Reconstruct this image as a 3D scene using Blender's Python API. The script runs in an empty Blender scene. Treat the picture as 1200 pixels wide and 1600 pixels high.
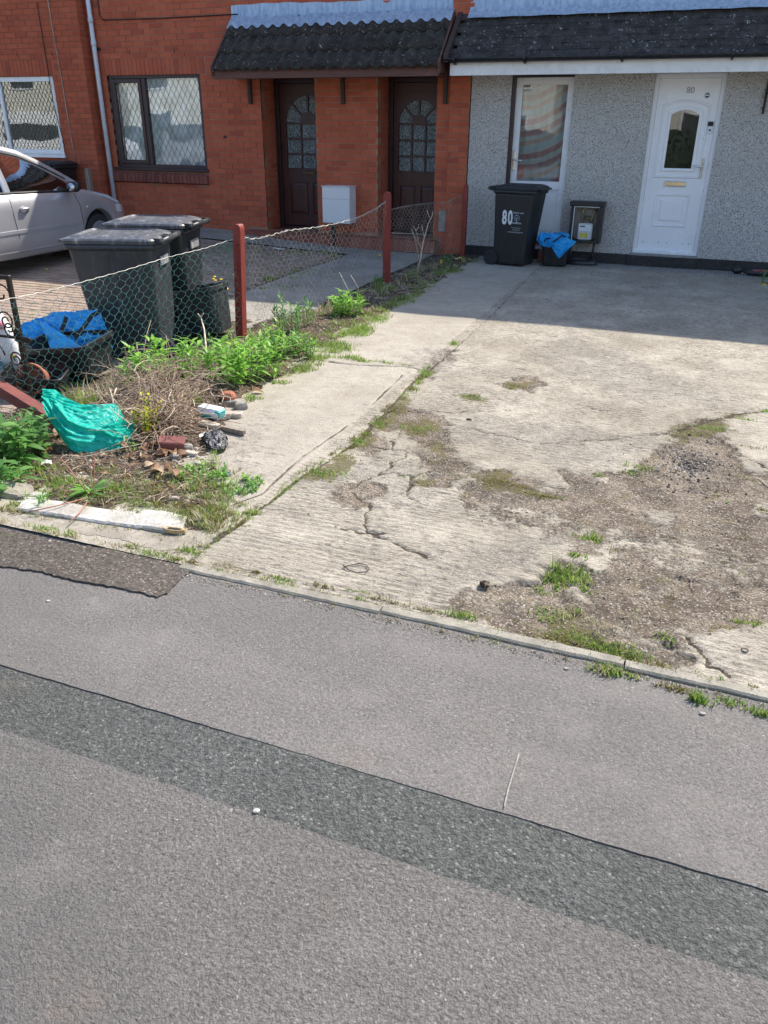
import bpy, math, random, numpy as np
from mathutils import Vector, Matrix, Euler
rnd = random.Random(7)
PI = math.pi
scene = bpy.context.scene
COL = scene.collection

# ------------------------------------------------------------------ camera
FPX, HCAM = 1240.0, 1.70
Rc = np.array([[0.93163179, 0.16511936, -0.3237249],
               [0.36335347, -0.40844196, 0.83734665],
               [0.00603931, -0.89772533, -0.44051421]])      # columns: right, down, forward
cam_d = bpy.data.cameras.new('camera')
cam = bpy.data.objects.new('camera', cam_d)
COL.objects.link(cam)
cm = Matrix.Identity(4)
for i in range(3):
    cm[i][0] = Rc[i, 0]; cm[i][1] = -Rc[i, 1]; cm[i][2] = -Rc[i, 2]
cm[2][3] = HCAM
cam.matrix_world = cm
cam_d.sensor_fit = 'VERTICAL'
cam_d.sensor_height = 36.0
cam_d.lens = 36.0 * FPX / 1600.0
cam_d.clip_start = 0.05
cam_d.clip_end = 500
scene.camera = cam

# ------------------------------------------------------------------ light
SUN_AZ = math.radians(25)       # to the right of +Y (behind the houses)
SUN_EL = math.radians(50.3)
w = bpy.data.worlds.new('World'); scene.world = w; w.use_nodes = True
wn = w.node_tree; wn.nodes.clear()
sky = wn.nodes.new('ShaderNodeTexSky'); sky.sky_type = 'NISHITA'; sky.sun_disc = False
sky.sun_elevation = SUN_EL; sky.sun_rotation = SUN_AZ
sky.air_density = 1.0; sky.dust_density = 1.2; sky.ozone_density = 1.0
bg = wn.nodes.new('ShaderNodeBackground'); bg.inputs['Strength'].default_value = 0.15
wo = wn.nodes.new('ShaderNodeOutputWorld')
wn.links.new(sky.outputs[0], bg.inputs[0]); wn.links.new(bg.outputs[0], wo.inputs[0])
sd = bpy.data.lights.new('sun', 'SUN'); sd.energy = 3.9; sd.angle = math.radians(0.55)
sd.color = (1.0, 0.93, 0.82)
sun = bpy.data.objects.new('sun', sd); COL.objects.link(sun)
sdir = Vector((math.sin(SUN_AZ) * math.cos(SUN_EL), math.cos(SUN_AZ) * math.cos(SUN_EL), math.sin(SUN_EL)))
sun.rotation_euler = sdir.to_track_quat('Z', 'Y').to_euler()
sun.location = (6, 16, 18)
scene.view_settings.view_transform = 'Standard'
scene.view_settings.look = 'None'
scene.view_settings.gamma = 1
scene.view_settings.use_curve_mapping = False
scene.view_settings.exposure = 0.95

# ------------------------------------------------------------------ placing helpers
def ray(px, py):
    return Rc @ np.array([px - 600.0, py - 800.0, FPX])
def G(px, py, z=0.0):
    """world point at height z seen at photo pixel px,py"""
    r = ray(px, py); t = (z - HCAM) / r[2]
    return Vector((r[0] * t, r[1] * t, z))
def Wp(px, py, y):
    r = ray(px, py); t = y / r[1]
    return Vector((r[0] * t, y, HCAM + r[2] * t))
def sstep(a, b, x):
    t = np.clip((x - a) / (b - a), 0, 1)
    return t * t * (3 - 2 * t)

def _h(ix, iy, s):
    n = (ix * 374761393 + iy * 668265263 + s * 1442695041) & 0xffffffff
    n = ((n ^ (n >> 13)) * 1274126177) & 0xffffffff
    n = n ^ (n >> 16)
    return (n & 0xffff) / 65535.0
def vnoise(x, y, s=0):
    x = np.asarray(x, float); y = np.asarray(y, float)
    xi = np.floor(x).astype(np.int64); yi = np.floor(y).astype(np.int64)
    fx = x - xi; fy = y - yi
    fx = fx * fx * (3 - 2 * fx); fy = fy * fy * (3 - 2 * fy)
    a = _h(xi, yi, s); b = _h(xi + 1, yi, s); c = _h(xi, yi + 1, s); d = _h(xi + 1, yi + 1, s)
    return (a * (1 - fx) + b * fx) * (1 - fy) + (c * (1 - fx) + d * fx) * fy
def fbm(x, y, s=0, o=4):
    v = 0; a = 0.5; t = 0
    for k in range(o):
        v = v + a * vnoise(x * 2 ** k + 17.3 * k, y * 2 ** k - 9.1 * k, s + k); t += a; a *= 0.5
    return v / t

def yard_z(x, y):
    x = np.asarray(x, float); y = np.asarray(y, float)
    lo = -0.06 * (1 - sstep(6.0, 9.0, y))
    hi = 0.16 * sstep(9.0, 11.6, y) * sstep(-4.2, -8.0, x)
    return lo + hi

# ------------------------------------------------------------------ object helpers
def tag(o, label=None, cat=None, group=None, kind=None):
    if label: o['label'] = label
    if cat: o['category'] = cat
    if group: o['group'] = group
    if kind: o['kind'] = kind
    return o
def empty(name, loc=(0, 0, 0), rz=0.0, label=None, cat=None, group=None, rot=None):
    o = bpy.data.objects.new(name, None); COL.objects.link(o)
    o.empty_display_size = 0.1
    o.location = loc; o.rotation_euler = rot if rot else (0, 0, rz)
    return tag(o, label, cat, group)
def root_mat(o):
    return Matrix.Translation(o.location) @ o.rotation_euler.to_matrix().to_4x4()
class MB:
    def __init__(s): s.v = []; s.f = []; s.sm = []
    def add(s, vs, fs, smooth=False):
        n = len(s.v); s.v.extend([tuple(p) for p in vs]); s.f.extend([tuple(i + n for i in f) for f in fs])
        s.sm.extend([smooth] * len(fs)); return s
    def box(s, x0, x1, y0, y1, z0, z1):
        return s.add([(x0, y0, z0), (x1, y0, z0), (x1, y1, z0), (x0, y1, z0), (x0, y0, z1), (x1, y0, z1), (x1, y1, z1), (x0, y1, z1)],
                     [(0, 3, 2, 1), (4, 5, 6, 7), (0, 1, 5, 4), (1, 2, 6, 5), (2, 3, 7, 6), (3, 0, 4, 7)])
    def bbox(s, x0, x1, y0, y1, z0, z1, b=0.006):
        """box with chamfered edges on every side"""
        vs = []; 
        for z, i in ((z0, b), (z0 + b, 0), (z1 - b, 0), (z1, b)):
            for (x, y) in ((x0 + i + b, y0 + i), (x1 - i - b, y0 + i), (x1 - i, y0 + i + b), (x1 - i, y1 - i - b), (x1 - i - b, y1 - i), (x0 + i + b, y1 - i), (x0 + i, y1 - i - b), (x0 + i, y0 + i + b)):
                vs.append((x, y, z))
        fs = [tuple(range(7, -1, -1)), tuple(range(24, 32))]
        for k in range(3):
            for j in range(8):
                fs.append((k * 8 + j, k * 8 + (j + 1) % 8, k * 8 + 8 + (j + 1) % 8, k * 8 + 8 + j))
        return s.add(vs, fs)
    def tube(s, pts, r, n=6, cap=True, smooth=True):
        pts = [Vector(p) for p in pts]; m = len(pts)
        rs = r if isinstance(r, (list, tuple)) else [r] * m
        vs = []; up = None
        for i, p in enumerate(pts):
            d = (pts[min(i + 1, m - 1)] - pts[max(i - 1, 0)])
            d = d.normalized() if d.length > 1e-9 else Vector((0, 0, 1))
            if up is None:
                up = Vector((0, 0, 1)) if abs(d.z) < .9 else Vector((1, 0, 0))
            a = d.cross(up).normalized(); b = a.cross(d).normalized(); up = b
            for k in range(n):
                t = 2 * PI * k / n
                vs.append(p + a * math.cos(t) * rs[i] + b * math.sin(t) * rs[i])
        fs = []
        for i in range(m - 1):
            for k in range(n):
                fs.append((i * n + k, i * n + (k + 1) % n, (i + 1) * n + (k + 1) % n, (i + 1) * n + k))
        if cap and n > 2:
            fs.append(tuple(range(n - 1, -1, -1))); fs.append(tuple((m - 1) * n + k for k in range(n)))
        return s.add(vs, fs, smooth)
    def loft(s, rings, cap=True, smooth=True, close=True):
        n = len(rings[0]); vs = [p for r in rings for p in r]; fs = []
        for i in range(len(rings) - 1):
            for k in range(n if close else n - 1):
                fs.append((i * n + k, i * n + (k + 1) % n, (i + 1) * n + (k + 1) % n, (i + 1) * n + k))
        if cap:
            fs.append(tuple(range(n - 1, -1, -1))); fs.append(tuple((len(rings) - 1) * n + k for k in range(n)))
        return s.add(vs, fs, smooth)
    def prism(s, poly, y0, y1):
        """poly of (x,z), extruded from y0 to y1"""
        n = len(poly)
        vs = [(p[0], y0, p[1]) for p in poly] + [(p[0], y1, p[1]) for p in poly]
        fs = [tuple(range(n)), tuple(range(2 * n - 1, n - 1, -1))]
        for k in range(n):
            fs.append((k, n + k, n + (k + 1) % n, (k + 1) % n))
        return s.add(vs, fs)
    def prismz(s, poly, z0, z1):
        n = len(poly)
        vs = [(p[0], p[1], z0) for p in poly] + [(p[0], p[1], z1) for p in poly]
        fs = [tuple(range(n - 1, -1, -1)), tuple(range(n, 2 * n))]
        for k in range(n):
            fs.append((k, (k + 1) % n, n + (k + 1) % n, n + k))
        return s.add(vs, fs)
    def grid(s, P, smooth=True):
        """P[i][j] points"""
        n = len(P); m = len(P[0]); vs = [p for r in P for p in r]
        fs = [(i * m + j, i * m + j + 1, (i + 1) * m + j + 1, (i + 1) * m + j) for i in range(n - 1) for j in range(m - 1)]
        return s.add(vs, fs, smooth)
    def xf(s, M):
        s.v = [tuple(M @ Vector(p)) for p in s.v]; return s
    def mesh(s, name, mat=None):
        me = bpy.data.meshes.new(name); me.from_pydata(s.v, [], s.f)
        me.polygons.foreach_set('use_smooth', s.sm)
        if mat: me.materials.append(mat)
        me.update(); return me
    def build(s, name, mat=None, parent=None, world=True, kind=None, label=None):
        """world=True: the vertices are world coordinates even when parented"""
        o = bpy.data.objects.new(name, s.mesh(name, mat)); COL.objects.link(o)
        if parent is not None:
            o.parent = parent
            if world:
                M = Matrix.Identity(4); q = parent
                while q is not None:
                    M = root_mat(q) @ M; q = q.parent
                Mi = M.inverted()
                o.data.transform(Mi)
        if kind: o['kind'] = kind
        if label: o['label'] = label
        return o
def inst(name, me, loc, parent, rot=(0, 0, 0), scale=(1, 1, 1)):
    o = bpy.data.objects.new(name, me); COL.objects.link(o)
    o.parent = parent; o.location = loc; o.rotation_euler = rot; o.scale = scale
    return o
def dup_tree(o, parent=None):
    c = o.copy(); COL.objects.link(c); c.parent = parent
    for ch in list(o.children): dup_tree(ch, c)
    return c

# ------------------------------------------------------------------ material helpers
def S(v):
    """srgb 0-255 triple -> linear rgba"""
    return tuple((c / 255 / 12.92) if c / 255 <= 0.04045 else ((c / 255 + 0.055) / 1.055) ** 2.4 for c in v) + (1,)
class NB:
    def __init__(s, name):
        s.m = bpy.data.materials.new(name); s.m.use_nodes = True
        s.t = s.m.node_tree; s.t.nodes.clear()
        s.out = s.t.nodes.new('ShaderNodeOutputMaterial')
    def n(s, typ, ins=None, **kw):
        nd = s.t.nodes.new('ShaderNode' + typ)
        for k, v in kw.items(): setattr(nd, k, v)
        for k, v in (ins or {}).items():
            if hasattr(v, 'is_output') or isinstance(v, bpy.types.NodeSocket): s.t.links.new(v, nd.inputs[k])
            elif v is not None:
                if isinstance(v, tuple) and len(v) == 3 and nd.inputs[k].type == 'RGBA': v = v + (1,)
                nd.inputs[k].default_value = v
        return nd
    def pos(s, scale=(1, 1, 1), obj=False):
        src = s.n('TexCoord').outputs['Object'] if obj else s.n('NewGeometry').outputs['Position']
        return s.n('Mapping', {'Vector': src, 'Scale': scale}).outputs[0]
    def noise(s, vec, scale, detail=3, rough=.55, dist=0):
        return s.n('TexNoise', {'Vector': vec, 'Scale': scale, 'Detail': detail, 'Roughness': rough, 'Distortion': dist}).outputs[0]
    def vor(s, vec, scale, feature='F1', out='Distance', rand=1):
        return s.n('TexVoronoi', {'Vector': vec, 'Scale': scale, 'Randomness': rand}, feature=feature).outputs[out]
    def ramp(s, fac, a, b, lo=0.0, hi=1.0):
        """map fac in a..b to lo..hi, smooth"""
        return s.n('MapRange', {'Value': fac, 'From Min': a, 'From Max': b, 'To Min': lo, 'To Max': hi}, interpolation_type='SMOOTHSTEP').outputs[0]
    def lin(s, fac, a, b, lo=0.0, hi=1.0):
        return s.n('MapRange', {'Value': fac, 'From Min': a, 'From Max': b, 'To Min': lo, 'To Max': hi}).outputs[0]
    def math(s, op, a, b=0.0, c=0.0):
        return s.n('Math', {0: a, 1: b, 2: c}, operation=op).outputs[0]
    def mix(s, fac, a, b, mode='MIX'):
        nd = s.n('Mix', None, data_type='RGBA', blend_type=mode)
        for i, v in ((0, fac), (6, a), (7, b)):
            if isinstance(v, bpy.types.NodeSocket): s.t.links.new(v, nd.inputs[i])
            else: nd.inputs[i].default_value = (v + (1,)) if isinstance(v, tuple) and len(v) == 3 else v
        return nd.outputs[2]
    def attr(s, name):
        return s.n('Attribute', None, attribute_name=name).outputs['Fac']
    def bump(s, h, strength=.5, dist=.01, normal=None):
        return s.n('Bump', {'Height': h, 'Strength': strength, 'Distance': dist, 'Normal': normal}).outputs[0]
    def pbr(s, col, rough=.8, normal=None, metal=0.0, spec=.5, **kw):
        ins = {'Base Color': col, 'Roughness': rough, 'Metallic': metal, 'Specular IOR Level': spec, 'Normal': normal}
        ins.update(kw)
        return s.n('BsdfPrincipled', ins)
    def done(s, sh):
        s.t.links.new(sh.outputs[0], s.out.inputs[0]); return s.m

def simple(name, col, rough=.6, metal=0.0, spec=.5, vary=.12, nscale=9.0, bump=.0, bscale=60.0, dirt=None, dirt_amt=.0, coat=0.0):
    b = NB(name); p = b.pos()
    n1 = b.noise(p, nscale, 4)
    c = b.mix(b.ramp(n1, .3, .7), tuple(x * (1 - vary) for x in col[:3]), tuple(min(1, x * (1 + vary)) for x in col[:3]))
    if dirt: c = b.mix(b.math('MULTIPLY', b.ramp(b.noise(p, nscale * 2.3, 5, .65), .45, .75), dirt_amt), c, dirt)
    nm = b.bump(b.noise(p, bscale, 3), bump, .004) if bump else None
    r = b.lin(n1, .2, .8, max(.02, rough - .08), min(1, rough + .08))
    return b.done(b.pbr(c, r, nm, metal, spec, **({'Coat Weight': coat, 'Coat Roughness': .05} if coat else {})))

# ------------------------------------------------------------------ materials
def mat_brick(name, c1, c2, c3, lime=.0):
    b = NB(name); p = b.pos()
    isl = b.n('NewGeometry').outputs['Random Per Island']
    rn = b.n('ObjectInfo').outputs['Random']
    f = b.math('FRACT', b.math('ADD', isl, b.math('MULTIPLY', rn, 7.31)))
    c = b.mix(b.ramp(f, 0, .7), c1, c2)
    c = b.mix(b.ramp(f, .72, .98), c, c3)
    n1 = b.noise(p, 5, 4); n2 = b.noise(b.pos((1, 1, 4)), 90, 4, .7)
    c = b.mix(b.ramp(n1, .3, .8, 0, .35), c, tuple(x * .55 for x in c1))
    c = b.mix(b.ramp(n2, .5, .8, 0, .45), c, tuple(x * .5 for x in c2))
    if lime: c = b.mix(b.ramp(b.noise(p, 14, 5, .7), .62, .78, 0, lime), c, (.5, .4, .33))
    h = b.math('ADD', b.noise(p, 160, 3), b.math('MULTIPLY', b.noise(b.pos((1, 1, 6)), 40, 2), .8))
    return b.done(b.pbr(c, .88, b.bump(h, .5, .004), spec=.3))
M_brick = mat_brick('red_brick', (.46, .108, .054), (.51, .132, .068), (.38, .088, .052), .12)
M_brickL = mat_brick('red_brick_left', (.42, .098, .048), (.46, .116, .058), (.36, .085, .046))
M_brick_sill = mat_brick('brown_red_brick', (.20, .06, .045), (.25, .085, .06), (.15, .05, .04))
def mat_mortar(name, c1, c2):
    b = NB(name); p = b.pos(); n = b.noise(p, 3, 5); n2 = b.noise(p, 120, 3)
    c = b.mix(b.ramp(n, .35, .7), c1, c2)
    c = b.mix(b.ramp(n2, .4, .75, 0, .5), c, tuple(x * .5 for x in c1))
    return b.done(b.pbr(c, .95, b.bump(n2, .6, .004), spec=.2))
M_mortar = mat_mortar('mortar', (.30, .14, .085), (.42, .26, .18))
M_mortarL = mat_mortar('mortar_left', (.30, .11, .065), (.36, .16, .10))

def mat_rooftile(name, base, lich=.5, ls=34):
    b = NB(name); p = b.pos()
    isl = b.n('ObjectInfo').outputs['Random']
    n = b.noise(p, 7, 5, .65)
    c = b.mix(b.ramp(n, .3, .7), tuple(x * .6 for x in base), tuple(x * 1.5 for x in base))
    c = b.mix(b.math('MULTIPLY', isl, .35), c, tuple(x * .5 for x in base))
    c = b.mix(b.ramp(b.noise(p, 22, 5, .7), .55, .75, 0, .5), c, (.075, .07, .045))
    d = b.noise(b.pos(), ls, 2, .5, 1.2)
    c = b.mix(b.ramp(d, .69 - lich * .04, .73 - lich * .04, 0, .85), c, (.42, .43, .40))
    return b.done(b.pbr(c, .92, b.bump(b.noise(p, 130, 4, .7), .9, .006), spec=.25))
M_rtile = mat_rooftile('dark_concrete_tile', (.052, .046, .042), .55, 30)
M_rtile2 = mat_rooftile('dark_plain_tile', (.060, .053, .050), .9, 26)
def mat_lead():
    b = NB('lead_flashing'); p = b.pos(); n = b.noise(b.pos((4, 4, .8)), 6, 5, .65)
    c = b.mix(b.ramp(n, .3, .7), (.26, .36, .50), (.48, .56, .66))
    c = b.mix(b.ramp(b.noise(p, 16, 5, .7), .6, .75, 0, .7), c, (.10, .09, .08))
    return b.done(b.pbr(c, .5, b.bump(b.noise(p, 14, 3), .3, .02), metal=.25))
M_lead = mat_lead()
def mat_wood(name, c1, c2, rough=.6, axis=2, peel=None, peel_amt=.6):
    sc = [22, 22, 22]; sc[axis] = 1.6
    b = NB(name); n = b.noise(b.pos(tuple(sc)), 2.2, 5, .65, .4); p = b.pos()
    c = b.mix(b.ramp(n, .3, .7), c1, c2)
    if peel: c = b.mix(b.ramp(b.noise(b.pos(tuple(x * .3 for x in sc)), 3.5, 5, .7), .58, .68, 0, peel_amt), c, peel)
    return b.done(b.pbr(c, rough, b.bump(n, .5, .004)))
M_fascia = mat_wood('brown_painted_board', (.10, .042, .032), (.155, .068, .05), .7, 0, (.22, .17, .14), .35)
M_gallows = mat_wood('dark_stained_timber', (.035, .022, .018), (.065, .04, .032), .75, 2)
M_door = mat_wood('mahogany_door', (.040, .011, .009), (.068, .020, .016), .42, 2)
M_frame = mat_wood('dark_brown_frame', (.022, .010, .012), (.045, .018, .020), .4, 2)
M_post = mat_wood('red_stained_post', (.20, .028, .020), (.30, .050, .034), .65, 2, (.10, .05, .04), .5)
M_post2 = mat_wood('red_brown_fallen_post', (.13, .030, .024), (.21, .055, .042), .7, 0, (.22, .14, .11), .4)
M_oldwood = mat_wood('weathered_grey_wood', (.16, .13, .10), (.30, .26, .21), .9, 2)
M_pvc = simple('white_upvc', (.78, .79, .80), .28, vary=.03, dirt=(.45, .44, .42), dirt_amt=.12, nscale=3)
M_pvcd = simple('white_upvc_door', (.80, .81, .83), .25, vary=.02, dirt=(.5, .5, .5), dirt_amt=.08, nscale=3)
M_fasw = simple('white_fascia', (.80, .80, .80), .4, vary=.04, dirt=(.42, .42, .36), dirt_amt=.3, nscale=5)
M_pipe = simple('grey_white_pipe', (.62, .66, .70), .4, vary=.05, dirt=(.3, .3, .3), dirt_amt=.3, nscale=6)
M_blackpl = simple('black_plastic', (.018, .018, .019), .42, vary=.2, dirt=(.06, .055, .05), dirt_amt=.5, bump=.15, bscale=200)
M_gutter = simple('black_gutter', (.013, .013, .015), .35, vary=.2, dirt=(.07, .07, .06), dirt_amt=.4)
M_chrome = simple('chrome', (.75, .75, .76), .15, metal=1, vary=.03)
M_brass = simple('brass', (.70, .58, .38), .28, metal=.85, vary=.08)
M_darkmetal = simple('dark_iron', (.022, .018, .017), .55, metal=.4, vary=.3, dirt=(.12, .055, .03), dirt_amt=.5, nscale=30, bump=.3)
def mat_bin(name, base, dusty, dust=(.17, .16, .145)):
    b = NB(name); p = b.pos(obj=True)
    n = b.noise(p, 6, 5, .6)
    c = b.mix(b.ramp(n, .3, .75), base, tuple(x * 1.45 for x in base))
    c = b.mix(b.ramp(b.noise(b.pos((3, 3, .7), obj=True), 8, 5, .7), .48, .8, 0, dusty), c, dust)
    sc = b.noise(b.pos((30, 30, 2), obj=True), 4, 3, .8)
    c = b.mix(b.ramp(sc, .62, .70, 0, dusty * .6), c, dust)
    return b.done(b.pbr(c, b.lin(n, .2, .8, .36, .56), b.bump(b.noise(p, 260, 2), .12, .002)))
M_bin = mat_bin('grey_bin_plastic', (.030, .033, .038), .35)
M_bin80 = mat_bin('black_bin_plastic', (.013, .014, .016), .12)
M_lid = mat_bin('pale_scratched_lid', (.055, .058, .066), 1.0, (.33, .32, .31))  # lid colour set paler than the bin body, with pale scratches
M_box = mat_bin('black_recycling_box', (.010, .011, .013), .25)
M_boxs = mat_bin('scuffed_recycling_box', (.016, .018, .020), .9)
M_rubber = simple('rubber', (.02, .02, .021), .8, vary=.2, bump=.3, bscale=150)
M_letter = simple('white_print', (.72, .75, .78), .6, vary=.05)
M_letter2 = simple('pale_print', (.42, .46, .5), .6, vary=.05)
M_sticker = simple('teal_sticker', (.03, .14, .2), .4, vary=.2)

def mat_pebbledash():
    b = NB('pebbledash'); p = b.pos()
    v = b.n('TexVoronoi', {'Vector': p, 'Scale': 125.0}); col = v.outputs['Color']; dist = v.outputs['Distance']
    s = b.n('SeparateColor', {0: col}).outputs[0]
    c = b.mix(b.ramp(s, .1, .9), (.66, .64, .61), (.90, .88, .85))
    c = b.mix(b.ramp(s, .84, .86), c, (.17, .15, .14))
    c = b.mix(b.ramp(s, .935, .94), c, (.30, .20, .13))
    c = b.mix(b.ramp(dist, .42, .68, 0, .7), c, (.30, .28, .26))
    big = b.noise(p, 1.1, 4)
    c = b.mix(b.ramp(big, .4, .7, 0, .25), c, (.42, .40, .36))
    h = b.math('SUBTRACT', 1.0, dist)
    return b.done(b.pbr(c, .85, b.bump(h, .9, .012), spec=.35))
M_dash = mat_pebbledash()
M_plinth = simple('black_bitumen_plinth', (.014, .014, .016), .55, vary=.3, dirt=(.10, .09, .08), dirt_amt=.35, nscale=12, bump=.4, bscale=80)
def mat_qtile():
    b = NB('red_quarry_tile'); p = b.pos(); rn = b.n('ObjectInfo').outputs['Random']
    c = b.mix(rn, (.20, .052, .035), (.28, .082, .055))
    c = b.mix(b.ramp(b.noise(p, 16, 5, .7), .45, .8, 0, .6), c, (.20, .15, .12))
    return b.done(b.pbr(c, .6, b.bump(b.noise(p, 60, 3), .2, .003)))
M_qtile = mat_qtile()
def mat_meter():
    b = NB('white_meter_box'); p = b.pos()
    c = b.mix(b.ramp(b.noise(b.pos((14, 14, 3)), 3, 5, .75), .56, .72, 0, .55), (.72, .73, .74), (.25, .24, .24))
    return b.done(b.pbr(c, .45))
M_meter = mat_meter()

def mat_glass(name, tint=(.94, .97, .97), refl=.16, rough=.015, wav=.0):
    b = NB(name); p = b.pos()
    nm = b.bump(b.noise(p, wav and 7 or 1.3, 2), .25 if not wav else wav, .01)
    g = b.n('BsdfGlossy', {'Color': (1, 1, 1, 1), 'Roughness': rough, 'Normal': nm})
    t = b.n('BsdfTransparent', {'Color': tint + (1,)})
    fr = b.n('LayerWeight', {'Blend': .25, 'Normal': nm}).outputs['Fresnel']
    f = b.math('MINIMUM', b.math('ADD', fr, refl), 1.0)
    return b.done(b.n('MixShader', {0: f, 1: t.outputs[0], 2: g.outputs[0]}))
M_glass = mat_glass('window_glass', refl=.11)
M_glassv = mat_glass('door_glass', (.85, .88, .88), refl=.05)
M_carglass = mat_glass('car_glass', (.16, .2, .2), refl=.12)
def mat_obscure():
    b = NB('obscured_glass'); p = b.pos()
    n = b.noise(b.pos((1, 1, .55)), 42, 2, .5, 2.5)
    c = b.mix(b.ramp(n, .42, .62), (.03, .045, .05), (.22, .28, .29))
    return b.done(b.pbr(c, .12, b.bump(n, .9, .012), spec=.9))
M_obsc = mat_obscure()
def mat_stripes():
    b = NB('striped_curtain'); p = b.pos()
    s = b.n('SeparateXYZ', {0: p})
    x = s.outputs[0]; z = s.outputs[2]
    wob = b.noise(p, 2.6, 2, .5)
    u = b.math('ADD', b.math('MULTIPLY', x, -.36), z)
    xx = b.math('ADD', x, 2.28)
    u = b.math('SUBTRACT', u, b.math('MULTIPLY', b.math('MULTIPLY', xx, xx), .55))
    u = b.math('ADD', u, b.math('MULTIPLY', wob, .10))
    fr = b.math('FRACT', b.math('MULTIPLY', u, 2.3))
    cr = b.n('ValToRGB', {0: fr}); e = cr.color_ramp; e.interpolation = 'LINEAR'
    cols = [(0, (.36, .15, .16)), (.16, (.38, .17, .17)), (.19, (.50, .42, .38)), (.24, (.36, .40, .42)), (.42, (.38, .42, .44)), (.46, (.46, .30, .22)), (.54, (.44, .27, .22)),
            (.58, (.42, .42, .39)), (.66, (.42, .43, .42)), (.70, (.40, .20, .21)), (.82, (.33, .14, .16)), (.86, (.42, .40, .38)), (.95, (.38, .40, .41))]
    cols = [(q, tuple(min(.95, (x * .85 + .15 * sum(c) / 3 + .02) * 1.45) for x in c)) for q, c in cols]
    while len(e.elements) < len(cols): e.elements.new(.5)
    for el, (q, c) in zip(e.elements, cols): el.position = q; el.color = c + (1,)
    return b.done(b.pbr(cr.outputs[0], .9, b.bump(b.noise(b.pos((6, 1, 1)), 2, 3), .5, .03)))
M_curtain = mat_stripes()
M_net = simple('net_curtain', (.80, .82, .80), .9, vary=.25, nscale=5)
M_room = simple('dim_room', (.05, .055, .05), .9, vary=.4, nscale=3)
M_leadcame = simple('lead_came', (.13, .14, .15), .5, metal=.3)

# ground ------------------------------------------------------------------
def mat_asphalt(name, base, agg=150.0, contrast=.6, bump=.55, light=(.34, .33, .31), stain=(.09, .085, .08), big=1.0, lightamt=.93, bd=.006):
    b = NB(name); p = b.pos()
    dis = b.n('VectorMath', {0: b.n('TexNoise', {'Vector': p, 'Scale': 75.0, 'Detail': 3.0}).outputs['Color'], 'Scale': .012}, operation='SCALE').outputs[0]
    pd = b.n('VectorMath', {0: p, 1: dis}, operation='ADD').outputs[0]
    v = b.n('TexVoronoi', {'Vector': pd, 'Scale': agg}); dist = v.outputs['Distance']
    sc = b.n('SeparateColor', {0: v.outputs['Color']}); s = sc.outputs[0]; s2 = sc.outputs[1]
    lump = b.noise(pd, agg * .42, 4, .62)
    lo = tuple(x * (1 - contrast) for x in base); hi = tuple(x * (1 + contrast) for x in base)
    c = b.mix(b.ramp(b.math('ADD', b.math('MULTIPLY', lump, .75), b.math('MULTIPLY', s, .25)), .30, .72), lo, hi)
    c = b.mix(b.ramp(s2, lightamt, lightamt + .015, 0, .7), c, light)
    c = b.mix(b.ramp(lump, .40, .30, 0, .75), c, tuple(x * .30 for x in base))            # creases between the stones
    c = b.mix(b.ramp(dist, .50, .75, 0, .5), c, tuple(x * .40 for x in base))
    fine = b.noise(p, 520, 3, .7)
    c = b.mix(b.ramp(fine, .5, .75, .0, .35), c, tuple(x * .5 for x in base))
    n1 = b.noise(p, .9, 5, .6); n2 = b.noise(p, 3.3, 5, .65)
    c = b.mix(b.ramp(n1, .35, .72, 0, .34 * big), c, stain)
    c = b.mix(b.ramp(b.noise(b.pos((.35, 1.6, 1)), 1.3, 5, .6), .48, .70, 0, .22 * big), c, tuple(min(1, x * 1.5) for x in base))
    c = b.mix(b.ramp(b.noise(p, .55, 3, .5), .5, .68, 0, .30 * big), c, stain)
    c = b.mix(b.ramp(n2, .5, .8, 0, .28 * big), c, tuple(min(1, x * 1.6) for x in base))
    c = b.mix(b.ramp(b.noise(p, 2.2, 4, .6), .60, .8, 0, .30 * big), c, (.22, .16, .12))
    c = b.mix(b.ramp(b.noise(p, 13, 4, .6), .66, .74, 0, .28 * big), c, stain)
    sp = b.n('TexVoronoi', {'Vector': pd, 'Scale': 2.6}); c = b.mix(b.ramp(sp.outputs['Distance'], .060, .025, 0, .5), c, (.27, .235, .19))
    sp2 = b.n('TexVoronoi', {'Vector': pd, 'Scale': 5.3}); c = b.mix(b.ramp(sp2.outputs['Distance'], .050, .03, 0, .45), c, (.05, .047, .043))
    h = b.math('ADD', b.math('MULTIPLY', b.math('SUBTRACT', 1, dist), .45), b.math('MULTIPLY', lump, 2.2))
    return b.done(b.pbr(c, b.lin(s2, 0, 1, .72, .92), b.bump(h, bump, bd), spec=.4))
M_asph = mat_asphalt('pavement_asphalt', (.160, .147, .137), 215, .28, .50, big=1.25, lightamt=.975, bd=.007)
M_asph2 = mat_asphalt('near_pavement_asphalt', (.148, .136, .127), 190, .32, .66, big=1.4, lightamt=.972, bd=.009)
M_trench = mat_asphalt('trench_reinstatement', (.094, .097, .091), 140, .40, .80, light=(.28, .28, .25), stain=(.055, .053, .046), lightamt=.955, bd=.011)
M_patch = mat_asphalt('brown_mossy_patch', (.095, .078, .064), 120, .5, .9, light=(.34, .29, .24), stain=(.04, .03, .025), lightamt=.93)
M_road = mat_asphalt('road_asphalt', (.15, .15, .15), 120, .4, .5)

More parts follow.
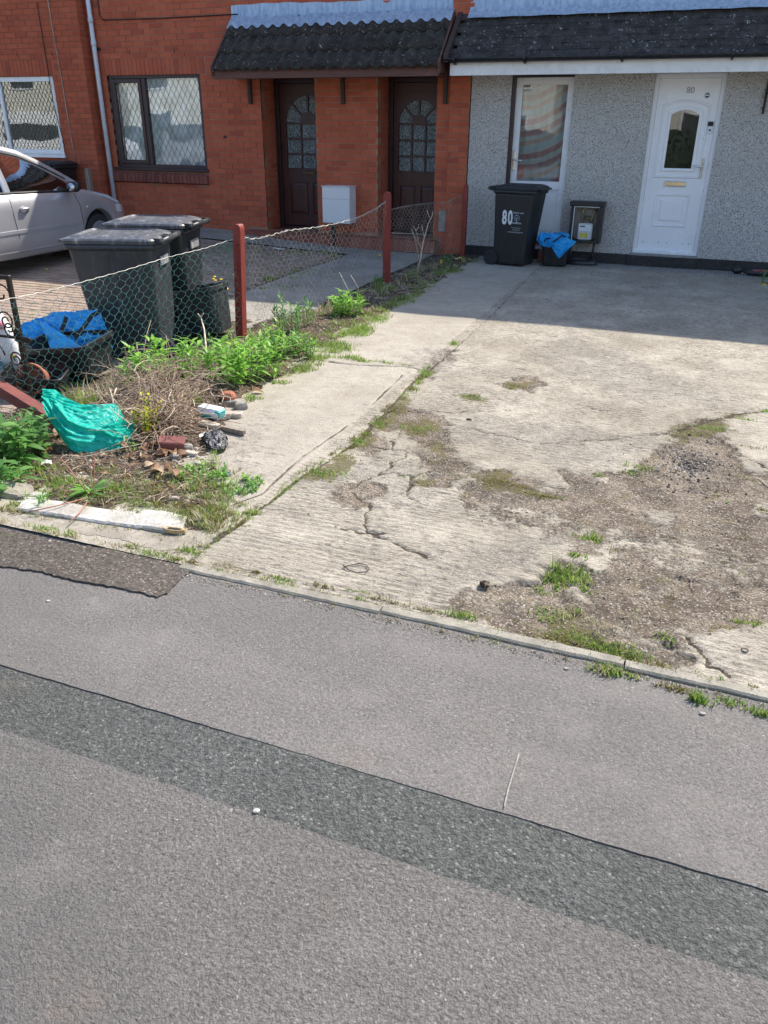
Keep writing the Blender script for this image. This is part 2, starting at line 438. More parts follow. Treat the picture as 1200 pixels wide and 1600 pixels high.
def mat_drive():
    b = NB('brushed_concrete'); p = b.pos()
    a_d = b.attr('dirt'); a_m = b.attr('moss'); a_w = b.attr('worn'); a_c = b.attr('crack'); a_p = b.attr('path'); a_r = b.attr('ridge')
    dis = b.n('VectorMath', {0: b.n('TexNoise', {'Vector': p, 'Scale': 22.0, 'Detail': 4.0}).outputs['Color'], 'Scale': .009}, operation='SCALE').outputs[0]
    pd = b.n('VectorMath', {0: p, 1: dis}, operation='ADD').outputs[0]
    n1 = b.noise(p, 1.1, 6, .62); n2 = b.noise(p, 8, 6, .68); fine = b.noise(p, 190, 4, .7); mid = b.noise(p, 55, 4, .7)
    c = b.mix(b.ramp(n1, .3, .72), (.40, .355, .28), (.60, .545, .45))
    c = b.mix(b.math('MULTIPLY', a_p, .35), c, (.30, .27, .235))
    c = b.mix(b.ramp(n2, .40, .75, 0, .45), c, (.25, .22, .18))
    def stm(sc): return b.n('Mapping', {'Vector': pd, 'Scale': sc}).outputs[0]
    st = b.noise(stm((11, 62, 1)), 1.7, 6, .72); st2 = b.noise(stm((40, 150, 1)), 1.4, 5, .7)
    nopath = b.math('SUBTRACT', 1, b.math('MULTIPLY', a_p, .75))
    amt = b.math('MULTIPLY', nopath, b.ramp(b.noise(p, 2.6, 5, .65), .30, .62, .30, 1))
    c = b.mix(b.math('MULTIPLY', b.ramp(st, .475, .565, 0, .85), amt), c, (.165, .135, .10))
    c = b.mix(b.math('MULTIPLY', b.ramp(st2, .50, .60, 0, .70), amt), c, (.15, .125, .095))
    c = b.mix(b.math('MULTIPLY', b.ramp(b.math('ADD', a_r, b.math('MULTIPLY', b.math('SUBTRACT', mid, .5), .8)), .55, 1.0, 0, .45), nopath), c, (.17, .145, .11))
    c = b.mix(b.ramp(mid, .56, .70, 0, .50), c, (.20, .175, .14))
    c = b.mix(b.ramp(fine, .50, .66, 0, .55), c, (.19, .165, .135))
    c = b.mix(b.ramp(fine, .46, .34, 0, .45), c, (.60, .56, .49))
    # exposed aggregate where the skin has worn away
    v = b.n('TexVoronoi', {'Vector': p, 'Scale': 85.0}); vs = b.n('SeparateColor', {0: v.outputs['Color']}).outputs[0]; vd = v.outputs['Distance']
    wm = b.ramp(b.math('ADD', a_w, b.math('ADD', b.math('MULTIPLY', b.math('SUBTRACT', n2, .5), 1.6), b.math('MULTIPLY', b.math('SUBTRACT', mid, .5), 1.0))), .45, .85)
    agg = b.mix(vs, (.17, .145, .12), (.50, .46, .40))
    agg = b.mix(b.ramp(vd, .3, .6, 0, .7), agg, (.16, .14, .115))
    c = b.mix(b.math('MULTIPLY', wm, .50), c, agg)
    # dark lichen blotches in the worn skin
    c = b.mix(b.math('MULTIPLY', b.ramp(b.noise(stm((1, 2.4, 1)), 11, 7, .78), .52, .62, 0, .80), b.ramp(a_w, .0, .7, .12, 1)), c, (.105, .10, .095))
    c = b.mix(b.ramp(b.noise(p, 34, 5, .75), .66, .72, 0, .7), c, (.12, .10, .08))
    # dirt filling the broken parts
    d1 = b.noise(p, 4.2, 6, .68); d2 = b.noise(p, 17, 5, .7)
    dirt = b.mix(b.ramp(d1, .3, .7), (.10, .074, .052), (.33, .27, .205))
    dirt = b.mix(b.ramp(d2, .45, .75, 0, .55), dirt, (.095, .07, .052))
    dirt = b.mix(b.ramp(b.noise(p, 3.1, 5, .7), .52, .66, 0, .75), dirt, (.085, .072, .060))
    dirt = b.mix(b.ramp(b.noise(p, 7, 5, .7), .54, .68, 0, .6), dirt, (.17, .14, .06))
    v2 = b.n('TexVoronoi', {'Vector': pd, 'Scale': 150.0}); v2s = b.n('SeparateColor', {0: v2.outputs['Color']})
    dirt = b.mix(b.ramp(v2s.outputs[0], .84, .86, 0, .75), dirt, (.46, .41, .35))
    dirt = b.mix(b.ramp(v2s.outputs[1], .82, .84, 0, .7), dirt, (.06, .048, .038))
    dirt = b.mix(b.ramp(b.noise(p, 300, 4, .75), .45, .65, 0, .5), dirt, (.08, .062, .048))
    e1 = b.math('MULTIPLY', b.math('SUBTRACT', b.noise(p, 9, 7, .75), .5), 2.1)
    e2 = b.math('MULTIPLY', b.math('SUBTRACT', b.noise(p, 60, 5, .75), .5), 1.0)
    edge = b.math('ADD', e1, e2)
    film = b.ramp(b.math('ADD', a_d, edge), .02, .75, 0, .55)
    c = b.mix(film, c, (.20, .165, .125))
    dm = b.ramp(b.math('ADD', a_d, edge), .38, .62)
    c = b.mix(dm, c, dirt)
    ms = b.mix(b.noise(p, 46, 5, .7), (.055, .045, .018), (.19, .165, .06))
    mm = b.ramp(b.math('ADD', a_m, edge), .38, .72)
    c = b.mix(b.math('MULTIPLY', mm, .8), c, ms)
    cm_ = b.ramp(b.math('ADD', a_c, b.math('MULTIPLY', edge, .30)), .40, .66)
    c = b.mix(b.math('MULTIPLY', cm_, .88), c, (.065, .052, .038))
    h = b.math('MULTIPLY', b.math('ADD', st, b.math('MULTIPLY', st2, .6)), b.math('MULTIPLY', amt, -2.6))
    h = b.math('SUBTRACT', h, b.math('MULTIPLY', fine, 1.1))
    h = b.math('SUBTRACT', h, b.math('MULTIPLY', mid, 1.6))
    h = b.math('ADD', h, b.math('MULTIPLY', b.math('MULTIPLY', b.math('SUBTRACT', 1, vd), b.math('ADD', wm, dm)), 1.2))
    h = b.math('ADD', h, b.math('MULTIPLY', d2, b.math('MULTIPLY', dm, 1.2)))
    return b.done(b.pbr(c, .92, b.bump(h, .8, .006), spec=.3))
M_drive = mat_drive()
def mat_conc(name, c1, c2, dark, s=1.0, bs=.6, rib=0):
    if s >= 2: bs = bs * 1.0
    b = NB(name); p = b.pos(); n1 = b.noise(p, 2.2 * s, 5, .6); n2 = b.noise(p, 14 * s, 5, .7); f = b.noise(p, 220, 3, .7)
    c = b.mix(b.ramp(n1, .3, .7), c1, c2)
    c = b.mix(b.ramp(n2, .5, .75, 0, .6), c, dark)
    c = b.mix(b.ramp(f, .5, .8, 0, .5), c, dark)
    h = b.math('ADD', n2, b.math('MULTIPLY', f, .7))
    if rib:
        wv = b.n('TexWave', {'Vector': p, 'Scale': rib, 'Distortion': .6, 'Detail': 2.0}, bands_direction='X').outputs[1]
        h = b.math('ADD', h, b.math('MULTIPLY', wv, 1.5)); c = b.mix(b.ramp(wv, .1, .5, .5, 0), c, dark)
    return b.done(b.pbr(c, .92, b.bump(h, bs, .006), spec=.3))
M_kerb = mat_conc('kerb_concrete', (.25, .23, .19), (.38, .35, .29), (.10, .085, .06), 5, .9)
M_ybase = mat_conc('yard_concrete', (.24, .22, .19), (.34, .315, .275), (.13, .12, .10))
M_apron = mat_conc('ribbed_concrete', (.25, .24, .22), (.33, .31, .28), (.14, .13, .12), 1, .8, 9)
M_haunch = mat_conc('rough_haunch_concrete', (.26, .23, .185), (.42, .375, .31), (.11, .09, .065), 3.0, 1.2)
M_whitec = mat_conc('white_painted_concrete', (.40, .37, .32), (.62, .60, .56), (.22, .19, .15), 3.0, 1.2)
M_step = mat_conc('grey_step', (.22, .22, .21), (.30, .29, .27), (.12, .12, .11))
M_stone = mat_conc('pale_stone', (.34, .30, .25), (.52, .47, .40), (.18, .15, .12), 6, .7)
M_stoneg = mat_conc('grey_rubble', (.25, .23, .20), (.38, .35, .31), (.12, .10, .09), 6, .8)
def mat_block():
    b = NB('block_paver'); p = b.pos(); isl = b.n('NewGeometry').outputs['Random Per Island']; rn = b.n('ObjectInfo').outputs['Random']
    f = b.math('FRACT', b.math('ADD', isl, b.math('MULTIPLY', rn, 5.7)))
    c = b.mix(f, (.27, .19, .145), (.37, .285, .225))
    c = b.mix(b.ramp(b.noise(p, 3, 5, .65), .35, .75, 0, .5), c, (.22, .19, .16))
    c = b.mix(b.ramp(b.noise(p, 24, 5, .7), .5, .75, 0, .55), c, (.16, .12, .095))
    return b.done(b.pbr(c, .9, b.bump(b.noise(p, 110, 4), .5, .004), spec=.3))
M_block = mat_block()
def mat_joint():
    b = NB('paver_joint'); p = b.pos()
    c = b.mix(b.ramp(b.noise(p, 2.2, 5, .7), .45, .62), (.16, .125, .09), (.11, .115, .04))
    return b.done(b.pbr(c, .95, b.bump(b.noise(p, 90, 4), .8, .006)))
M_joint = mat_joint()
def mat_soil():
    b = NB('soil'); p = b.pos(); n = b.noise(p, 6, 5, .65)
    c = b.mix(b.ramp(n, .3, .7), (.036, .026, .018), (.13, .095, .065))
    v = b.n('TexVoronoi', {'Vector': p, 'Scale': 60.0}); vs = b.n('SeparateColor', {0: v.outputs['Color']}).outputs[0]
    c = b.mix(b.ramp(vs, .86, .90, 0, .75), c, (.26, .21, .16))
    v3 = b.n('TexVoronoi', {'Vector': p, 'Scale': 140.0}); v3s = b.n('SeparateColor', {0: v3.outputs['Color']}).outputs[1]
    c = b.mix(b.ramp(v3s, .84, .88, 0, .8), c, (.30, .24, .17))
    c = b.mix(b.ramp(b.noise(p, 3, 4, .6), .55, .7, 0, .45), c, (.09, .10, .03))
    h = b.math('ADD', b.math('SUBTRACT', 1, v.outputs['Distance']), b.noise(p, 90, 4, .8))
    return b.done(b.pbr(c, .95, b.bump(h, 1.0, .014), spec=.2))
M_soil = mat_soil()
def mat_pebble():
    b = NB('gravel'); isl = b.n('NewGeometry').outputs['Random Per Island']
    cr = b.n('ValToRGB', {0: isl}); e = cr.color_ramp
    cols = [(0, (.07, .055, .045)), (.3, (.16, .125, .10)), (.6, (.27, .225, .18)), (.85, (.42, .37, .31)), (1, (.62, .57, .50))]
    while len(e.elements) < len(cols): e.elements.new(.5)
    for el, (q, c) in zip(e.elements, cols): el.position = q; el.color = c + (1,)
    return b.done(b.pbr(cr.outputs[0], .85, b.bump(b.noise(b.pos(), 120, 3), .4, .003)))
M_pebble = mat_pebble()

# plants ------------------------------------------------------------------
def mat_leaf(name, c1, c2, tr=.45, rough=.45, c3=None):
    b = NB(name); isl = b.n('NewGeometry').outputs['Random Per Island']; rn = b.n('ObjectInfo').outputs['Random']; p = b.pos()
    f = b.math('FRACT', b.math('ADD', isl, b.math('MULTIPLY', rn, 9.7)))
    c = b.mix(f, c1, c2)
    if c3: c = b.mix(b.ramp(f, .8, .9), c, c3)
    c = b.mix(b.ramp(b.noise(p, 11, 3), .4, .7, 0, .4), c, tuple(x * .6 for x in c1))
    d = b.pbr(c, rough, b.bump(b.noise(p, 90, 2), .25, .003), spec=.45)
    t = b.n('BsdfTranslucent', {'Color': b.mix(.5, c, tuple(min(1, x * 1.9) for x in c2))})
    return b.done(b.n('MixShader', {0: tr, 1: d.outputs[0], 2: t.outputs[0]}))
M_leaf = mat_leaf('bright_leaf', (.15, .34, .04), (.27, .50, .08))
M_leafd = mat_leaf('dark_leaf', (.08, .20, .045), (.16, .34, .08))
M_leafg = mat_leaf('grey_green_leaf', (.12, .26, .08), (.21, .38, .14))
M_leafy = mat_leaf('yellow_leaf', (.50, .50, .03), (.65, .64, .05), .5)
M_grass = mat_leaf('grass_blade', (.12, .22, .035), (.25, .36, .075), .4, .5, (.42, .36, .16))
M_moss = mat_leaf('moss_tuft', (.12, .12, .03), (.28, .24, .07), .3, .8, (.24, .18, .08))
M_dry = mat_leaf('dry_grass', (.42, .35, .21), (.62, .54, .36), .3, .7)
M_hedge = simple('dark_hedge', (.022, .032, .014), .9, vary=.5, nscale=6)
M_stem = simple('green_stem', (.12, .2, .05), .6)
M_stemr = simple('pink_stem', (.38, .16, .11), .55)
M_twig = simple('dry_twig', (.30, .21, .15), .85, vary=.4, nscale=40, bump=.4, bscale=200)
M_twigp = simple('pale_twig', (.56, .46, .34), .85, vary=.3, nscale=40, bump=.4, bscale=200)
M_dleaf = mat_leaf('dead_leaf', (.20, .10, .055), (.40, .25, .15), .25, .7, (.55, .42, .28))
M_yel = simple('yellow_petals', (.72, .50, .02), .6, vary=.15)
M_seed = simple('seed_head', (.5, .45, .38), .9)

# cloth, plastics ---------------------------------------------------------
def mat_plastic(name, c1, c2, tr, rough, bs=24, bstr=.5):
    b = NB(name); p = b.pos(obj=True); n = b.noise(p, 5, 3)
    c = b.mix(b.ramp(n, .3, .7), c1, c2)
    cr = b.noise(b.pos((1, 2.5, 1), obj=True), bs, 4, .6, 1.0)
    d = b.pbr(c, rough, b.bump(cr, bstr, .008), spec=.6)
    t = b.n('BsdfTranslucent', {'Color': c2 + (1,)})
    return b.done(b.n('MixShader', {0: tr, 1: d.outputs[0], 2: t.outputs[0]}))
M_teal = mat_plastic('teal_thin_plastic', (.0, .58, .47), (.04, .78, .66), .55, .26, 30, .9)
M_blue = mat_plastic('blue_woven_plastic', (.01, .36, .82), (.03, .50, .95), .25, .4, 14, .3)
M_blackbag = mat_plastic('black_thin_plastic', (.02, .02, .025), (.05, .05, .055), .05, .3, 40, .8)
M_strap = simple('black_webbing', (.015, .016, .02), .8)
M_terra = simple('terracotta', (.30, .10, .055), .8, vary=.2, nscale=12, dirt=(.3, .2, .14), dirt_amt=.3)
M_paper = simple('white_paper', (.74, .74, .72), .7, vary=.08)
M_can = simple('white_blue_packet', (.70, .74, .76), .35, vary=.06)
M_cantrim = simple('teal_trim', (.02, .30, .30), .4)
M_silver = None
def mat_wire(name, c1, c2, metal=.2):
    b = NB(name); p = b.pos()
    c = b.mix(b.ramp(b.noise(p, 5, 3), .4, .6), c1, c2)
    return b.done(b.pbr(c, .45, None, metal))
M_wireg = mat_wire('green_coated_wire', (.09, .29, .25), (.18, .42, .37))
M_wires = mat_wire('galvanised_wire', (.28, .27, .23), (.44, .42, .36))
M_wirew = mat_wire('pale_twisted_wire', (.36, .36, .32), (.52, .52, .48))
def mat_car():
    b = NB('silver_car_paint'); p = b.pos()
    c = b.mix(b.ramp(b.noise(p, 3, 4), .3, .7), (.50, .50, .525), (.55, .55, .575))
    return b.done(b.pbr(c, .32, None, metal=.55, **{'Coat Weight': .8, 'Coat Roughness': .06}))
M_car = mat_car()
M_carlow = simple('grey_bumper', (.22, .22, .24), .4)
M_seam = simple('panel_gap', (.012, .012, .013), .8)
M_lamp = simple('clear_lamp', (.55, .57, .6), .08, spec=.9)
M_black = simple('matt_black', (.01, .01, .011), .6)

# ================================================================== GROUND
def sheet(name, mat, x0, x1, y0, y1, z, dx=.05, dy=.05, zf=None, jag=0, kind='structure', skirt=.06):
    nx = max(2, int((x1 - x0) / dx) + 1); ny = max(2, int((y1 - y0) / dy) + 1)
    xs = np.linspace(x0, x1, nx); ys = np.linspace(y0, y1, ny)
    Xg, Yg = np.meshgrid(xs, ys)
    if jag:
        e = (fbm(xs * 22, xs * 0 + 3, 5, 3) - .5) * jag
        Yg = Yg + np.where(np.arange(ny)[:, None] == ny - 1, e[None, :], 0)
        e2 = (fbm(xs * 22, xs * 0 + 8, 6, 3) - .5) * jag
        Yg = Yg + np.where(np.arange(ny)[:, None] == 0, e2[None, :], 0)
    Z = z + (zf(Xg, Yg) if zf is not None else (fbm(Xg * 1.3, Yg * 1.3, 3, 3) - .5) * .012)
    V = [(Xg[i, j], Yg[i, j], Z[i, j]) for i in range(ny) for j in range(nx)]
    F = [(i * nx + j, i * nx + j + 1, (i + 1) * nx + j + 1, (i + 1) * nx + j) for i in range(ny - 1) for j in range(nx - 1)]
    m = MB(); m.add(V, F, True)
    n0 = len(V)
    if skirt:
        for row, flip in ((0, False), (ny - 1, True)):
            top = [V[row * nx + j] for j in range(nx)]
            lo = [(a, b_, c_ - skirt) for a, b_, c_ in top]
            fs = [(j, nx + j, nx + j + 1, j + 1) if flip is False else (j, j + 1, nx + j + 1, nx + j) for j in range(nx - 1)]
            m.add(top + lo, fs)
    return tag(m.build(name, mat), kind=kind)

# one big base sheet reaching far beyond the frame, below everything
sheet('ground', M_joint, -60, 60, -60, 60, -.30, 6, 6, skirt=0)
ZP = -.007
sheet('pavement', M_asph, -12, 6, 1.614, 2.445, ZP, .012, .05, jag=.007)
sheet('pavement', M_trench, -12, 6, 1.350, 1.622, ZP, .012, .05, zf=lambda x, y: -.0018 - .0026 * sstep(.40, .62, fbm(x * 1.1 + 4, y * 0, 15, 3)) * sstep(1.36, 1.60, y) + (fbm(x * 1.3, y * 1.3, 3, 3) - .5) * .012, jag=.010)
sheet('pavement', M_asph2, -12, 6, -2.6, 1.3605, ZP - .0005, .012, .08, jag=.008)
sheet('road', M_road, -60, 60, -11, -2.8, ZP - .12, 1, 1, skirt=0)
m = MB(); m.box(-60, 60, -2.8, -2.62, -.3, ZP - .004); tag(m.build('kerb', M_kerb), kind='structure')
# far side of the street
m = MB(); m.box(-60, 60, -14.0, -11.0, -.28, ZP); tag(m.build('far_pavement', M_asph2), kind='structure')

# ---- the broken concrete driveway ------------------------------------
def poly_sd(poly, X, Y, wid=.03):
    """signed distance (inside positive) to a world polygon, evaluated near it only"""
    P = np.array(poly); out = np.full(X.shape, -1.0)
    sel = (X > P[:, 0].min() - .3) & (X < P[:, 0].max() + .3) & (Y > P[:, 1].min() - .3) & (Y < P[:, 1].max() + .3)
    x = X[sel]; y = Y[sel]; d = np.full(x.shape, 9.0); ins = np.zeros(x.shape, bool)
    n = len(P)
    for i in range(n):
        a = P[i]; b = P[(i + 1) % n]; ab = b - a; L = max(ab @ ab, 1e-9)
        t = np.clip(((x - a[0]) * ab[0] + (y - a[1]) * ab[1]) / L, 0, 1)
        d = np.minimum(d, np.hypot(x - a[0] - t * ab[0], y - a[1] - t * ab[1]))
        c = (a[1] > y) != (b[1] > y)
        with np.errstate(divide='ignore', invalid='ignore'):
            xx = a[0] + (y - a[1]) / (b[1] - a[1] + 1e-12) * (b[0] - a[0])
        ins ^= c & (x < xx)
    out[sel] = np.where(ins, d, -d)
    return out
def line_d(pts, X, Y):
    P = np.array(pts); out = np.full(X.shape, 9.0)
    sel = (X > P[:, 0].min() - .3) & (X < P[:, 0].max() + .3) & (Y > P[:, 1].min() - .3) & (Y < P[:, 1].max() + .3)
    x = X[sel]; y = Y[sel]; d = np.full(x.shape, 9.0)
    for i in range(len(P) - 1):
        a = P[i]; ab = P[i + 1] - a; L = max(ab @ ab, 1e-9)
        t = np.clip(((x - a[0]) * ab[0] + (y - a[1]) * ab[1]) / L, 0, 1)
        d = np.minimum(d, np.hypot(x - a[0] - t * ab[0], y - a[1] - t * ab[1]))
    out[sel] = d
    return out
def gw(pts): return [tuple(G(*p)[:2]) for p in pts]

DIRT = [
 [(722, 772), (738, 742), (800, 738), (850, 768), (893, 766), (884, 738), (925, 742), (985, 738), (1012, 716), (1046, 690), (1062, 664), (1108, 655), (1142, 662), (1134, 690), (1150, 712),
  (1210, 742), (1290, 760), (1420, 960), (1300, 985), (1200, 975), (1130, 985), (1086, 1000), (1080, 1020), (1058, 1046), (1000, 1036), (940, 1026), (868, 1006), (800, 985), (752, 962), (706, 950), (720, 925), (775, 915), (850, 905), (885, 872), (872, 838), (800, 826), (752, 806)],
 [(600, 642), (660, 640), (698, 655), (690, 668), (716, 690), (730, 738), (705, 742), (672, 730), (640, 706), (655, 690), (626, 676), (585, 668)],
 [(528, 762), (560, 752), (600, 758), (592, 775), (560, 790), (530, 780)],
 [(800, 590), (838, 586), (850, 600), (828, 610), (794, 606)],
 [(640, 595), (690, 548), (722, 545), (700, 565), (672, 590)],
 [(560, 690), (585, 675), (600, 690), (590, 712), (560, 712)],
 [(640, 760), (700, 735), (720, 742), (690, 758)],
]
CLEAN = [  # islands of sound concrete inside the dirt
 [(1008, 800), (1040, 796), (1060, 806), (1052, 822), (1022, 816)],
 [(1140, 708), (1230, 716), (1260, 748), (1170, 735)],
 [(1180, 790), (1230, 780), (1240, 815), (1190, 808)],
 [(915, 868), (950, 866), (945, 888), (918, 892)],
 [(1128, 652), (1260, 640), (1270, 692), (1150, 700)],
 [(925, 745), (955, 742), (960, 752), (930, 758)],
]
MOSS = [
 [(738, 742), (800, 738), (808, 755), (850, 770), (872, 775), (855, 782), (790, 768), (740, 762)],
 [(620, 655), (670, 652), (690, 665), (676, 680), (630, 680)],
 [(716, 612), (755, 614), (758, 626), (728, 628)],
 [(680, 690), (700, 692), (712, 715), (690, 722), (672, 708)],
 [(790, 596), (830, 592), (825, 606), (794, 606)],
 [(540, 690), (590, 655), (640, 602), (655, 605), (615, 660), (560, 705)],
 [(470, 745), (545, 705), (560, 720), (520, 755)],
 [(1050, 670), (1100, 655), (1135, 664), (1110, 680), (1060, 690)],
 [(860, 960), (900, 940), (960, 1000), (1060, 1046), (1000, 1036), (870, 1008)],
 [(640, 745), (660, 740), (680, 748), (660, 760)],
 [(1110, 650), (1200, 640), (1202, 646), (1120, 658)],
]
WORN = [
 [(600, 640), (760, 640), (1060, 670), (1060, 700), (1000, 740), (880, 740), (720, 690), (640, 700)],
 [(620, 560), (720, 530), (720, 580), (640, 610)],
 [(500, 700), (740, 700), (720, 790), (620, 800), (500, 790)],
 [(640, 850), (900, 800), (900, 900), (720, 960), (600, 930)],
 [(330, 690), (420, 640), (430, 760), (360, 800)],
 [(1050, 1000), (1110, 990), (1100, 1100), (1040, 1060)],
 [(860, 520), (900, 515), (1200, 640), (1000, 640), (800, 560)],
]
CRACK = [
 [(560, 800), (574, 812), (577, 826), (604, 842)], [(604, 842), (640, 862), (662, 872)],
 [(700, 662), (742, 668), (790, 680), (828, 690)], [(846, 693), (905, 690), (960, 684), (1040, 676), (1062, 670)],
 [(1062, 672), (1110, 652), (1200, 643), (1320, 630)],
 [(330, 846), (430, 778), (475, 742), (560, 690), (640, 602), (668, 580), (720, 535), (760, 500), (835, 424)],
 [(515, 566), (560, 572), (625, 573), (668, 578)],
 [(542, 760), (560, 745), (600, 738), (640, 745), (672, 738), (700, 735)], [(600, 738), (610, 720), (640, 708)],
 [(556, 762), (568, 790), (560, 800)], [(640, 745), (634, 775), (645, 782)], [(560, 690), (600, 700), (640, 706)], [(600, 700), (610, 690), (626, 676)],
 [(652, 700), (690, 690)], [(536, 826), (600, 830)], [(868, 475), (878, 474)], [(1044, 459), (1054, 459)], [(1104, 461), (1114, 461)], [(966, 443), (972, 443)], [(790, 560), (806, 562)], [(805, 575), (835, 580)],
 [(1140, 700), (1165, 712), (1215, 742)], [(912, 636), (945, 642)], [(1090, 1000), (1110, 1040), (1150, 1060)],
 
 [(640, 640), (700, 645), (790, 640)],
]
GRX0, GRX1, GRY0, GRY1 = -2.98, 2.1, 2.432, 11.095
xs = np.arange(GRX0, GRX1, .0105)
ys = [GRY0]
while ys[-1] < GRY1 - .012: ys.append(min(GRY1, ys[-1] + .0085 + .0016 * max(0, ys[-1] - 3.0)))
ys = np.array(ys)
Xg, Yg = np.meshgrid(xs, ys)
nz = fbm(Xg * 9, Yg * 9, 11, 4) - .5; nz2 = fbm(Xg * 30, Yg * 30, 12, 3) - .5
wig = nz * .10 + nz2 * .035
D = np.zeros(Xg.shape); Mo = np.zeros(Xg.shape); Wr = np.zeros(Xg.shape); Cr = np.zeros(Xg.shape)
for q in DIRT: D = np.maximum(D, sstep(-.10, .09, poly_sd(gw(q), Xg, Yg) + wig * 1.3))
for q in CLEAN: D = np.minimum(D, 1 - sstep(-.05, .05, poly_sd(gw(q), Xg, Yg) + wig))
for q in MOSS: Mo = np.maximum(Mo, sstep(-.08, .08, poly_sd(gw(q), Xg, Yg) + wig * 1.6) * .9)
for q in WORN: Wr = np.maximum(Wr, sstep(-.25, .3, poly_sd(gw(q), Xg, Yg) + wig * 3) * .85)
D = D * (.50 + .60 * sstep(.36, .56, fbm(Xg * 2.7 + 3, Yg * 2.7, 91, 5)) + .5 * sstep(.5, .1, np.hypot((Xg - .15), (Yg - 4.2) * .6))); D = np.clip(D, 0, 1)
# jitter the crack centre lines sideways
jx = (fbm(Xg * 6, Yg * 6, 21, 3) - .5) * .12; jy = (fbm(Xg * 6 + 40, Yg * 6, 22, 3) - .5) * .12
jx += (fbm(Xg * 25, Yg * 25, 23, 2) - .5) * .03; jy += (fbm(Xg * 25, Yg * 25 + 9, 24, 2) - .5) * .03
for k, q in enumerate(CRACK):
    cw = .013 if k in (5,) else (.016 if k in (4, 6) else .0085)
    jj = .25 if k in (5, 6) else 1.0
    wv = cw * (.25 + 1.3 * fbm(Xg * 5, Yg * 5, 30 + k, 2))
    if k == 5: wv = wv * (1 - .72 * sstep(5.2, 6.6, Yg))
    Cr = np.maximum(Cr, 1 - sstep(wv * .5, wv * 1.6, line_d(gw(q), Xg + jx * jj, Yg + jy * jj)))
# path strip to the left of the long joint
joint = np.interp(Yg, [2.4, 5.4, 11.2], [-1.86, -1.92, -2.05])
path = sstep(.012, -.012, Xg - joint)
# ridges of the tamping board run along x, fade where worn
warp = (fbm(Xg * .9, Yg * .9, 41, 2) - .5) * .045 + (fbm(Xg * 5, Yg * 14, 42, 2) - .5) * .014
ph = (Yg + warp + .015 * np.sin(Xg * 1.3)) / .040
rd = (.5 + .5 * np.sin(2 * PI * ph)) ** 1.4
rmod = sstep(.25, .65, fbm(Xg * 2.2, Yg * 5, 43, 3)) * (1 - .9 * path) * (1 - np.clip(Wr, 0, 1) * .85)
Z = (fbm(Xg * .8, Yg * .8, 50, 3) - .5) * .02 + (rd - .5) * .0068 * rmod + nz2 * .0022 + path * .006
Z += (fbm(Xg * 40, Yg * 70, 51, 2) - .5) * .0022 * (1 + Wr)
Z -= Wr * .0035
Z -= Cr * .013
lum = fbm(Xg * 16, Yg * 16, 52, 4) - .5
D0_ = sstep(.35, .65, D + (fbm(Xg * 11, Yg * 11, 55, 4) - .5) * .9 + nz2 * .5)
Z = Z * (1 - D0_) + D0_ * (-.014 + (fbm(Xg * 2.5, Yg * 2.5, 53, 3) - .5) * .02 + lum * .009 + nz2 * .004 + Z * .3)
hole = sstep(.26, .0, np.hypot((Xg - .10) * 1.0 + (Yg - 4.45) * .35, (Yg - 4.45) * .8))
Z -= hole * (.018 + .03 * np.abs(lum)) * D
Z += Mo * (.004 + .008 * np.abs(lum))
# a groove cut near the edge of the path strip
gl = line_d(gw([(300, 812), (410, 772), (470, 715), (560, 655), (640, 575)]), Xg + jx * .1, Yg)
gro = (1 - sstep(.004, .014, gl)) * (Yg < 5.45) * path
Z -= gro * .008; Cr = np.maximum(Cr, gro * .75 * (.4 + fbm(Xg * 4, Yg * 4, 61, 2)))
ny_, nx_ = Xg.shape
idx = np.arange(nx_ * ny_).reshape(ny_, nx_)
quads = np.stack([idx[:-1, :-1], idx[:-1, 1:], idx[1:, 1:], idx[1:, :-1]], -1).reshape(-1, 4)
me = bpy.data.meshes.new('driveway')
me.vertices.add(nx_ * ny_); me.vertices.foreach_set('co', np.stack([Xg, Yg, Z], -1).ravel())
me.loops.add(quads.size); me.loops.foreach_set('vertex_index', quads.ravel())
me.polygons.add(len(quads)); me.polygons.foreach_set('loop_start', np.arange(len(quads)) * 4)
me.polygons.foreach_set('loop_total', np.full(len(quads), 4)); me.polygons.foreach_set('use_smooth', np.ones(len(quads), bool))
me.update(calc_edges=True)
for nm, ar in (('dirt', D), ('moss', Mo), ('worn', Wr), ('crack', Cr), ('path', path), ('ridge', (1 - rd) * rmod)):
    at = me.attributes.new(nm, 'FLOAT', 'POINT'); at.data.foreach_set('value', ar.ravel().astype(np.float32))
me.materials.append(M_drive)
drive = bpy.data.objects.new('driveway', me); COL.objects.link(drive); tag(drive, kind='structure')
DZ, DX, DY = Z, xs, ys
def drive_z(x, y):
    j = int(np.clip(np.searchsorted(DX, x), 0, len(DX) - 1)); i = int(np.clip(np.searchsorted(DY, y), 0, len(DY) - 1))
    return float(DZ[i, j])
def drive_d(x, y, A=D):
    j = int(np.clip(np.searchsorted(DX, x), 0, len(DX) - 1)); i = int(np.clip(np.searchsorted(DY, y), 0, len(DY) - 1))
    return float(A[i, j])
sheet('driveway', M_haunch, 2.1, 9, 2.452, 11.095, .0, .3, .3)
# ribbed concrete apron against the house
m = MB(); m.bbox(-3.25, 9, 11.11, 11.47, -.1, .006, .004); tag(m.build('apron', M_apron), kind='structure')

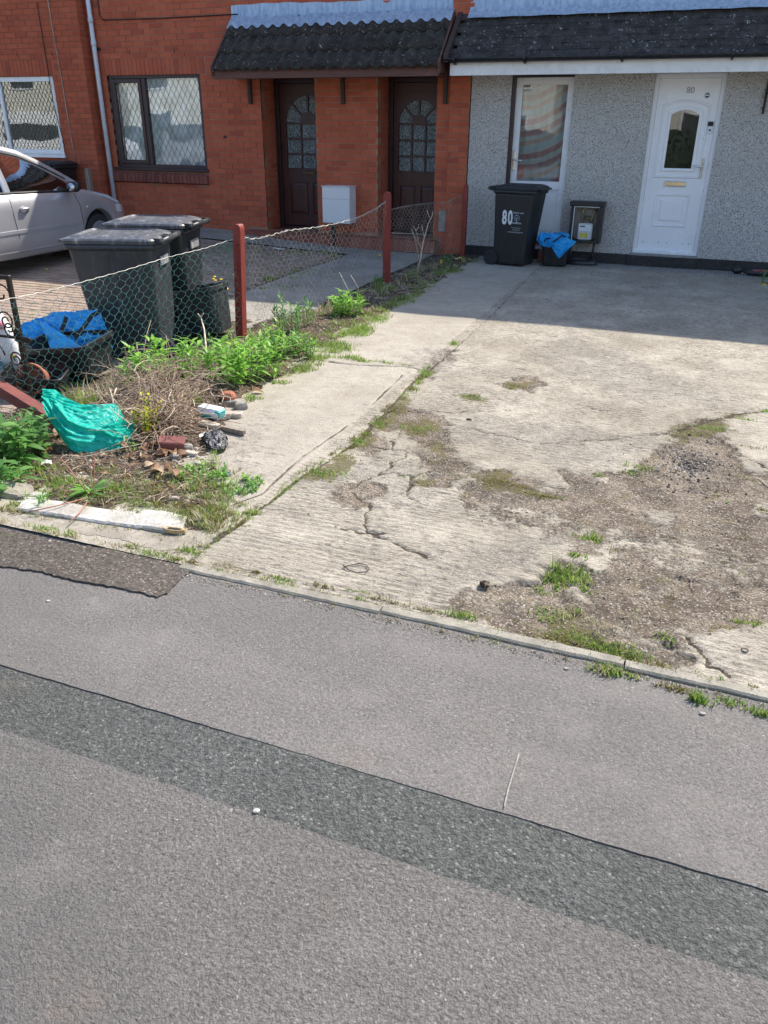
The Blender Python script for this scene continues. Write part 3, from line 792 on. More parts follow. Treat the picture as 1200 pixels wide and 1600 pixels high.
# ---- concrete edging along the pavement ------------------------------
edge = empty('edging_kerb', (-.9, 2.425, -.02)); tag(edge, kind='structure')
xx = -1.86
while xx < 5:
    ln = .912
    b_ = MB(); n = 24; P = []
    for i in range(n + 1):
        x = xx + ln * i / n
        e = (rnd.random() - .5) * .004; h = .004 + .003 * math.sin(xx * 7 + 1) + (rnd.random() - .5) * .002
        yo = 2.396 + .008 * math.sin(xx * 5.1)
        P.append([(x, yo + e, -.09), (x, yo + e, h - .007), (x, yo + e + .007, h), (x, yo + .043, h + .001), (x, yo + .048 + e, h - .006), (x, yo + .048 + e, -.09)])
    b_.loft(P, smooth=False)
    b_.build('kerb_stone', M_kerb, edge)
    xx += .918
# ---- soil bed on the left -------------------------------------------
bx = lambda y: np.interp(y, [2.45, 2.75, 3.05, 3.4, 3.75, 4.3, 5.0, 5.5, 5.75, 7.7, 10.6, 11.5], [-1.93, -1.92, -2.02, -2.28, -2.50, -2.78, -2.74, -2.66, -2.84, -2.88, -2.90, -2.95])
xs2 = np.arange(-4.15, -1.7, .016); ys2 = np.arange(2.50, 11.5, .02)
X2, Y2 = np.meshgrid(xs2, ys2)
e2 = bx(Y2) + (fbm(X2 * 7, Y2 * 7, 71, 4) - .5) * .16
ins = sstep(-.05, .06, e2 - X2)
mound = np.exp(-(((X2 + 3.15) / .38) ** 2 + ((Y2 - 4.15) / .62) ** 2)) * .13
lowl = sstep(-3.3, -4.0, X2) * .05
Z2 = -.05 + ins * (.058 + (fbm(X2 * 5, Y2 * 5, 72, 4) - .5) * .05 + (fbm(X2 * 30, Y2 * 30, 73, 3) - .5) * .022) + mound * ins - lowl
front = sstep(2.56, 2.74, Y2 + (fbm(X2 * 6, Y2 * 6, 75, 3) - .5) * .1)
Z2 = Z2 * front + (1 - front) * -.08
m = MB(); m.grid([[(X2[i, j], Y2[i, j], Z2[i, j]) for j in range(len(xs2))] for i in range(len(ys2))])
tag(m.build('soil_bed', M_soil), kind='structure')
def soil_z(x, y):
    j = int(np.clip((x + 4.15) / .016, 0, len(xs2) - 1)); i = int(np.clip((y - 2.50) / .02, 0, len(ys2) - 1))
    return float(Z2[i, j])
def ground_z(x, y):
    if x < -4.1: return float(yard_z(x, y))
    z = soil_z(x, y) if (x < -1.72 and y > 2.5) else -1
    if x > GRX0 and y > GRY0 and x < GRX1 and y < GRY1: z = max(z, drive_z(x, y))
    if y < 2.40: z = ZP
    return z

# ---- mossy brown strip of old tarmac in front of the bed --------------
pp = gw([(0, 824), (120, 850), (210, 862), (300, 872), (312, 884), (284, 900), (262, 926), (246, 932), (190, 918), (120, 906), (60, 892), (0, 884)])
pp = [(-6, 2.45)] + [(a, b_) for a, b_ in pp] + [(-6, 2.12)]
P2 = []
for i in range(len(pp)):
    a = Vector(pp[i]); b_ = Vector(pp[(i + 1) % len(pp)]); n = max(1, int((b_ - a).length / .02))
    for k in range(n):
        q = a.lerp(b_, k / n); P2.append((q.x + (rnd.random() - .5) * .012, q.y + (rnd.random() - .5) * .012))
m = MB(); m.prismz(P2, ZP - .03, ZP + .0068)
tag(m.build('old_tarmac_patch', M_patch), kind='structure')
# concrete haunch beside the white slab
hp = gw([(-60, 770), (0, 765), (60, 772), (110, 776), (250, 800), (320, 812), (345, 826), (322, 858), (250, 862), (180, 842), (100, 832), (30, 822), (-60, 812)])
P2 = []
for i in range(len(hp)):
    a = Vector(hp[i]); b_ = Vector(hp[(i + 1) % len(hp)]); n = max(1, int((b_ - a).length / .02))
    for k in range(n):
        q = a.lerp(b_, k / n); P2.append((q.x + (rnd.random() - .5) * .016, q.y + (rnd.random() - .5) * .016))
m = MB(); m.prismz(P2, -.06, .004); tag(m.build('concrete_haunch', M_haunch), kind='structure')

# ---- neighbour's yard --------------------------------------------------
sheet('yard', M_joint, -16, -3.95, 2.45, 11.6, -.006, .12, .12, zf=lambda x, y: yard_z(x, y), skirt=0)
# concrete path: a strip along the fence and one along the doorstep
sheet('concrete_path', M_ybase, -4.72, -3.62, 6.3, 11.6, .012, .06, .06, zf=lambda x, y: yard_z(x, y) * 1.0 + (fbm(x * 2, y * 2, 8, 3) - .5) * .01 + np.where(x > -4, 0.0, 0), skirt=0)
sheet('concrete_path', M_ybase, -9.0, -4.72, 10.75, 11.6, .016, .06, .06, zf=lambda x, y: yard_z(x, y), skirt=0)
paving = empty('block_paving', (-6, 7, 0)); tag(paving, kind='structure')
bm_ = MB(); bm_.bbox(-.0975, .0975, -.0475, .0475, -.05, 0, .006)
bme = bm_.mesh('block', M_block)
cand = []
row = 0; y = 3.1
while y < 10.7:
    x = -12.5 + (.1 if row % 2 else 0)
    while x < -4.1:
        if not (x > -4.80 and y > 6.25) and x < -4.15: cand.append((x, y))
        x += .201
    y += .101; row += 1
cand.sort(key=lambda p: p[0] ** 2 + p[1] ** 2 + (40 if p[1] < 3.9 else 0))
# the 300 nearest in view are separate blocks, the rest one joined part
def vis(x, y):
    q = Rc.T @ np.array([x, y, -HCAM]); u = 600 + FPX * q[0] / q[2]; v = 800 + FPX * q[1] / q[2]
    return -10 < u < 1200 and v < 620
near = [c for c in cand if vis(*c)][:300]; ns = set(near)
for (x, y) in near:
    inst('block', bme, (x + 6 + rnd.uniform(-.002, .002), y - 7, float(yard_z(x, y)) + .012 + rnd.uniform(-.003, .003)), paving, (rnd.uniform(-.012, .012), rnd.uniform(-.012, .012), rnd.uniform(-.01, .01)))
m = MB()
for (x, y) in cand:
    if (x, y) in ns: continue
    z = float(yard_z(x, y)) + .010 + rnd.uniform(-.002, .002)
    m.box(x - .0965, x + .0965, y - .0465, y + .0465, z - .03, z)
m.build('block', M_block, paving, kind='stuff')

# ================================================================== BUILDINGS
BC = {}
def brick_mesh(L, H, mat, key):
    k = (round(L, 2), round(H, 3), key)
    if k not in BC:
        b = MB(); d = .030; c = .0025
        vs = [(0, 0 + c, 0), (L, 0 + c, 0), (L, 0 + c, H), (0, 0 + c, H), (c, 0, c), (L - c, 0, c), (L - c, 0, H - c), (c, 0, H - c), (0, d, 0), (L, d, 0), (L, d, H), (0, d, H)]
        b.add(vs, [(4, 5, 6, 7), (0, 1, 5, 4), (1, 2, 6, 5), (2, 3, 7, 6), (3, 0, 4, 7), (8, 9, 1, 0), (3, 2, 10, 11), (0, 3, 11, 8), (1, 9, 10, 2)])
        BC[k] = b.mesh('brick', mat)
    return BC[k]
class BrickSet:
    """collects brick placements in world space; the 300 that show largest become parts, the rest one joined part"""
    def __init__(s): s.items = []
    def wall(s, org, rz, u0, u1, z0, z1, holes=(), key='w', mat=None, pitch=.225, zoff=0.0, soldier=()):
        M = Matrix.Translation(org) @ Matrix.Rotation(rz, 4, 'Z')
        k0 = int(math.floor((z0 - zoff) / .075))
        for k in range(k0, int((z1 - zoff) / .075) + 1):
            za = k * .075 + zoff + .005; zb = za + .065
            za_, zb_ = max(za, z0), min(zb, z1)
            if zb_ - za_ < .02: continue
            ivs = [(u0, u1)]
            for (a, b, c, d) in list(holes) + list(soldier):
                if zb_ > c + .01 and za_ < d - .01:
                    nv = []
                    for (p, q) in ivs:
                        if b <= p or a >= q: nv.append((p, q)); continue
                        if a > p: nv.append((p, a))
                        if b < q: nv.append((b, q))
                    ivs = nv
            for (p, q) in ivs:
                off = (pitch / 2 if k % 2 else 0)
                u = math.floor((p - off) / pitch) * pitch + off
                while u < q:
                    a = max(u + .005, p); b = min(u + pitch - .005, q)
                    if b - a > .03: s.items.append((M, a, b - a, za_, zb_ - za_, key, mat, 0))
                    u += pitch
        for (a, b, c, d) in soldier:
            u = a
            while u < b - .03:
                L = min(.065, b - u); s.items.append((M, u + .003, L, c + .005, d - c - .01, key, mat, 0)); u += .075
    def emit(s, parent, limit=290):
        def dist(it):
            M, u, L, z, H, *_ = it
            p = M @ Vector((u + L / 2, 0, z)); q = Rc.T @ np.array([p.x, p.y, p.z - HCAM])
            px = 600 + FPX * q[0] / q[2]; py = 800 + FPX * q[1] / q[2]
            inv = not (-5 < px < 1205 and -5 < py < 1600)
            return (inv, -(L * H / (q[2] ** 2)) * (1 if L > .1 else 1))
        s.items.sort(key=dist)
        Mi = root_mat(parent).inverted(); pp = parent.parent
        if pp is not None: Mi = (root_mat(pp) @ root_mat(parent)).inverted()
        rest = MB()
        for i, (M, u, L, z, H, key, mat, _) in enumerate(s.items):
            jy = rnd.uniform(-.0015, .0015)
            if i < limit:
                T = Mi @ M @ Matrix.Translation((u, jy, z))
                o = bpy.data.objects.new('brick', brick_mesh(L, H, mat, key)); COL.objects.link(o); o.parent = parent
                o.matrix_local = T
            else:
                b = MB(); d = .03
                b.add([(u, jy, z), (u + L, jy, z), (u + L, jy, z + H), (u, jy, z + H), (u, d, z), (u + L, d, z), (u + L, d, z + H), (u, d, z + H)],
                      [(0, 1, 2, 3), (4, 5, 1, 0), (3, 2, 6, 7), (0, 3, 7, 4), (1, 5, 6, 2)])
                b.xf(M); rest.add(b.v, b.f)
        rest.build('brick', s.items[-1][6], parent, kind='stuff')
def backing(mb, x0, x1, y0, y1, z0, z1, holes):
    """solid wall with rectangular holes"""
    zs = sorted(set([z0, z1] + [h[2] for h in holes] + [h[3] for h in holes])); zs = [z for z in zs if z0 <= z <= z1]
    for a, b in zip(zs[:-1], zs[1:]):
        ivs = [(x0, x1)]
        for h in holes:
            if h[2] < b - 1e-6 and h[3] > a + 1e-6:
                nv = []
                for (p, q) in ivs:
                    if h[1] <= p or h[0] >= q: nv.append((p, q)); continue
                    if h[0] > p: nv.append((p, h[0]))
                    if h[1] < q: nv.append((h[1], q))
                ivs = nv
        for (p, q) in ivs: mb.box(p, q, y0, y1, a, b)
def text_obj(body, size, mat, loc, rot, parent, name='lettering', ext=.001, sx=1.0, bold=0.0, align='CENTER', slant=0.0):
    cu = bpy.data.curves.new('t', 'FONT'); cu.body = body; cu.size = size; cu.extrude = ext; cu.offset = bold
    cu.align_x = align; cu.align_y = 'CENTER'; cu.shear = slant; cu.resolution_u = 3
    o = bpy.data.objects.new('t', cu); COL.objects.link(o)
    dg = bpy.context.evaluated_depsgraph_get()
    me = bpy.data.meshes.new_from_object(o.evaluated_get(dg)); me.name = name
    bpy.data.objects.remove(o); me.materials.clear(); me.materials.append(mat)
    r = bpy.data.objects.new(name, me); COL.objects.link(r); r.parent = parent
    r.location = loc; r.rotation_euler = rot; r.scale = (sx, 1, 1)
    return r
YW = 11.5
# ---------------------------------------------------------------- middle brick house
bh = empty('brick_house', (-6.4, YW, 0), label='red brick house with brown lattice window, two mahogany doors and a small tiled canopy', cat='house')
wall = empty('wall', (0, 0, 0)); wall.parent = bh
WX0, WX1 = -9.42, -3.25
OPEN = [(-9.11, -7.42, .99, 2.35), (-6.42, -5.545, .19, 2.30), (-4.58, -3.72, .19, 2.30)]
m = MB(); backing(m, WX0 - .6, WX1, YW + .006, YW + .11, -.2, 4.9, OPEN)
m.build('mortar_bed', M_mortar, wall)
bs = BrickSet()
bs.wall((0, YW, 0), 0, WX0 - .3, -3.53, -.1, 4.9, OPEN + [(-9.20, -7.40, .81, .98), (-6.75, -3.6, -.2, .18)], 'w', M_brick, soldier=[(-9.20, -7.33, 2.325, 2.55)])
bs.wall((0, YW - .03, 0), 0, -3.53, WX1, -.1, 4.9, [], 'w', M_brick)
# reveals of the two recessed doorways (their left cheeks face us)
for xl in (-6.42, -4.58):
    bs.wall((xl, YW + .0, 0), PI / 2, .012, .46, .19, 2.30, [], 'w', M_brick)
bs.emit(wall, 298)
m = MB(); m.box(-3.53, WX1, YW - .024, YW + .004, -.1, 4.9)
for xl in (-6.42, -4.58): m.box(xl - .05, xl - .006, YW + .112, YW + .55, .0, 2.5)
for xr in (-5.545, -3.72): m.box(xr + .0, xr + .06, YW + .112, YW + .55, .0, 2.5)
for (a, b_) in ((-6.45, -5.5), (-4.6, -3.7)): m.box(a, b_, YW + .01, YW + .6, 2.305, 2.4)
m.build('recess_lining', M_mortar, wall)
# weep slots
m = MB()
for x in (-8.63, -7.83, -7.03): m.box(x, x + .012, YW - .002, YW + .01, 2.60, 2.665)
m.build('weep_vent', M_black, wall)
m = MB(); m.tube([(-7.06, YW - .02, 1.49), (-7.06, YW + .01, 1.49)], .018, 10); m.build('overflow_pipe', M_blackpl, bh)
m = MB(); m.tube([(-9.08, YW - .012, 4.8), (-9.08, YW - .012, 3.12), (-9.03, YW - .012, 3.06), (-8.0, YW - .012, 3.05), (-6.7, YW - .012, 3.06)], .008, 5); m.build('cable', M_black, bh)

def lattice(mb, x0, x1, z0, z1, y, pw, ph):
    """diamond leadwork clipped to a rectangle"""
    s = ph / pw
    for sg in (1, -1):
        c = -((x1 - x0) * s + (z1 - z0)); step = ph
        while c < (x1 - x0) * s + (z1 - z0):
            # line z = z0 + c + sg*s*(x-x0) (sg=1) or z = z0 + c - ...
            pts = []
            for x in (x0, x1):
                z = z0 + c + sg * s * (x - x0)
                pts.append((x, z))
            (xa, za), (xb, zb) = pts
            # clip
            def cl(zt):
                t = (zt - za) / (zb - za); return (xa + (xb - xa) * t, zt)
            q = [(xa, za), (xb, zb)]
            lo, hi = min(za, zb), max(za, zb)
            if hi > z0 and lo < z1:
                out = []
                for (x, z) in q: out.append(cl(z0) if z < z0 else (cl(z1) if z > z1 else (x, z)))
                (ax, az), (bx_, bz) = out
                if math.hypot(bx_ - ax, bz - az) > .02:
                    d = Vector((bx_ - ax, 0, bz - az)).normalized(); n = Vector((-d.z, 0, d.x)) * .0021
                    A = Vector((ax, y, az)); B = Vector((bx_, y, bz)); yy = Vector((0, .003, 0))
                    vs = [A - n, B - n, B + n, A + n]; vs = vs + [v + yy for v in vs]
                    mb.add(vs, [(0, 1, 2, 3), (0, 4, 5, 1), (3, 2, 6, 7), (1, 5, 6, 2), (0, 3, 7, 4)])
            c += step
def frame_ring(mb, x0, x1, z0, z1, y0, y1, w_, wb=None):
    wb = wb or w_
    mb.bbox(x0, x0 + w_, y0, y1, z0, z1, .004); mb.bbox(x1 - w_, x1, y0, y1, z0, z1, .004)
    mb.bbox(x0 + w_, x1 - w_, y0 + .001, y1 - .001, z1 - w_, z1, .004); mb.bbox(x0 + w_, x1 - w_, y0 + .001, y1 - .001, z0, z0 + wb, .004)
# window
win = MB(); frame_ring(win, -9.11, -7.42, 1.0, 2.345, YW + .03, YW + .10, .06, .08)
win.bbox(-8.505, -8.435, YW + .03, YW + .10, 1.08, 2.285, .004)
win.bbox(-9.16, -7.40, YW - .035, YW + .03, .985, 1.03, .006)
win = win.build('window', M_frame, bh)
sash = MB(); frame_ring(sash, -9.045, -8.51, 1.085, 2.28, YW + .018, YW + .06, .055, .055); sash.build('opening_sash', M_frame, win)
for (a, b_, c, d) in ((-8.99, -8.565, 1.14, 2.225), (-8.435, -7.48, 1.08, 2.285)):
    q = MB(); q.box(a, b_, YW + .064, YW + .068, c, d); q.build('pane', M_glass, win)
    q = MB(); lattice(q, a, b_, c, d, YW + .058, .098, .165); q.build('lead_lattice', M_leadcame, win)
q = MB(); N = 120; P = []
for z in (1.02, 2.33): P.append([(-9.05 + 1.58 * i / N, YW + .115 + .014 * math.sin(i * .9) + .008 * math.sin(i * .37), z) for i in range(N + 1)])
q.grid(P); q.build('net_curtain', M_net, win)
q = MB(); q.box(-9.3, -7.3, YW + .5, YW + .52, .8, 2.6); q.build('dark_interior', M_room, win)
# sloping brick sill
sill = MB(); sill.box(-9.2, -7.40, YW + .0, YW + .09, .78, .975); sill = sill.build('sill', M_mortar, bh)
sb = MB(); sb.add([(0, -.055, .02), (.065, -.055, .02), (.065, .0, -.19 + .19), (0, 0, 0)], []) 
sb = MB(); L = .067
vs = [(0, -.06, -.03), (L, -.06, -.03), (L, .02, .005), (0, .02, .005), (0, -.06, -.14), (L, -.06, -.14), (L, .02, -.17), (0, .02, -.17)]
sb.add(vs, [(0, 1, 2, 3), (4, 5, 1, 0), (5, 6, 2, 1), (7, 4, 0, 3), (6, 5, 4, 7)]); sbm = sb.mesh('sill_brick', M_brick_sill)
sr = root_mat(bh).inverted()
for i in range(24):
    x = -9.2 + i * .075
    o = bpy.data.objects.new('brick', sbm); COL.objects.link(o); o.parent = sill; o.matrix_local = (root_mat(bh)).inverted() @ Matrix.Translation((x, YW - .005 + rnd.uniform(-.002, .002), .965))

# ---- quarry-tiled doorstep
step = MB(); step.box(-6.72, -3.62, YW - .215, YW + .5, -.1, .172); step = step.build('doorstep', M_mortar, bh)
tm = MB(); tm.bbox(-.074, .074, -.074, .074, -.012, 0, .003); tme = tm.mesh('quarry_tile', M_qtile)
Mi = root_mat(bh).inverted()
def put(me_, parent, M, name):
    o = bpy.data.objects.new(name, me_); COL.objects.link(o); o.parent = parent; o.matrix_local = Mi @ M; return o
x = -6.72 + .076
while x < -3.64:
    for r_ in range(2): put(tme, step, Matrix.Translation((x, YW - .145 + r_ * .152, .184 + rnd.uniform(-.001, .001))), 'tile')
    if x < -5.55 and x > -6.42 or x < -3.72 and x > -4.58:
        for r_ in range(2, 4): put(tme, step, Matrix.Translation((x, YW - .145 + r_ * .152, .184)), 'tile')
    put(tme, step, Matrix.Translation((x, YW - .217, .100)) @ Matrix.Rotation(PI / 2, 4, 'X'), 'tile')
    x += .152
m = MB(); m.box(-6.7, -3.6, YW - .222, YW - .2, -.1, .02); m.build('step_base', M_black, bh)

# ---- mahogany doors
def arch_poly(cx, cz, r0, r1, a0, a1, n=10):
    return [(cx + r1 * math.cos(a0 + (a1 - a0) * i / n), cz + r1 * math.sin(a0 + (a1 - a0) * i / n)) for i in range(n + 1)] + \
           [(cx + r0 * math.cos(a1 + (a0 - a1) * i / n), cz + r0 * math.sin(a1 + (a0 - a1) * i / n)) for i in range(n + 1)]
def mahogany(x0, x1, z0, z1, y, label, extras):
    fr = MB(); fr.bbox(x0 - .02, x0 + .05, y - .03, y + .07, z0 - .02, z1 + .03, .004); fr.bbox(x1 - .05, x1 + .02, y - .03, y + .07, z0 - .02, z1 + .03, .004)
    fr.bbox(x0 + .05, x1 - .05, y - .03, y + .07, z1 - .03, z1 + .03, .004); fr.bbox(x0, x1, y - .05, y + .06, z0 - .03, z0 + .02, .004)
    door = MB(); a = x0 + .055; b = x1 - .055; W_ = b - a; c = z0 + .03; d = z1 - .035; H_ = d - c; cx = (a + b) / 2
    gw_ = W_ * .40; g0 = c + H_ * .415; gs = c + H_ * .735     # glazing: squares from g0 to gs, fan above
    R = gw_
    Y0, Y1 = y, y + .04
    door.box(a, cx - gw_, Y0, Y1, c, d); door.box(cx + gw_, b, Y0, Y1, c, d)
    door.box(cx - gw_, cx + gw_, Y0, Y1, c, g0 - .0)
    # spandrel above the fan
    n = 14; top = [(cx + gw_ * math.cos(PI * i / n), gs + R * math.sin(PI * i / n)) for i in range(n + 1)]
    for i in range(n):
        (xa, za), (xb, zb) = top[i], top[i + 1]
        door.add([(xb, Y0, zb), (xa, Y0, za), (xa, Y0, d), (xb, Y0, d), (xb, Y1, zb), (xa, Y1, za), (xa, Y1, d), (xb, Y1, d)], [(0, 1, 2, 3), (0, 4, 5, 1), (4, 7, 6, 5)])
    door = door.build('door', M_door, bh, label=label)
    frm = fr.build('door_frame', M_frame, bh)
    # glazing bars
    g = MB(); bw = .012
    for k in (1, 2): g.bbox(cx - gw_ + 2 * gw_ * k / 3 - bw, cx - gw_ + 2 * gw_ * k / 3 + bw, Y0 - .004, Y1, g0, gs, .003)
    for k in (0, 1, 2, 3): zz = g0 + (gs - g0) * k / 3; g.bbox(cx - gw_, cx + gw_, Y0 - .006, Y1 - .002, zz - bw, zz + bw, .003)
    for k in (1, 2, 3):
        an = PI * k / 4; da = bw / R
        p0 = Vector((cx + .35 * R * math.cos(an), 0, gs + .35 * R * math.sin(an))); p1 = Vector((cx + R * math.cos(an), 0, gs + R * math.sin(an)))
        t = (p1 - p0).normalized(); nn = Vector((-t.z, 0, t.x)) * bw
        vs = [p0 - nn, p1 - nn, p1 + nn, p0 + nn]
        vs = [Vector((v.x, Y0 - .005, v.z)) for v in vs] + [Vector((v.x, Y1, v.z)) for v in vs]
        g.add(vs, [(0, 1, 2, 3), (0, 4, 5, 1), (1, 5, 6, 2), (2, 6, 7, 3), (3, 7, 4, 0)])
    n = 12; hub = [(cx + .36 * R * math.cos(PI * i / n), gs + .42 * R * math.sin(PI * i / n)) for i in range(n + 1)]
    g.prism(hub, Y0 - .007, Y1)
    g.build('glazing_bar', M_door, door)
    for k in range(3):
        for j in range(3):
            q = MB(); xa = cx - gw_ + 2 * gw_ * k / 3; za = g0 + (gs - g0) * j / 3
            q.box(xa + .006, xa + 2 * gw_ / 3 - .006, Y0 + .018, Y0 + .024, za + .006, za + (gs - g0) / 3 - .006); q.build('pane', M_obsc, door)
    for k in range(4):
        q = MB(); q.prism(arch_poly(cx, gs, .34 * R, R * 1.02, PI * k / 4 + .05, PI * (k + 1) / 4 - .05, 6), Y0 + .018, Y0 + .024); q.build('pane', M_obsc, door)
    # raised lower panels
    for (pa, pb) in ((a + W_ * .12, cx - .035), (cx + .035, b - W_ * .12)):
        q = MB(); za, zb = c + H_ * .08, c + H_ * .325
        r1 = [(pa, Y0 - .001, za), (pb, Y0 - .001, za), (pb, Y0 - .001, zb), (pa, Y0 - .001, zb)]
        def ins_(k, yy): return [(pa + k, yy, za + k), (pb - k, yy, za + k), (pb - k, yy, zb - k), (pa + k, yy, zb - k)]
        q.loft([ins_(0, Y0 - .0005), ins_(.004, Y0 - .012), ins_(.018, Y0 - .012), ins_(.026, Y0 - .002), ins_(.055, Y0 - .010)], cap=False, smooth=False)
        q.add(ins_(.055, Y0 - .010), [(0, 1, 2, 3)]); q.build('raised_panel', M_door, door)
    if extras:
        q = MB(); q.bbox(cx - .10, cx + .10, Y0 - .014, Y0, c + H_ * .375, c + H_ * .375 + .05, .004); q.bbox(cx - .08, cx + .08, Y0 - .02, Y0 - .012, c + H_ * .375 + .01, c + H_ * .375 + .04, .003)
        q.build('letter_plate', simple('tarnished_brass', (.10, .07, .04), .4, metal=.7), door)
        o = text_obj('11', .085, M_frame, (0, 0, 0), (PI / 2, 0, 0), bh, 'door_number', .003, 1, .004); o.location = Mi @ Vector((cx, Y0 - .009, gs + .055))
        for (kx, kz) in ((1.5, .5), (2.5, 2.5)):
            px_ = cx - gw_ + 2 * gw_ * kx / 3; pz_ = g0 + (gs - g0) * kz / 3
            q = MB()
            for rr in (.064, .045, .024):
                q.tube([(px_ + rr * math.cos(t * PI / 10), Y0 + .014, pz_ + rr * math.sin(t * PI / 10)) for t in range(21)], .0045, 5, cap=False)
            q.build('bullseye_ring', M_obsc, door)
    return door
mahogany(-6.40, -5.36, .20, 2.24, YW + .44, 'dark red-brown door with fan light, house number and letter plate', True)
mahogany(-4.56, -3.68, .20, 2.24, YW + .44, 'dark red-brown door with fan light and no letter plate', False)
q = MB(); q.bbox(-6.36, -6.33, YW + .385, YW + .412, 1.30, 1.40, .004); q.build('bell_push', M_black, bh)

# ---- white meter cupboard on legs of pipe
mc = MB(); mc.bbox(-5.36, -4.92, YW - .235, YW - .002, .36, .86, .008); mc = mc.build('meter_cupboard', M_meter, bh)
q = MB(); q.bbox(-5.352, -4.928, YW - .243, YW - .236, .37, .69, .002); q.build('lower_flap', M_meter, mc)
q = MB(); q.bbox(-5.352, -4.928, YW - .243, YW - .236, .698, .852, .002); q.build('upper_flap', M_meter, mc)
q = MB(); q.bbox(-5.37, -4.91, YW - .245, YW - .0, .86, .872, .003); q.build('cap', M_pvc, mc)
q = MB(); q.tube([(-5.22, YW - .2, .36), (-5.22, YW - .2, -.02)], .014, 6); q.tube([(-5.17, YW - .2, .36), (-5.17, YW - .26, .2), (-5.16, YW - .26, -.02)], .018, 6); q.build('supply_pipe', M_black, mc)
q = MB(); q.bbox(-3.63, -3.52, YW - .045, YW - .001, .30, .58, .006); q.build('vent_cover', M_stoneg, bh)

# ---- canopy
can = empty('canopy', (0, 0, 0)); can.parent = bh
CX0, CX1 = -6.80, -3.52; CYf = 10.88; CZf = 2.345; CZt = 2.985
m = MB(); m.bbox(CX0, CX1, CYf + .01, CYf + .035, 2.232, 2.345, .003); m.build('fascia', M_fascia, can)
m = MB(); m.box(CX0 + .01, CX1 - .01, CYf + .036, YW - .002, 2.255, 2.268); m.build('soffit', M_fascia, can)
sl = math.atan2(CZt - CZf, YW - CYf)
for xb, lab in ((CX1 + .002, None), (CX0 - .024, None)):
    m = MB(); o2 = .0
    m.add([(xb, CYf - .01, CZf - .09), (xb + .024, CYf - .01, CZf - .09), (xb + .024, YW, CZt - .12), (xb, YW, CZt - .12),
           (xb, CYf - .03, CZf + .035), (xb + .024, CYf - .03, CZf + .035), (xb + .024, YW, CZt + .03), (xb, YW, CZt + .03)],
          [(0, 3, 2, 1), (4, 5, 6, 7), (0, 1, 5, 4), (1, 2, 6, 5), (2, 3, 7, 6), (3, 0, 4, 7)])
    m.add([(xb + .004, CYf + .04, 2.27), (xb + .02, CYf + .04, 2.27), (xb + .02, YW, 2.27), (xb + .004, YW, 2.27), (xb + .004, CYf + .04, CZf - .05), (xb + .02, CYf + .04, CZf - .05), (xb + .02, YW, CZt - .06), (xb + .004, YW, CZt - .06)],
          [(0, 3, 2, 1), (4, 5, 6, 7), (0, 1, 5, 4), (1, 2, 6, 5), (2, 3, 7, 6), (3, 0, 4, 7)])
    m.build('barge_board', M_fascia, can)
m = MB()
m.add([(CX0, CYf + .02, CZf - .02), (CX1, CYf + .02, CZf - .02), (CX1, YW, CZt - .04), (CX0, YW, CZt - .04)], [(0, 1, 2, 3)]); m.build('roof_deck', M_black, can)
# double-roll tiles
def tile_mesh(Wd, Ln, rolls, th, amp, mat):
    b = MB(); n = 9 * rolls
    def prof(t):
        u = (t * rolls) % 1.0
        return amp * (math.sin(PI * min(1, max(0, (u - .18) / .64))) ** .8 if .18 < u < .82 else 0) if t < 1 else 0
    rows = []
    for (yy, zz) in ((0, -th * .2), (0, th), (Ln, th * .15)):
        rows.append([(Wd * i / n, yy, zz + prof(i / n) * (1 if zz > 0 else .98)) for i in range(n + 1)])
    b.grid(rows, True)
    b.sm = [False] * n + [True] * n
    return b.mesh('roof_tile', mat)
tw = (CX1 - CX0) / 10
tme2 = tile_mesh(tw * 1.003, .335, 2, .026, .038, M_rtile)
Ls = math.hypot(YW - CYf, CZt - CZf)
for r_ in range(3):
    for k in range(10):
        s_ = -.05 + r_ * Ls / 3.02
        T = Matrix.Translation((CX0 + k * tw, CYf + math.cos(sl) * s_ - .0, CZf + .012 + math.sin(sl) * s_ + rnd.uniform(-.002, .002))) @ Matrix.Rotation(sl, 4, 'X') @ Matrix.Rotation(rnd.uniform(-.006, .006), 4, 'Z')
        o = bpy.data.objects.new('roof_tile', tme2); COL.objects.link(o); o.parent = can; o.matrix_local = Mi @ T
# lead flashing dressed over the rolls
rows = []
n = 180
for (yy, zz, wv) in ((YW - .004, 3.165, 0), (YW - .008, 3.04, 0), (YW - .03, 3.005, .3), (YW - .13, CZt - .095, 1), (YW - .17, CZt - .145, 1)):
    rr = []
    for i in range(n + 1):
        t = i / n * 10; u = (t * 2) % 1; a_ = .038 * (math.sin(PI * min(1, max(0, (u - .18) / .64))) ** .8 if .18 < u < .82 else 0)
        rr.append((CX0 - .01 + (CX1 - CX0 + .02) * i / n, yy - .004 * math.sin(t * 3.3), zz + .030 * wv + a_ * wv + .004 * math.sin(t * 5.1) + (.012 * math.sin(t * .9) if wv == 0 and zz > 3.1 else 0)))
    rows.append(rr)
m = MB(); m.grid(rows); o = m.build('flashing', M_lead, can)
for xb in (-6.60, -5.12, -3.62):
    m = MB(); m.bbox(xb, xb + .05, YW - .052, YW - .002, 1.93, 2.262, .004); m.build('timber_bracket', M_gallows, can)

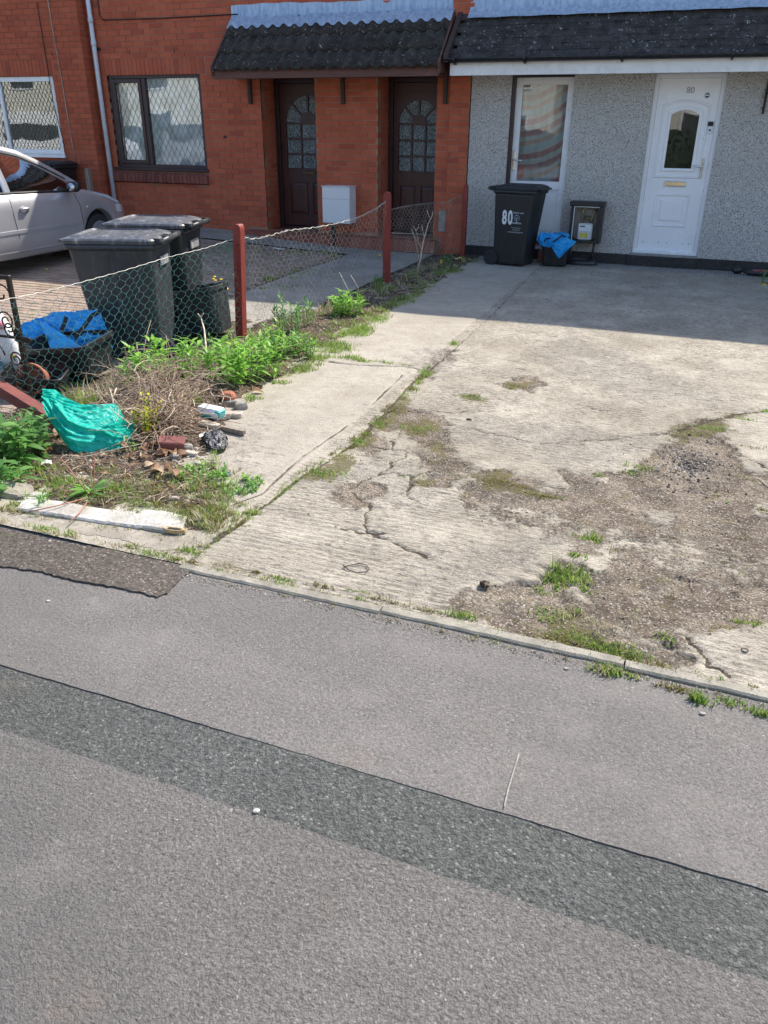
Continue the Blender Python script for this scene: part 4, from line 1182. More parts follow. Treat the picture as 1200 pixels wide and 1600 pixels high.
# ---------------------------------------------------------------- left brick house
lh = empty('brick_house', (-11, 11.3, 0), label='red brick house at the far left with a white-framed lattice window, behind the silver car', cat='house')
wallL = empty('wall', (0, 0, 0)); wallL.parent = lh
YL = 11.30; k_ = YL / 11.5
xc = -9.50 * k_
WL = (-11.6, -10.16 * k_ + .0, 1.20, 2.32)
bs = BrickSet(); bs.wall((0, YL, 0), 0, -14.5, xc, 0, 4.9, [WL], 'l', M_brickL, soldier=[(WL[0] - .1, WL[1] + .06, 2.325, 2.55)])
bs.wall((xc, YL, 0), PI / 2, .01, .2, 0, 4.9, [], 'l', M_brickL)
bs.emit(wallL, 298)
m = MB(); backing(m, -14.5, xc - .006, YL + .006, YL + .3, -.2, 4.9, [WL]); m.build('mortar_bed', M_mortarL, wallL)
win = MB(); frame_ring(win, WL[0], WL[1], WL[2], WL[3], YL + .02, YL + .09, .07, .07); win.bbox(-11.15, -11.09, YL + .02, YL + .09, WL[2] + .07, WL[3] - .07, .004); win = win.build('window', M_pvc, lh)
for (a, b_) in ((WL[0] + .07, -11.15), (-11.09, WL[1] - .07)):
    q = MB(); q.box(a, b_, YL + .05, YL + .054, WL[2] + .07, WL[3] - .07); q.build('pane', M_glass, win)
    q = MB(); lattice(q, a, b_, WL[2] + .07, WL[3] - .07, YL + .044, .075, .12); q.build('lead_lattice', M_leadcame, win)
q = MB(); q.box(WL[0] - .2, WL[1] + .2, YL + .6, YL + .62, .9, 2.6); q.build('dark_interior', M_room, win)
q = MB(); q.bbox(WL[0] - .05, WL[1] + .03, YL - .04, YL + .02, WL[2] - .05, WL[2], .004); q.build('sill', M_pvc, win)
m = MB()
for x in (-10.62, -9.93): m.box(x, x + .012, YL - .002, YL + .01, 2.60, 2.665)
m.build('weep_vent', M_black, wallL)
m = MB(); m.tube([(-9.85 - .05 * 0, YL - .01, 4.8), (-9.83, YL - .012, 3.0), (-9.80, YL - .012, 2.2), (-9.79, YL - .014, 1.5), (-9.76, YL - .014, 1.0)], .006, 5); m.build('cable', M_wires, lh)
m = MB(); m.tube([(-10.05, YL - .01, 3.3), (-10.04, YL - .012, 2.0), (-9.95, YL - .02, 1.4), (-9.86, YL - .05, .7)], .006, 5); m.build('thin_cable', M_black, lh)
# grey-white downpipe in the corner between the houses
m = MB(); PX = -9.22; m.tube([(PX, YW - .06, 4.9), (PX, YW - .06, .30)], .034, 12); dp = m.build('downpipe', M_pipe, bh)
for z in (.34, 2.72, 3.02):
    m = MB(); m.tube([(PX, YW - .06, z), (PX, YW - .06, z + .07)], .040, 12); m.build('pipe_socket', M_pipe, dp)
for z in (2.68,):
    m = MB(); m.bbox(PX - .05, PX + .07, YW - .03, YW - .001, z - .02, z + .02, .004); m.build('pipe_clip', M_black, dp)

# ---------------------------------------------------------------- pebbledashed house
rh = empty('rendered_house', (0, YW, 0), label='grey pebbledashed house number 80 with white front door and black plain-tiled lean-to roof', cat='house')
Mr = root_mat(rh).inverted()
YR = 11.475
OR = [(-2.70, -1.90, .16, 2.30), (-.925, -.10, .16, 2.30)]
m = MB(); backing(m, -3.235, 8, YR, YR + .3, .14, 2.30, OR); wr = m.build('wall', M_dash, rh)
m = MB(); m.box(-3.235, 8, YR + .02, YR + .3, 2.30, 5.0); m.build('upper_wall', M_dash, rh)
pl = MB(); pl.bbox(-3.235, -.95, YR - .016, YR + .29, -.1, .138, .004); pl.bbox(-.09, 8, YR - .016, YR + .29, -.1, .138, .004); pl.build('plinth', M_plinth, rh)
m = MB(); m.bbox(-.97, -.08, YR - .05, YR + .1, -.1, .135, .006); m.build('door_step', M_plinth, rh)
m = MB(); m.bbox(-.945, -.09, YR - .045, YR + .1, .1355, .158, .005); m.build('threshold_slab', M_step, rh)
# fascia, gutter, soffit
FY = 11.0
m = MB(); m.bbox(-3.40, 8, FY, FY + .02, 2.238, 2.385, .004); m.build('fascia', M_fasw, rh)
m = MB(); m.box(-3.40, 8, FY + .021, YR + .02, 2.262, 2.27); m.build('soffit', M_fasw, rh)
n = 12; ring = []
prof = [(.055 * math.cos(PI + PI * i / n), .055 * math.sin(PI + PI * i / n)) for i in range(n + 1)] + [(.048 * math.cos(2 * PI - PI * i / n), .048 * math.sin(2 * PI - PI * i / n)) for i in range(n + 1)]
m = MB(); m.loft([[(x, FY - .058 + a, 2.43 + b_) for (a, b_) in prof] for x in (-3.46, 0, 3, 8)]); gut = m.build('gutter', M_gutter, rh)
for x in (-3.34, -2.45, -1.30, -.10, 1.0, 2.1):
    m = MB(); m.loft([[(xx_, FY - .058 + a * 1.12, 2.43 + b_ * 1.12) for (a, b_) in prof[:n + 1]] for xx_ in (x, x + .03)], cap=False)
    m.bbox(x + .003, x + .027, FY - .12, FY - .108, 2.40, 2.44, .003); m.bbox(x + .003, x + .027, FY - .065, FY - .002, 2.355, 2.378, .003); m.build('gutter_bracket', M_gutter, gut)
# lean-to roof of plain tiles
RY0, RZ0, RY1, RZ1 = FY - .02, 2.435, YR + .02, 2.96
s2 = math.atan2(RZ1 - RZ0, RY1 - RY0); Lr = math.hypot(RZ1 - RZ0, RY1 - RY0)
roof = MB(); roof.add([(-3.40, RY0 + .03, RZ0 - .01), (8, RY0 + .03, RZ0 - .01), (8, RY1, RZ1 - .02), (-3.40, RY1, RZ1 - .02)], [(0, 1, 2, 3)]); 
roof.box(-3.40, 8, RY0 + .031, RY0 + .06, 2.385, RZ0 - .002)
roof = roof.build('roof', M_black, rh)
pt = MB(); pt.add([(0, 0, 0), (.162, 0, 0), (.162, .16, -.006), (0, .16, -.006), (0, 0, .013), (.081, 0, .016), (.162, 0, .013), (.162, .16, .005), (.081, .16, .008), (0, .16, .005)],
                  [(4, 5, 8, 9), (5, 6, 7, 8), (0, 1, 6, 5, 4), (1, 2, 7, 6), (3, 0, 4, 9)]); ptm = pt.mesh('roof_tile', M_rtile2)
cnt = 0; rest = MB()
for r_ in range(7):
    x = -3.42 + (.082 if r_ % 2 else 0)
    while x < 8:
        s_ = -.03 + r_ * Lr / 7
        T = Matrix.Translation((x, RY0 + math.cos(s2) * s_, RZ0 + math.sin(s2) * s_ + .006 + rnd.uniform(-.003, .003))) @ Matrix.Rotation(s2 + rnd.uniform(-.015, .015), 4, 'X') @ Matrix.Rotation(rnd.uniform(-.01, .01), 4, 'Z')
        if x < 1.4 and cnt < 290:
            o = bpy.data.objects.new('roof_tile', ptm); COL.objects.link(o); o.parent = roof; o.matrix_local = Mr @ T; cnt += 1
        else:
            rest.add([T @ v.co for v in ptm.vertices], [tuple(p.vertices) for p in ptm.polygons])
        x += .165
rest.build('roof_tile', M_rtile2, roof, kind='stuff')
rows = []
for (yy, zz) in ((YR - .001, 3.14), (YR - .003, 3.03), (YR - .03, 2.985), (YR - .13, 2.895)):
    rows.append([(-3.30 + 11.3 * i / 120, yy + .004 * math.sin(i * 2.1), zz + .003 * math.sin(i * 1.3)) for i in range(121)])
m = MB(); m.grid(rows); m.build('flashing', M_lead, rh)
m = MB()
m.add([(-3.46, FY - .1, 2.385), (-3.40, FY - .1, 2.385), (-3.40, YR, 2.385), (-3.46, YR, 2.385), (-3.46, FY - .1, 2.47), (-3.40, FY - .1, 2.47), (-3.40, YR, 2.98), (-3.46, YR, 2.98)],
      [(0, 3, 2, 1), (4, 5, 6, 7), (0, 1, 5, 4), (1, 2, 6, 5), (2, 3, 7, 6), (3, 0, 4, 7)]); m.build('verge', M_gallows, rh)

# ---- glazed door with the striped cloth
YD = YR + .075
m = MB(); m.box(-2.70, -2.655, YR + .02, YR + .2, .16, 2.30); m.box(-2.655, -1.90, YR + .02, YR + .2, 2.235, 2.30); m.build('dark_reveal', M_frame, rh)
d1 = MB(); frame_ring(d1, -2.655, -1.90, .24, 2.235, YD, YD + .06, .085, .10); d1.bbox(-2.57, -1.985, YD + .002, YD + .058, .90, 1.0, .004); d1 = d1.build('glazed_door', M_pvc, rh, label='white glazed door with a striped cloth hung behind the glass')
q = MB(); q.bbox(-2.57, -1.985, YD + .02, YD + .05, .34, .90, .004); q.bbox(-2.54, -2.015, YD + .012, YD + .021, .37, .87, .004); q.build('lower_panel', M_pvc, d1)
q = MB(); q.box(-2.57, -1.985, YD + .028, YD + .033, 1.0, 2.15); q.build('pane', M_glassv, d1)
P = []
for j in range(50):
    z = .98 + 1.2 * j / 49
    P.append([(-2.60 + .65 * i / 40, YD + .085 + .022 * math.sin(i * .35 + z * 5) + .012 * math.sin(i * .8 - z * 9) + .02 * max(0, 1 - abs((i / 40) - (1.2 - (z - .9) * .9)) * 7), z) for i in range(41)])
q = MB(); q.grid(P); q.build('striped_cloth', M_curtain, d1)
q = MB(); q.bbox(-2.635, -2.60, YD - .012, YD, 1.13, 1.37, .004); q.tube([(-2.617, YD - .01, 1.26), (-2.617, YD - .05, 1.26), (-2.50, YD - .055, 1.255)], .010, 6); q.build('handle', M_chrome, d1)
# ---- white panelled front door 80
m = MB(); frame_ring(m, -.925, -.10, .165, 2.262, YD - .02, YD + .07, .055, .05); m.build('door_frame', M_pvcd, rh)
DX0, DX1, DZ0, DZ1 = -.868, -.157, .215, 2.205; DYf = YD + .0
dcx = (DX0 + DX1) / 2
# leaf with an arched opening
GX0, GX1, GZ0, GZ1 = dcx - .165, dcx + .165, 1.20, 1.81; rise = .055
leaf = MB(); y0, y1 = DYf, DYf + .05
leaf.box(DX0, GX0, y0, y1, DZ0, DZ1); leaf.box(GX1, DX1, y0, y1, DZ0, DZ1); leaf.box(GX0, GX1, y0, y1, DZ0, GZ0)
n = 12
def az(t): return GZ1 + rise * (1 - (2 * t - 1) ** 2)
for i in range(n):
    xa, xb = GX0 + (GX1 - GX0) * i / n, GX0 + (GX1 - GX0) * (i + 1) / n; za, zb = az(i / n), az((i + 1) / n)
    leaf.add([(xa, y0, za), (xb, y0, zb), (xb, y0, DZ1), (xa, y0, DZ1), (xa, y1, za), (xb, y1, zb), (xb, y1, DZ1), (xa, y1, DZ1)], [(0, 1, 2, 3), (0, 4, 5, 1), (3, 2, 6, 7)])
d2 = leaf.build('front_door', M_pvcd, rh, label='white panelled front door with the number 80 and small arched window')
def arch_ring(k, yy, X0=None, X1=None, Z0=None, Z1=None, rs=None, n=16):
    X0, X1, Z0, Z1, rs = (GX0 if X0 is None else X0) - k, (GX1 if X1 is None else X1) + k, (GZ0 if Z0 is None else Z0) - k, (GZ1 if Z1 is None else Z1) + k, rise if rs is None else rs
    p = [(X0, yy, Z0), (X1, yy, Z0)]
    for i in range(n + 1):
        t = 1 - i / n; p.append((X0 + (X1 - X0) * t, yy, Z1 + rs * (1 - (2 * t - 1) ** 2)))
    return p
q = MB()
q.loft([arch_ring(-.001, y0 + .03), arch_ring(-.001, y0 - .010), arch_ring(.02, y0 - .014), arch_ring(.035, y0 - .010), arch_ring(.040, y0 - .0005)], cap=False, smooth=False)
q.loft([arch_ring(.085, y0 - .0005), arch_ring(.092, y0 - .012), arch_ring(.104, y0 - .012), arch_ring(.114, y0 - .0005)], cap=False, smooth=False)
q.build('moulding', M_pvcd, d2)
q = MB(); q.prism([(p[0], p[2]) for p in arch_ring(.004, 0)], y0 + .028, y0 + .033); q.build('pane', M_glassv, d2)
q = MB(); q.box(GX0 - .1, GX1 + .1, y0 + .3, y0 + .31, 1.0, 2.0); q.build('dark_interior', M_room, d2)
q = MB()
def rr_(k, yy, X0=dcx - .21, X1=dcx + .21, Z0=.50, Z1=.90): return [(X0 + k, yy, Z0 + k), (X1 - k, yy, Z0 + k), (X1 - k, yy, Z1 - k), (X0 + k, yy, Z1 - k)]
q.loft([rr_(0, y0 - .0005), rr_(.006, y0 - .010), rr_(.018, y0 - .010), rr_(.026, y0 - .001)], cap=False, smooth=False)
q.loft([rr_(.07, y0 - .0005), rr_(.076, y0 - .010), rr_(.09, y0 - .012)], cap=False, smooth=False); q.add(rr_(.09, y0 - .012), [(0, 1, 2, 3)])
q.build('lower_moulding', M_pvcd, d2)
q = MB(); q.bbox(dcx - .14, dcx + .14, y0 - .010, y0 + .001, .985, 1.055, .004); lp = q.build('letter_plate', M_pvcd, d2)
q = MB(); q.bbox(dcx - .125, dcx + .125, y0 - .018, y0 - .009, .995, 1.045, .004); q.build('flap', M_brass, d2)
q = MB(); hx = DX1 - .062; q.bbox(hx - .014, hx + .014, y0 - .012, y0, 1.09, 1.33, .005); q.tube([(hx, y0 - .01, 1.23), (hx, y0 - .05, 1.23), (hx - .11, y0 - .055, 1.235)], .010, 6); q.build('handle', M_chrome, d2)
o = text_obj('80', .098, simple('brushed_numeral', (.30, .31, .33), .35, metal=.5), (0, 0, 0), (PI / 2, 0, 0), rh, 'house_number', .004, 1.0, .0); o.location = Mr @ Vector((dcx + .015, y0 - .006, 2.075))
q = MB(); q.tube([(DX1 - .14, y0 - .003, 2.02), (DX1 - .14, y0 + .001, 2.02)], .034, 18); st_ = q.build('round_sticker', M_letter, d2)
q = MB(); q.tube([(DX1 - .14, y0 - .005, 2.02), (DX1 - .14, y0 - .002, 2.02)], .026, 18); q.build('sticker_disc', M_sticker, d2)
q = MB(); q.bbox(DX1 - .162, DX1 - .118, y0 - .0065, y0 - .0045, 2.014, 2.028, .0005); q.build('sticker_band', M_letter, d2)
q = MB(); q.bbox(DX1 - .073, DX1 - .018, y0 - .022, y0, 1.60, 1.685, .004); q.build('doorbell', M_letter, d2)
q = MB(); q.bbox(DX1 - .075, DX1 - .016, y0 - .024, y0, 1.685, 1.735, .004); q.tube([(DX1 - .045, y0 - .026, 1.64), (DX1 - .045, y0 - .02, 1.64)], .012, 12); q.build('doorbell_camera', M_black, d2)
q = MB()
for dx in (.07, .26, .37, .57, .64): q.tube([(DX0 + dx, y0 - .003, .30), (DX0 + dx, y0 + .001, .30)], .006, 8)
q.build('screw_cap', M_black, d2)
m = MB(); m.bbox(DX0 - .05, DX1 + .05, YD - .07, YD - .02, .163, .195, .004); m.build('door_sill', M_pvcd, rh)
# dark bracket high on the wall at the right edge
m = MB(); m.bbox(.345, .37, YR - .03, YR, 1.82, 2.19, .004); m.bbox(.34, .375, YR - .12, YR - .03, 2.02, 2.05, .004); m.bbox(.345, .37, YR - .045, YR - .03, 1.95, 2.1, .004); m.build('wall_bracket', M_darkmetal, rh)

# roofs above (they cast the long shadow over the yard)
EZ = 5.02; EY = 11.28
for (a, b_, rt) in ((-14.5, xc, lh), (xc + .002, WX1, bh), (WX1 + .002, 8, rh)):
    m = MB(); m.add([(a, EY, EZ), (b_, EY, EZ), (b_, 15.6, 7.2), (a, 15.6, 7.2), (a, 20, EZ), (b_, 20, EZ), (a, EY, EZ - .12), (b_, EY, EZ - .12), (b_, 20, EZ - .12), (a, 20, EZ - .12)],
                    [(0, 1, 2, 3), (3, 2, 5, 4), (6, 7, 1, 0), (9, 8, 7, 6), (4, 5, 8, 9), (0, 3, 4, 6), (1, 7, 8, 2), (6, 4, 9), (2, 8, 5)])
    m.build('main_roof', M_rtile2, rt)
    m = MB(); m.box(a + .02, b_ - .02, 19.6, 19.9, -.2, 4.88); m.build('rear_wall', M_mortar, rt)
    m = MB(); m.box(a + .02, a + .1, 11.95, 19.5, -.2, 4.88); m.build('party_wall', M_mortar, rt)

# ================================================================== FENCE
def fx(y): return float(np.interp(y, [3.0, 6.13, 8.97, 11.32], [-4.02, -3.74, -3.45, -3.24]))
A_, B_ = np.array([-4.02, 3.0]), np.array([-3.24, 11.32])
def FP(px, py):
    r = ray(px, py); d = B_ - A_
    # solve r*t on the vertical plane through the fence line (iterated for the slight bend)
    y = 6.0
    for _ in range(12):
        t = fx(y) / r[0]; y = r[1] * t
    return Vector((r[0] * t, r[1] * t, HCAM + r[2] * t))
fence = empty('wire_fence', (-3.74, 6.13, 0), label='sagging green and grey chain-link fence on three red posts between the yard and driveway', cat='fence')
def post(parent, x, y, z1, lean=(0, 0), w_=.036, mat=M_post, name='post'):
    b = MB(); rings = []
    for (z, k) in ((-.1, 1), (z1 - .05, 1), (z1 - .028, .93), (z1 - .01, .72), (z1, .40)):
        rings.append([(x + lean[0] * z + sx_ * w_ * (k if True else 1), y + lean[1] * z + sy_ * w_ * 1.0, z) for sx_, sy_ in ((-1, -1), (1, -1), (1, 1), (-1, 1))])
    b.loft(rings, smooth=False)
    return b.build(name, mat, parent)
pa = post(fence, -3.755, 6.14, .925, (.055, 0.0)); pb = post(fence, -3.455, 8.97, 1.0); pc = post(fence, -3.20, 11.30, .95, (0, 0), .03)
q = MB()
for z in (.15, .35, .55, .76): q.tube([(-3.755 + .055 * z + .01, 6.14 - .038, z), (-3.755 + .055 * z + .01, 6.14 - .046, z)], .006, 6)
q.build('staple', M_black, pa)
segA = [FP(*p) for p in ((-70, 484), (0, 470), (60, 458), (120, 443), (190, 424), (262, 402), (320, 388), (366, 373))]
segB = [FP(*p) for p in ((378, 371), (400, 373), (425, 367), (449, 360), (494, 355), (526, 349), (561, 339), (589, 325), (604, 313))]
segC = [FP(*p) for p in ((612, 327), (629, 323), (647, 320), (675, 317), (700, 315), (722, 303))]
def top_interp(seg, y):
    ys_ = [p.y for p in seg]; zs_ = [p.z for p in seg]; return float(np.interp(y, ys_, zs_))
def chain(seg, mat, cw, ch, droop, seed, bulge=.03, rad=.00135):
    b = MB(); y0, y1 = seg[0].y, seg[-1].y; n = int((y1 - y0) / cw)
    r_ = random.Random(seed)
    def Pt(yy, h, zt):
        # h measured from the top down 0..1
        gz = max(ground_z(fx(yy) + .02, yy), -.02) + .0
        z = zt - h * (zt - gz)
        off = bulge * math.sin(yy * 3.1 + seed) * math.sin(h * 2.6) + .012 * math.sin(yy * 17 + h * 9)
        return Vector((fx(yy) + off, yy + droop * h * .12 * math.sin(yy * 2.3), z))
    for i in range(n):
        yc = y0 + (i + .5) * cw; zt = top_interp(seg, yc); rows_ = max(3, int(round(zt / ch))); pts = []
        for k in range(rows_ * 2 + 1):
            h = k / (rows_ * 2); sg = 1 if ((k + i) % 2) else -1
            # rounded zig-zag: two points per bend
            jit = r_.uniform(-.05, .05) * cw
            for dh in (-.22, .22):
                hh = min(1, max(0, h + dh / (rows_ * 2))); pts.append(Pt(yc + sg * cw * .50 + jit, hh, zt))
        b.tube(pts, rad, 3, cap=False)
    return b
chain(segA, M_wireg, .043, .082, 1, 1).build('wire_mesh', M_wireg, fence, kind='stuff', label='green plastic-coated mesh panel')
chain(segB, M_wires, .040, .078, 1, 2, .02).build('wire_mesh', M_wires, fence, kind='stuff', label='bare grey mesh panel')
chain(segC, M_wires, .040, .070, 1, 3, .01).build('wire_mesh', M_wires, fence, kind='stuff')
def strand(seg, amp, r, mat, ph=0, tw=60):
    pts = []
    for i in range(len(seg) - 1):
        n = 14
        for k in range(n):
            t = k / n; p = seg[i].lerp(seg[i + 1], t); a = (p.y * tw) + ph
            pts.append(p + Vector((math.cos(a) * amp, 0, math.sin(a) * amp)))
    pts.append(seg[-1]); b = MB(); b.tube(pts, r, 5); return b
strand(segA, .0025, .0026, None).build('top_wire', M_wirew, fence); strand(segB, .005, .0026, None).build('top_wire', M_wirew, fence)
strand(segB, .009, .0016, None, 2, 40).build('top_wire', M_wirew, fence); strand(segC, .004, .003, None).build('top_wire', M_wires, fence)
q = MB(); q.tube([FP(612, 364), FP(640, 365), FP(675, 368)], .004, 5); q.build('lower_wire', M_wirew, fence)

# fallen post
fp = MB(); a = Vector((-3.37, 3.51, .02)); b_ = Vector((-4.75, 3.78, .37)); d = (b_ - a).normalized(); u = d.cross(Vector((0, 0, 1))).normalized(); v = u.cross(d); wv = .036
fp.loft([[p + u * sx_ * wv + v * sy_ * wv for sx_, sy_ in ((-1, -1), (1, -1), (1, 1), (-1, 1))] for p in (a, a + d * .01, a.lerp(b_, .5), b_)], smooth=False)
o = fp.build('fallen_post', M_post2); tag(o, 'toppled red-brown timber post lying aslant beside the teal bag', 'post')

# ================================================================== GATE
gy = 3.86
gz1 = Wp(35, 432, gy).z
gate = empty('iron_gate', (-4.1, gy, 0), label='rusty black wrought-iron gate with scrolls at the left edge', cat='gate')
gx = Wp(38, 560, gy).x
b = MB(); b.bbox(gx - .014, gx + .014, gy - .014, gy + .014, -.02, gz1, .003); b.bbox(gx - .9, gx - .014, gy - .012, gy + .012, gz1 - .028, gz1 - .002, .003); b.bbox(gx - .9, gx - .014, gy - .010, gy + .010, .06, .085, .003)
b.bbox(gx - .9, gx - .014, gy - .008, gy + .008, .44, .456, .002)
b.build('gate_frame', M_darkmetal, gate)
def spiral(cx, cz, r0, turns, a0, sg=1):
    n = int(22 * turns); return [(cx + (r0 * (1 - .75 * i / n)) * math.cos(a0 + sg * 2 * PI * turns * i / n), gy, cz + (r0 * (1 - .75 * i / n)) * math.sin(a0 + sg * 2 * PI * turns * i / n)) for i in range(n + 1)]
for (dx, z, r, t, a0, sg) in ((-.085, gz1 - .12, .07, 1.0, 0, 1), (-.09, gz1 - .29, .065, 1.5, PI, -1), (-.075, .50, .055, 1.4, 0, -1), (-.07, .30, .055, 1.6, 0, 1), (-.08, .18, .06, 1.5, PI / 2, -1), (-.26, gz1 - .15, .10, 1.5, 0, -1), (-.26, .32, .10, 1.5, 0, 1)):
    q = MB(); q.tube(spiral(gx + dx, z, r, t, a0, sg), .0055, 6); q.build('scroll', M_darkmetal, gate)
q = MB(); q.bbox(gx - .02, gx + .10, gy - .03, gy - .012, .43, .465, .004); q.tube([(gx + .0, gy - .04, .44), (gx + .0, gy - .04, .50), (gx + .02, gy - .04, .52), (gx + .04, gy - .04, .50)], .007, 6); q.build('latch', M_darkmetal, gate)
# white printed sack behind the gate
sk = empty('plastic_sack', (-4.47, 4.25, 0), label='white plastic sack with yellow and blue print behind the iron gate', cat='bag')
c0 = Wp(4, 560, 4.25); r_ = []
b = MB()
for i in range(15):
    t = i / 14; z = .0 + .52 * t; R = .145 * (math.sin(PI * min(1, .12 + t * .86)) ** .55)
    r_.append([(c0.x + R * (1 + .1 * math.sin(3 * a_ + z * 9) + .05 * math.sin(7 * a_ + z * 23)) * math.cos(a_), 4.25 + R * .6 * math.sin(a_), z) for a_ in [2 * PI * k / 26 for k in range(26)]])
b.loft(r_); b.build('sack_body', M_paper, sk)
def disc(cx, cy, cz, r, mat, name, par, dep=.004):
    q = MB(); q.tube([(cx, cy, cz), (cx, cy - dep, cz)], r, 16, smooth=False); return q.build(name, mat, par)
for (px, py, r, mt, nm) in ((8, 590, .045, M_yel, 'yellow_print'), (2, 572, .035, M_sticker, 'blue_print'), (20, 556, .018, M_yel, 'yellow_print')):
    p = Wp(px, py, 4.155); disc(p.x, 4.155, p.z, r, mt, nm, sk)
p = Wp(2, 508, 4.2); q = MB(); q.loft([[(p.x + .03 * math.sin(PI * (i + .5) / 8) * math.cos(a_), 4.2 + .03 * math.sin(PI * (i + .5) / 8) * math.sin(a_), p.z - .03 * math.cos(PI * (i + .5) / 8)) for a_ in [2 * PI * k / 12 for k in range(12)]] for i in range(8)])
q.build('pink_knot', simple('pink_plastic', (.65, .2, .25), .5), sk)

# ================================================================== WHEELIE BINS
def rrect(hx, hy, r, z, cx=0, cy=0, n=4):
    P = []
    for (sx_, sy_, a0) in ((1, -1, -PI / 2), (1, 1, 0), (-1, 1, PI / 2), (-1, -1, PI)):
        for k in range(n + 1):
            a_ = a0 + PI / 2 * k / n
            P.append((cx + sx_ * (hx - r) + r * math.cos(a_), cy + sy_ * (hy - r) + r * math.sin(a_), z))
    return P
def wheelie(loc, rz, W_, D_, H_, label, mb, ml, group=None, scuff=None):
    """front faces local -y, hinge and wheels at local +y"""
    t = empty('wheelie_bin', loc, rz, label, 'bin', group)
    hx, hy = W_ / 2, D_ / 2; zt = H_ * .925
    b = MB()
    b.loft([rrect(hx * .80, hy * .70, .04, .02, 0, hy * .16), rrect(hx * .81, hy * .72, .045, .05, 0, hy * .15), rrect(hx * .81, hy * .74, .045, .16, 0, hy * .14), rrect(hx * .86, hy * .80, .045, zt * .5, 0, hy * .09),
            rrect(hx * .92, hy * .90, .045, zt * .93, 0, hy * .02), rrect(hx * .93, hy * .915, .045, zt - .01, 0, .01), rrect(hx * .90, hy * .89, .045, zt - .02, 0, .01)])
    for s_ in ((-1, 1) if scuff else ()):      # moulded ribs on the sides
        b.loft([[(s_ * (hx * .81 + .0), hy * .16 + y_, .10) for y_ in (-.02, .02)] + [(s_ * (hx * .81 + .010), hy * .16 + y_, .10) for y_ in (.012, -.012)],
                [(s_ * (hx * .92), y_, zt * .9) for y_ in (-.02, .02)] + [(s_ * (hx * .92 + .010), y_, zt * .9) for y_ in (.012, -.012)]], smooth=False)
    b.build('bin_body', mb, t, world=False)
    b = MB()
    b.loft([rrect(hx * .90, hy * .89, .05, zt - .045), rrect(hx * .985, hy * .97, .055, zt - .040), rrect(hx * 1.0, hy * .985, .06, zt - .004), rrect(hx * .97, hy * .96, .05, zt)], cap=True)
    b.build('rim', mb, t, world=False)
    b = MB()
    L = [rrect(hx * 1.0, hy * 1.0, .06, zt + .004), rrect(hx * 1.01, hy * 1.01, .06, zt + .028), rrect(hx * .97, hy * .975, .055, zt + .040), rrect(hx * .78, hy * .80, .05, H_ * .985, 0, -.01), rrect(hx * .72, hy * .74, .05, H_ * .988, 0, -.01), rrect(hx * .69, hy * .70, .05, H_ * .975, 0, -.01)]
    b.loft(L, smooth=False)
    # lip at the front, raised ribs on the lid
    b.bbox(-hx * .72, hx * .72, -hy - .045, -hy + .02, zt + .006, zt + .026, .005)
    b.bbox(-hx * .60, hx * .60, -hy * .5, -hy * .5 + .012, H_ * .975, H_ * .982, .002); b.bbox(-hx * .60, hx * .60, hy * .35, hy * .35 + .012, H_ * .975, H_ * .982, .002)
    b.build('lid', ml, t, world=False)
    b = MB(); yb = hy + .045
    b.tube([(-hx * .93, yb, zt + .02), (hx * .93, yb, zt + .02)],   .021, 10)
    for x in (-hx * .80, -hx * .12, hx * .12, hx * .80):
        b.loft([[(x - .012, y_, z_) for y_, z_ in ((hy - .03, zt - .03), (yb + .018, zt + .002), (yb + .018, zt + .04), (hy - .04, zt + .045))], [(x + .012, y_, z_) for y_, z_ in ((hy - .03, zt - .03), (yb + .018, zt + .002), (yb + .018, zt + .04), (hy - .04, zt + .045))]], smooth=False)
    b.build('hinge_handle', mb, t, world=False)
    for s_ in (-1, 1):
        x = s_ * hx * .86; pr = [(.0, .04), (.06, .05), (.085, .095), (.098, .10), (.100, .10)]
        w_ = MB(); rr = .098; n = 20
        w_.loft([[(x + dx, hy * .93 + r * math.cos(2 * PI * k / n), rr + r * math.sin(2 * PI * k / n)) for k in range(n)] for dx, r in ((-.025, rr * .6), (-.024, rr * .93), (-.015, rr), (.015, rr), (.024, rr * .93), (.025, rr * .6))], smooth=False)
        w_.build('wheel', M_rubber, t, world=False)
    b = MB(); b.tube([(-hx * .82, hy * .93, .098), (hx * .82, hy * .93, .098)], .011, 8); b.build('axle', M_black, t, world=False)
    if scuff:
        b = MB(); b.bbox(-.11, .11, hy * .93, hy * .97, zt * .80, zt * .88, .004); b.build('worn_label', simple('grey_worn_label', (.22, .22, .22), .7, vary=.4, nscale=30), t, world=False)
    return t
YZ = -.06
bin1 = wheelie((-4.36, 5.40, YZ), math.radians(-70), .60, .72, .985, 'dark grey wheelie bin with pale scratched lid, the nearer of the two behind the wire fence', M_bin, M_lid, 'wheelie bins behind the wire fence', True)
bin2 = wheelie((-4.58, 6.18, YZ + .01), math.radians(-74), .60, .72, 1.0, 'dark wheelie bin standing behind the nearer one in the yard by the fence', M_bin80, M_lid, 'wheelie bins behind the wire fence', True)
b80 = wheelie((-2.35, 10.93, 0), math.radians(80), .50, .60, 1.01, 'black wheelie bin marked 80 in white standing in front of the striped-cloth door', M_bin80, M_bin80)
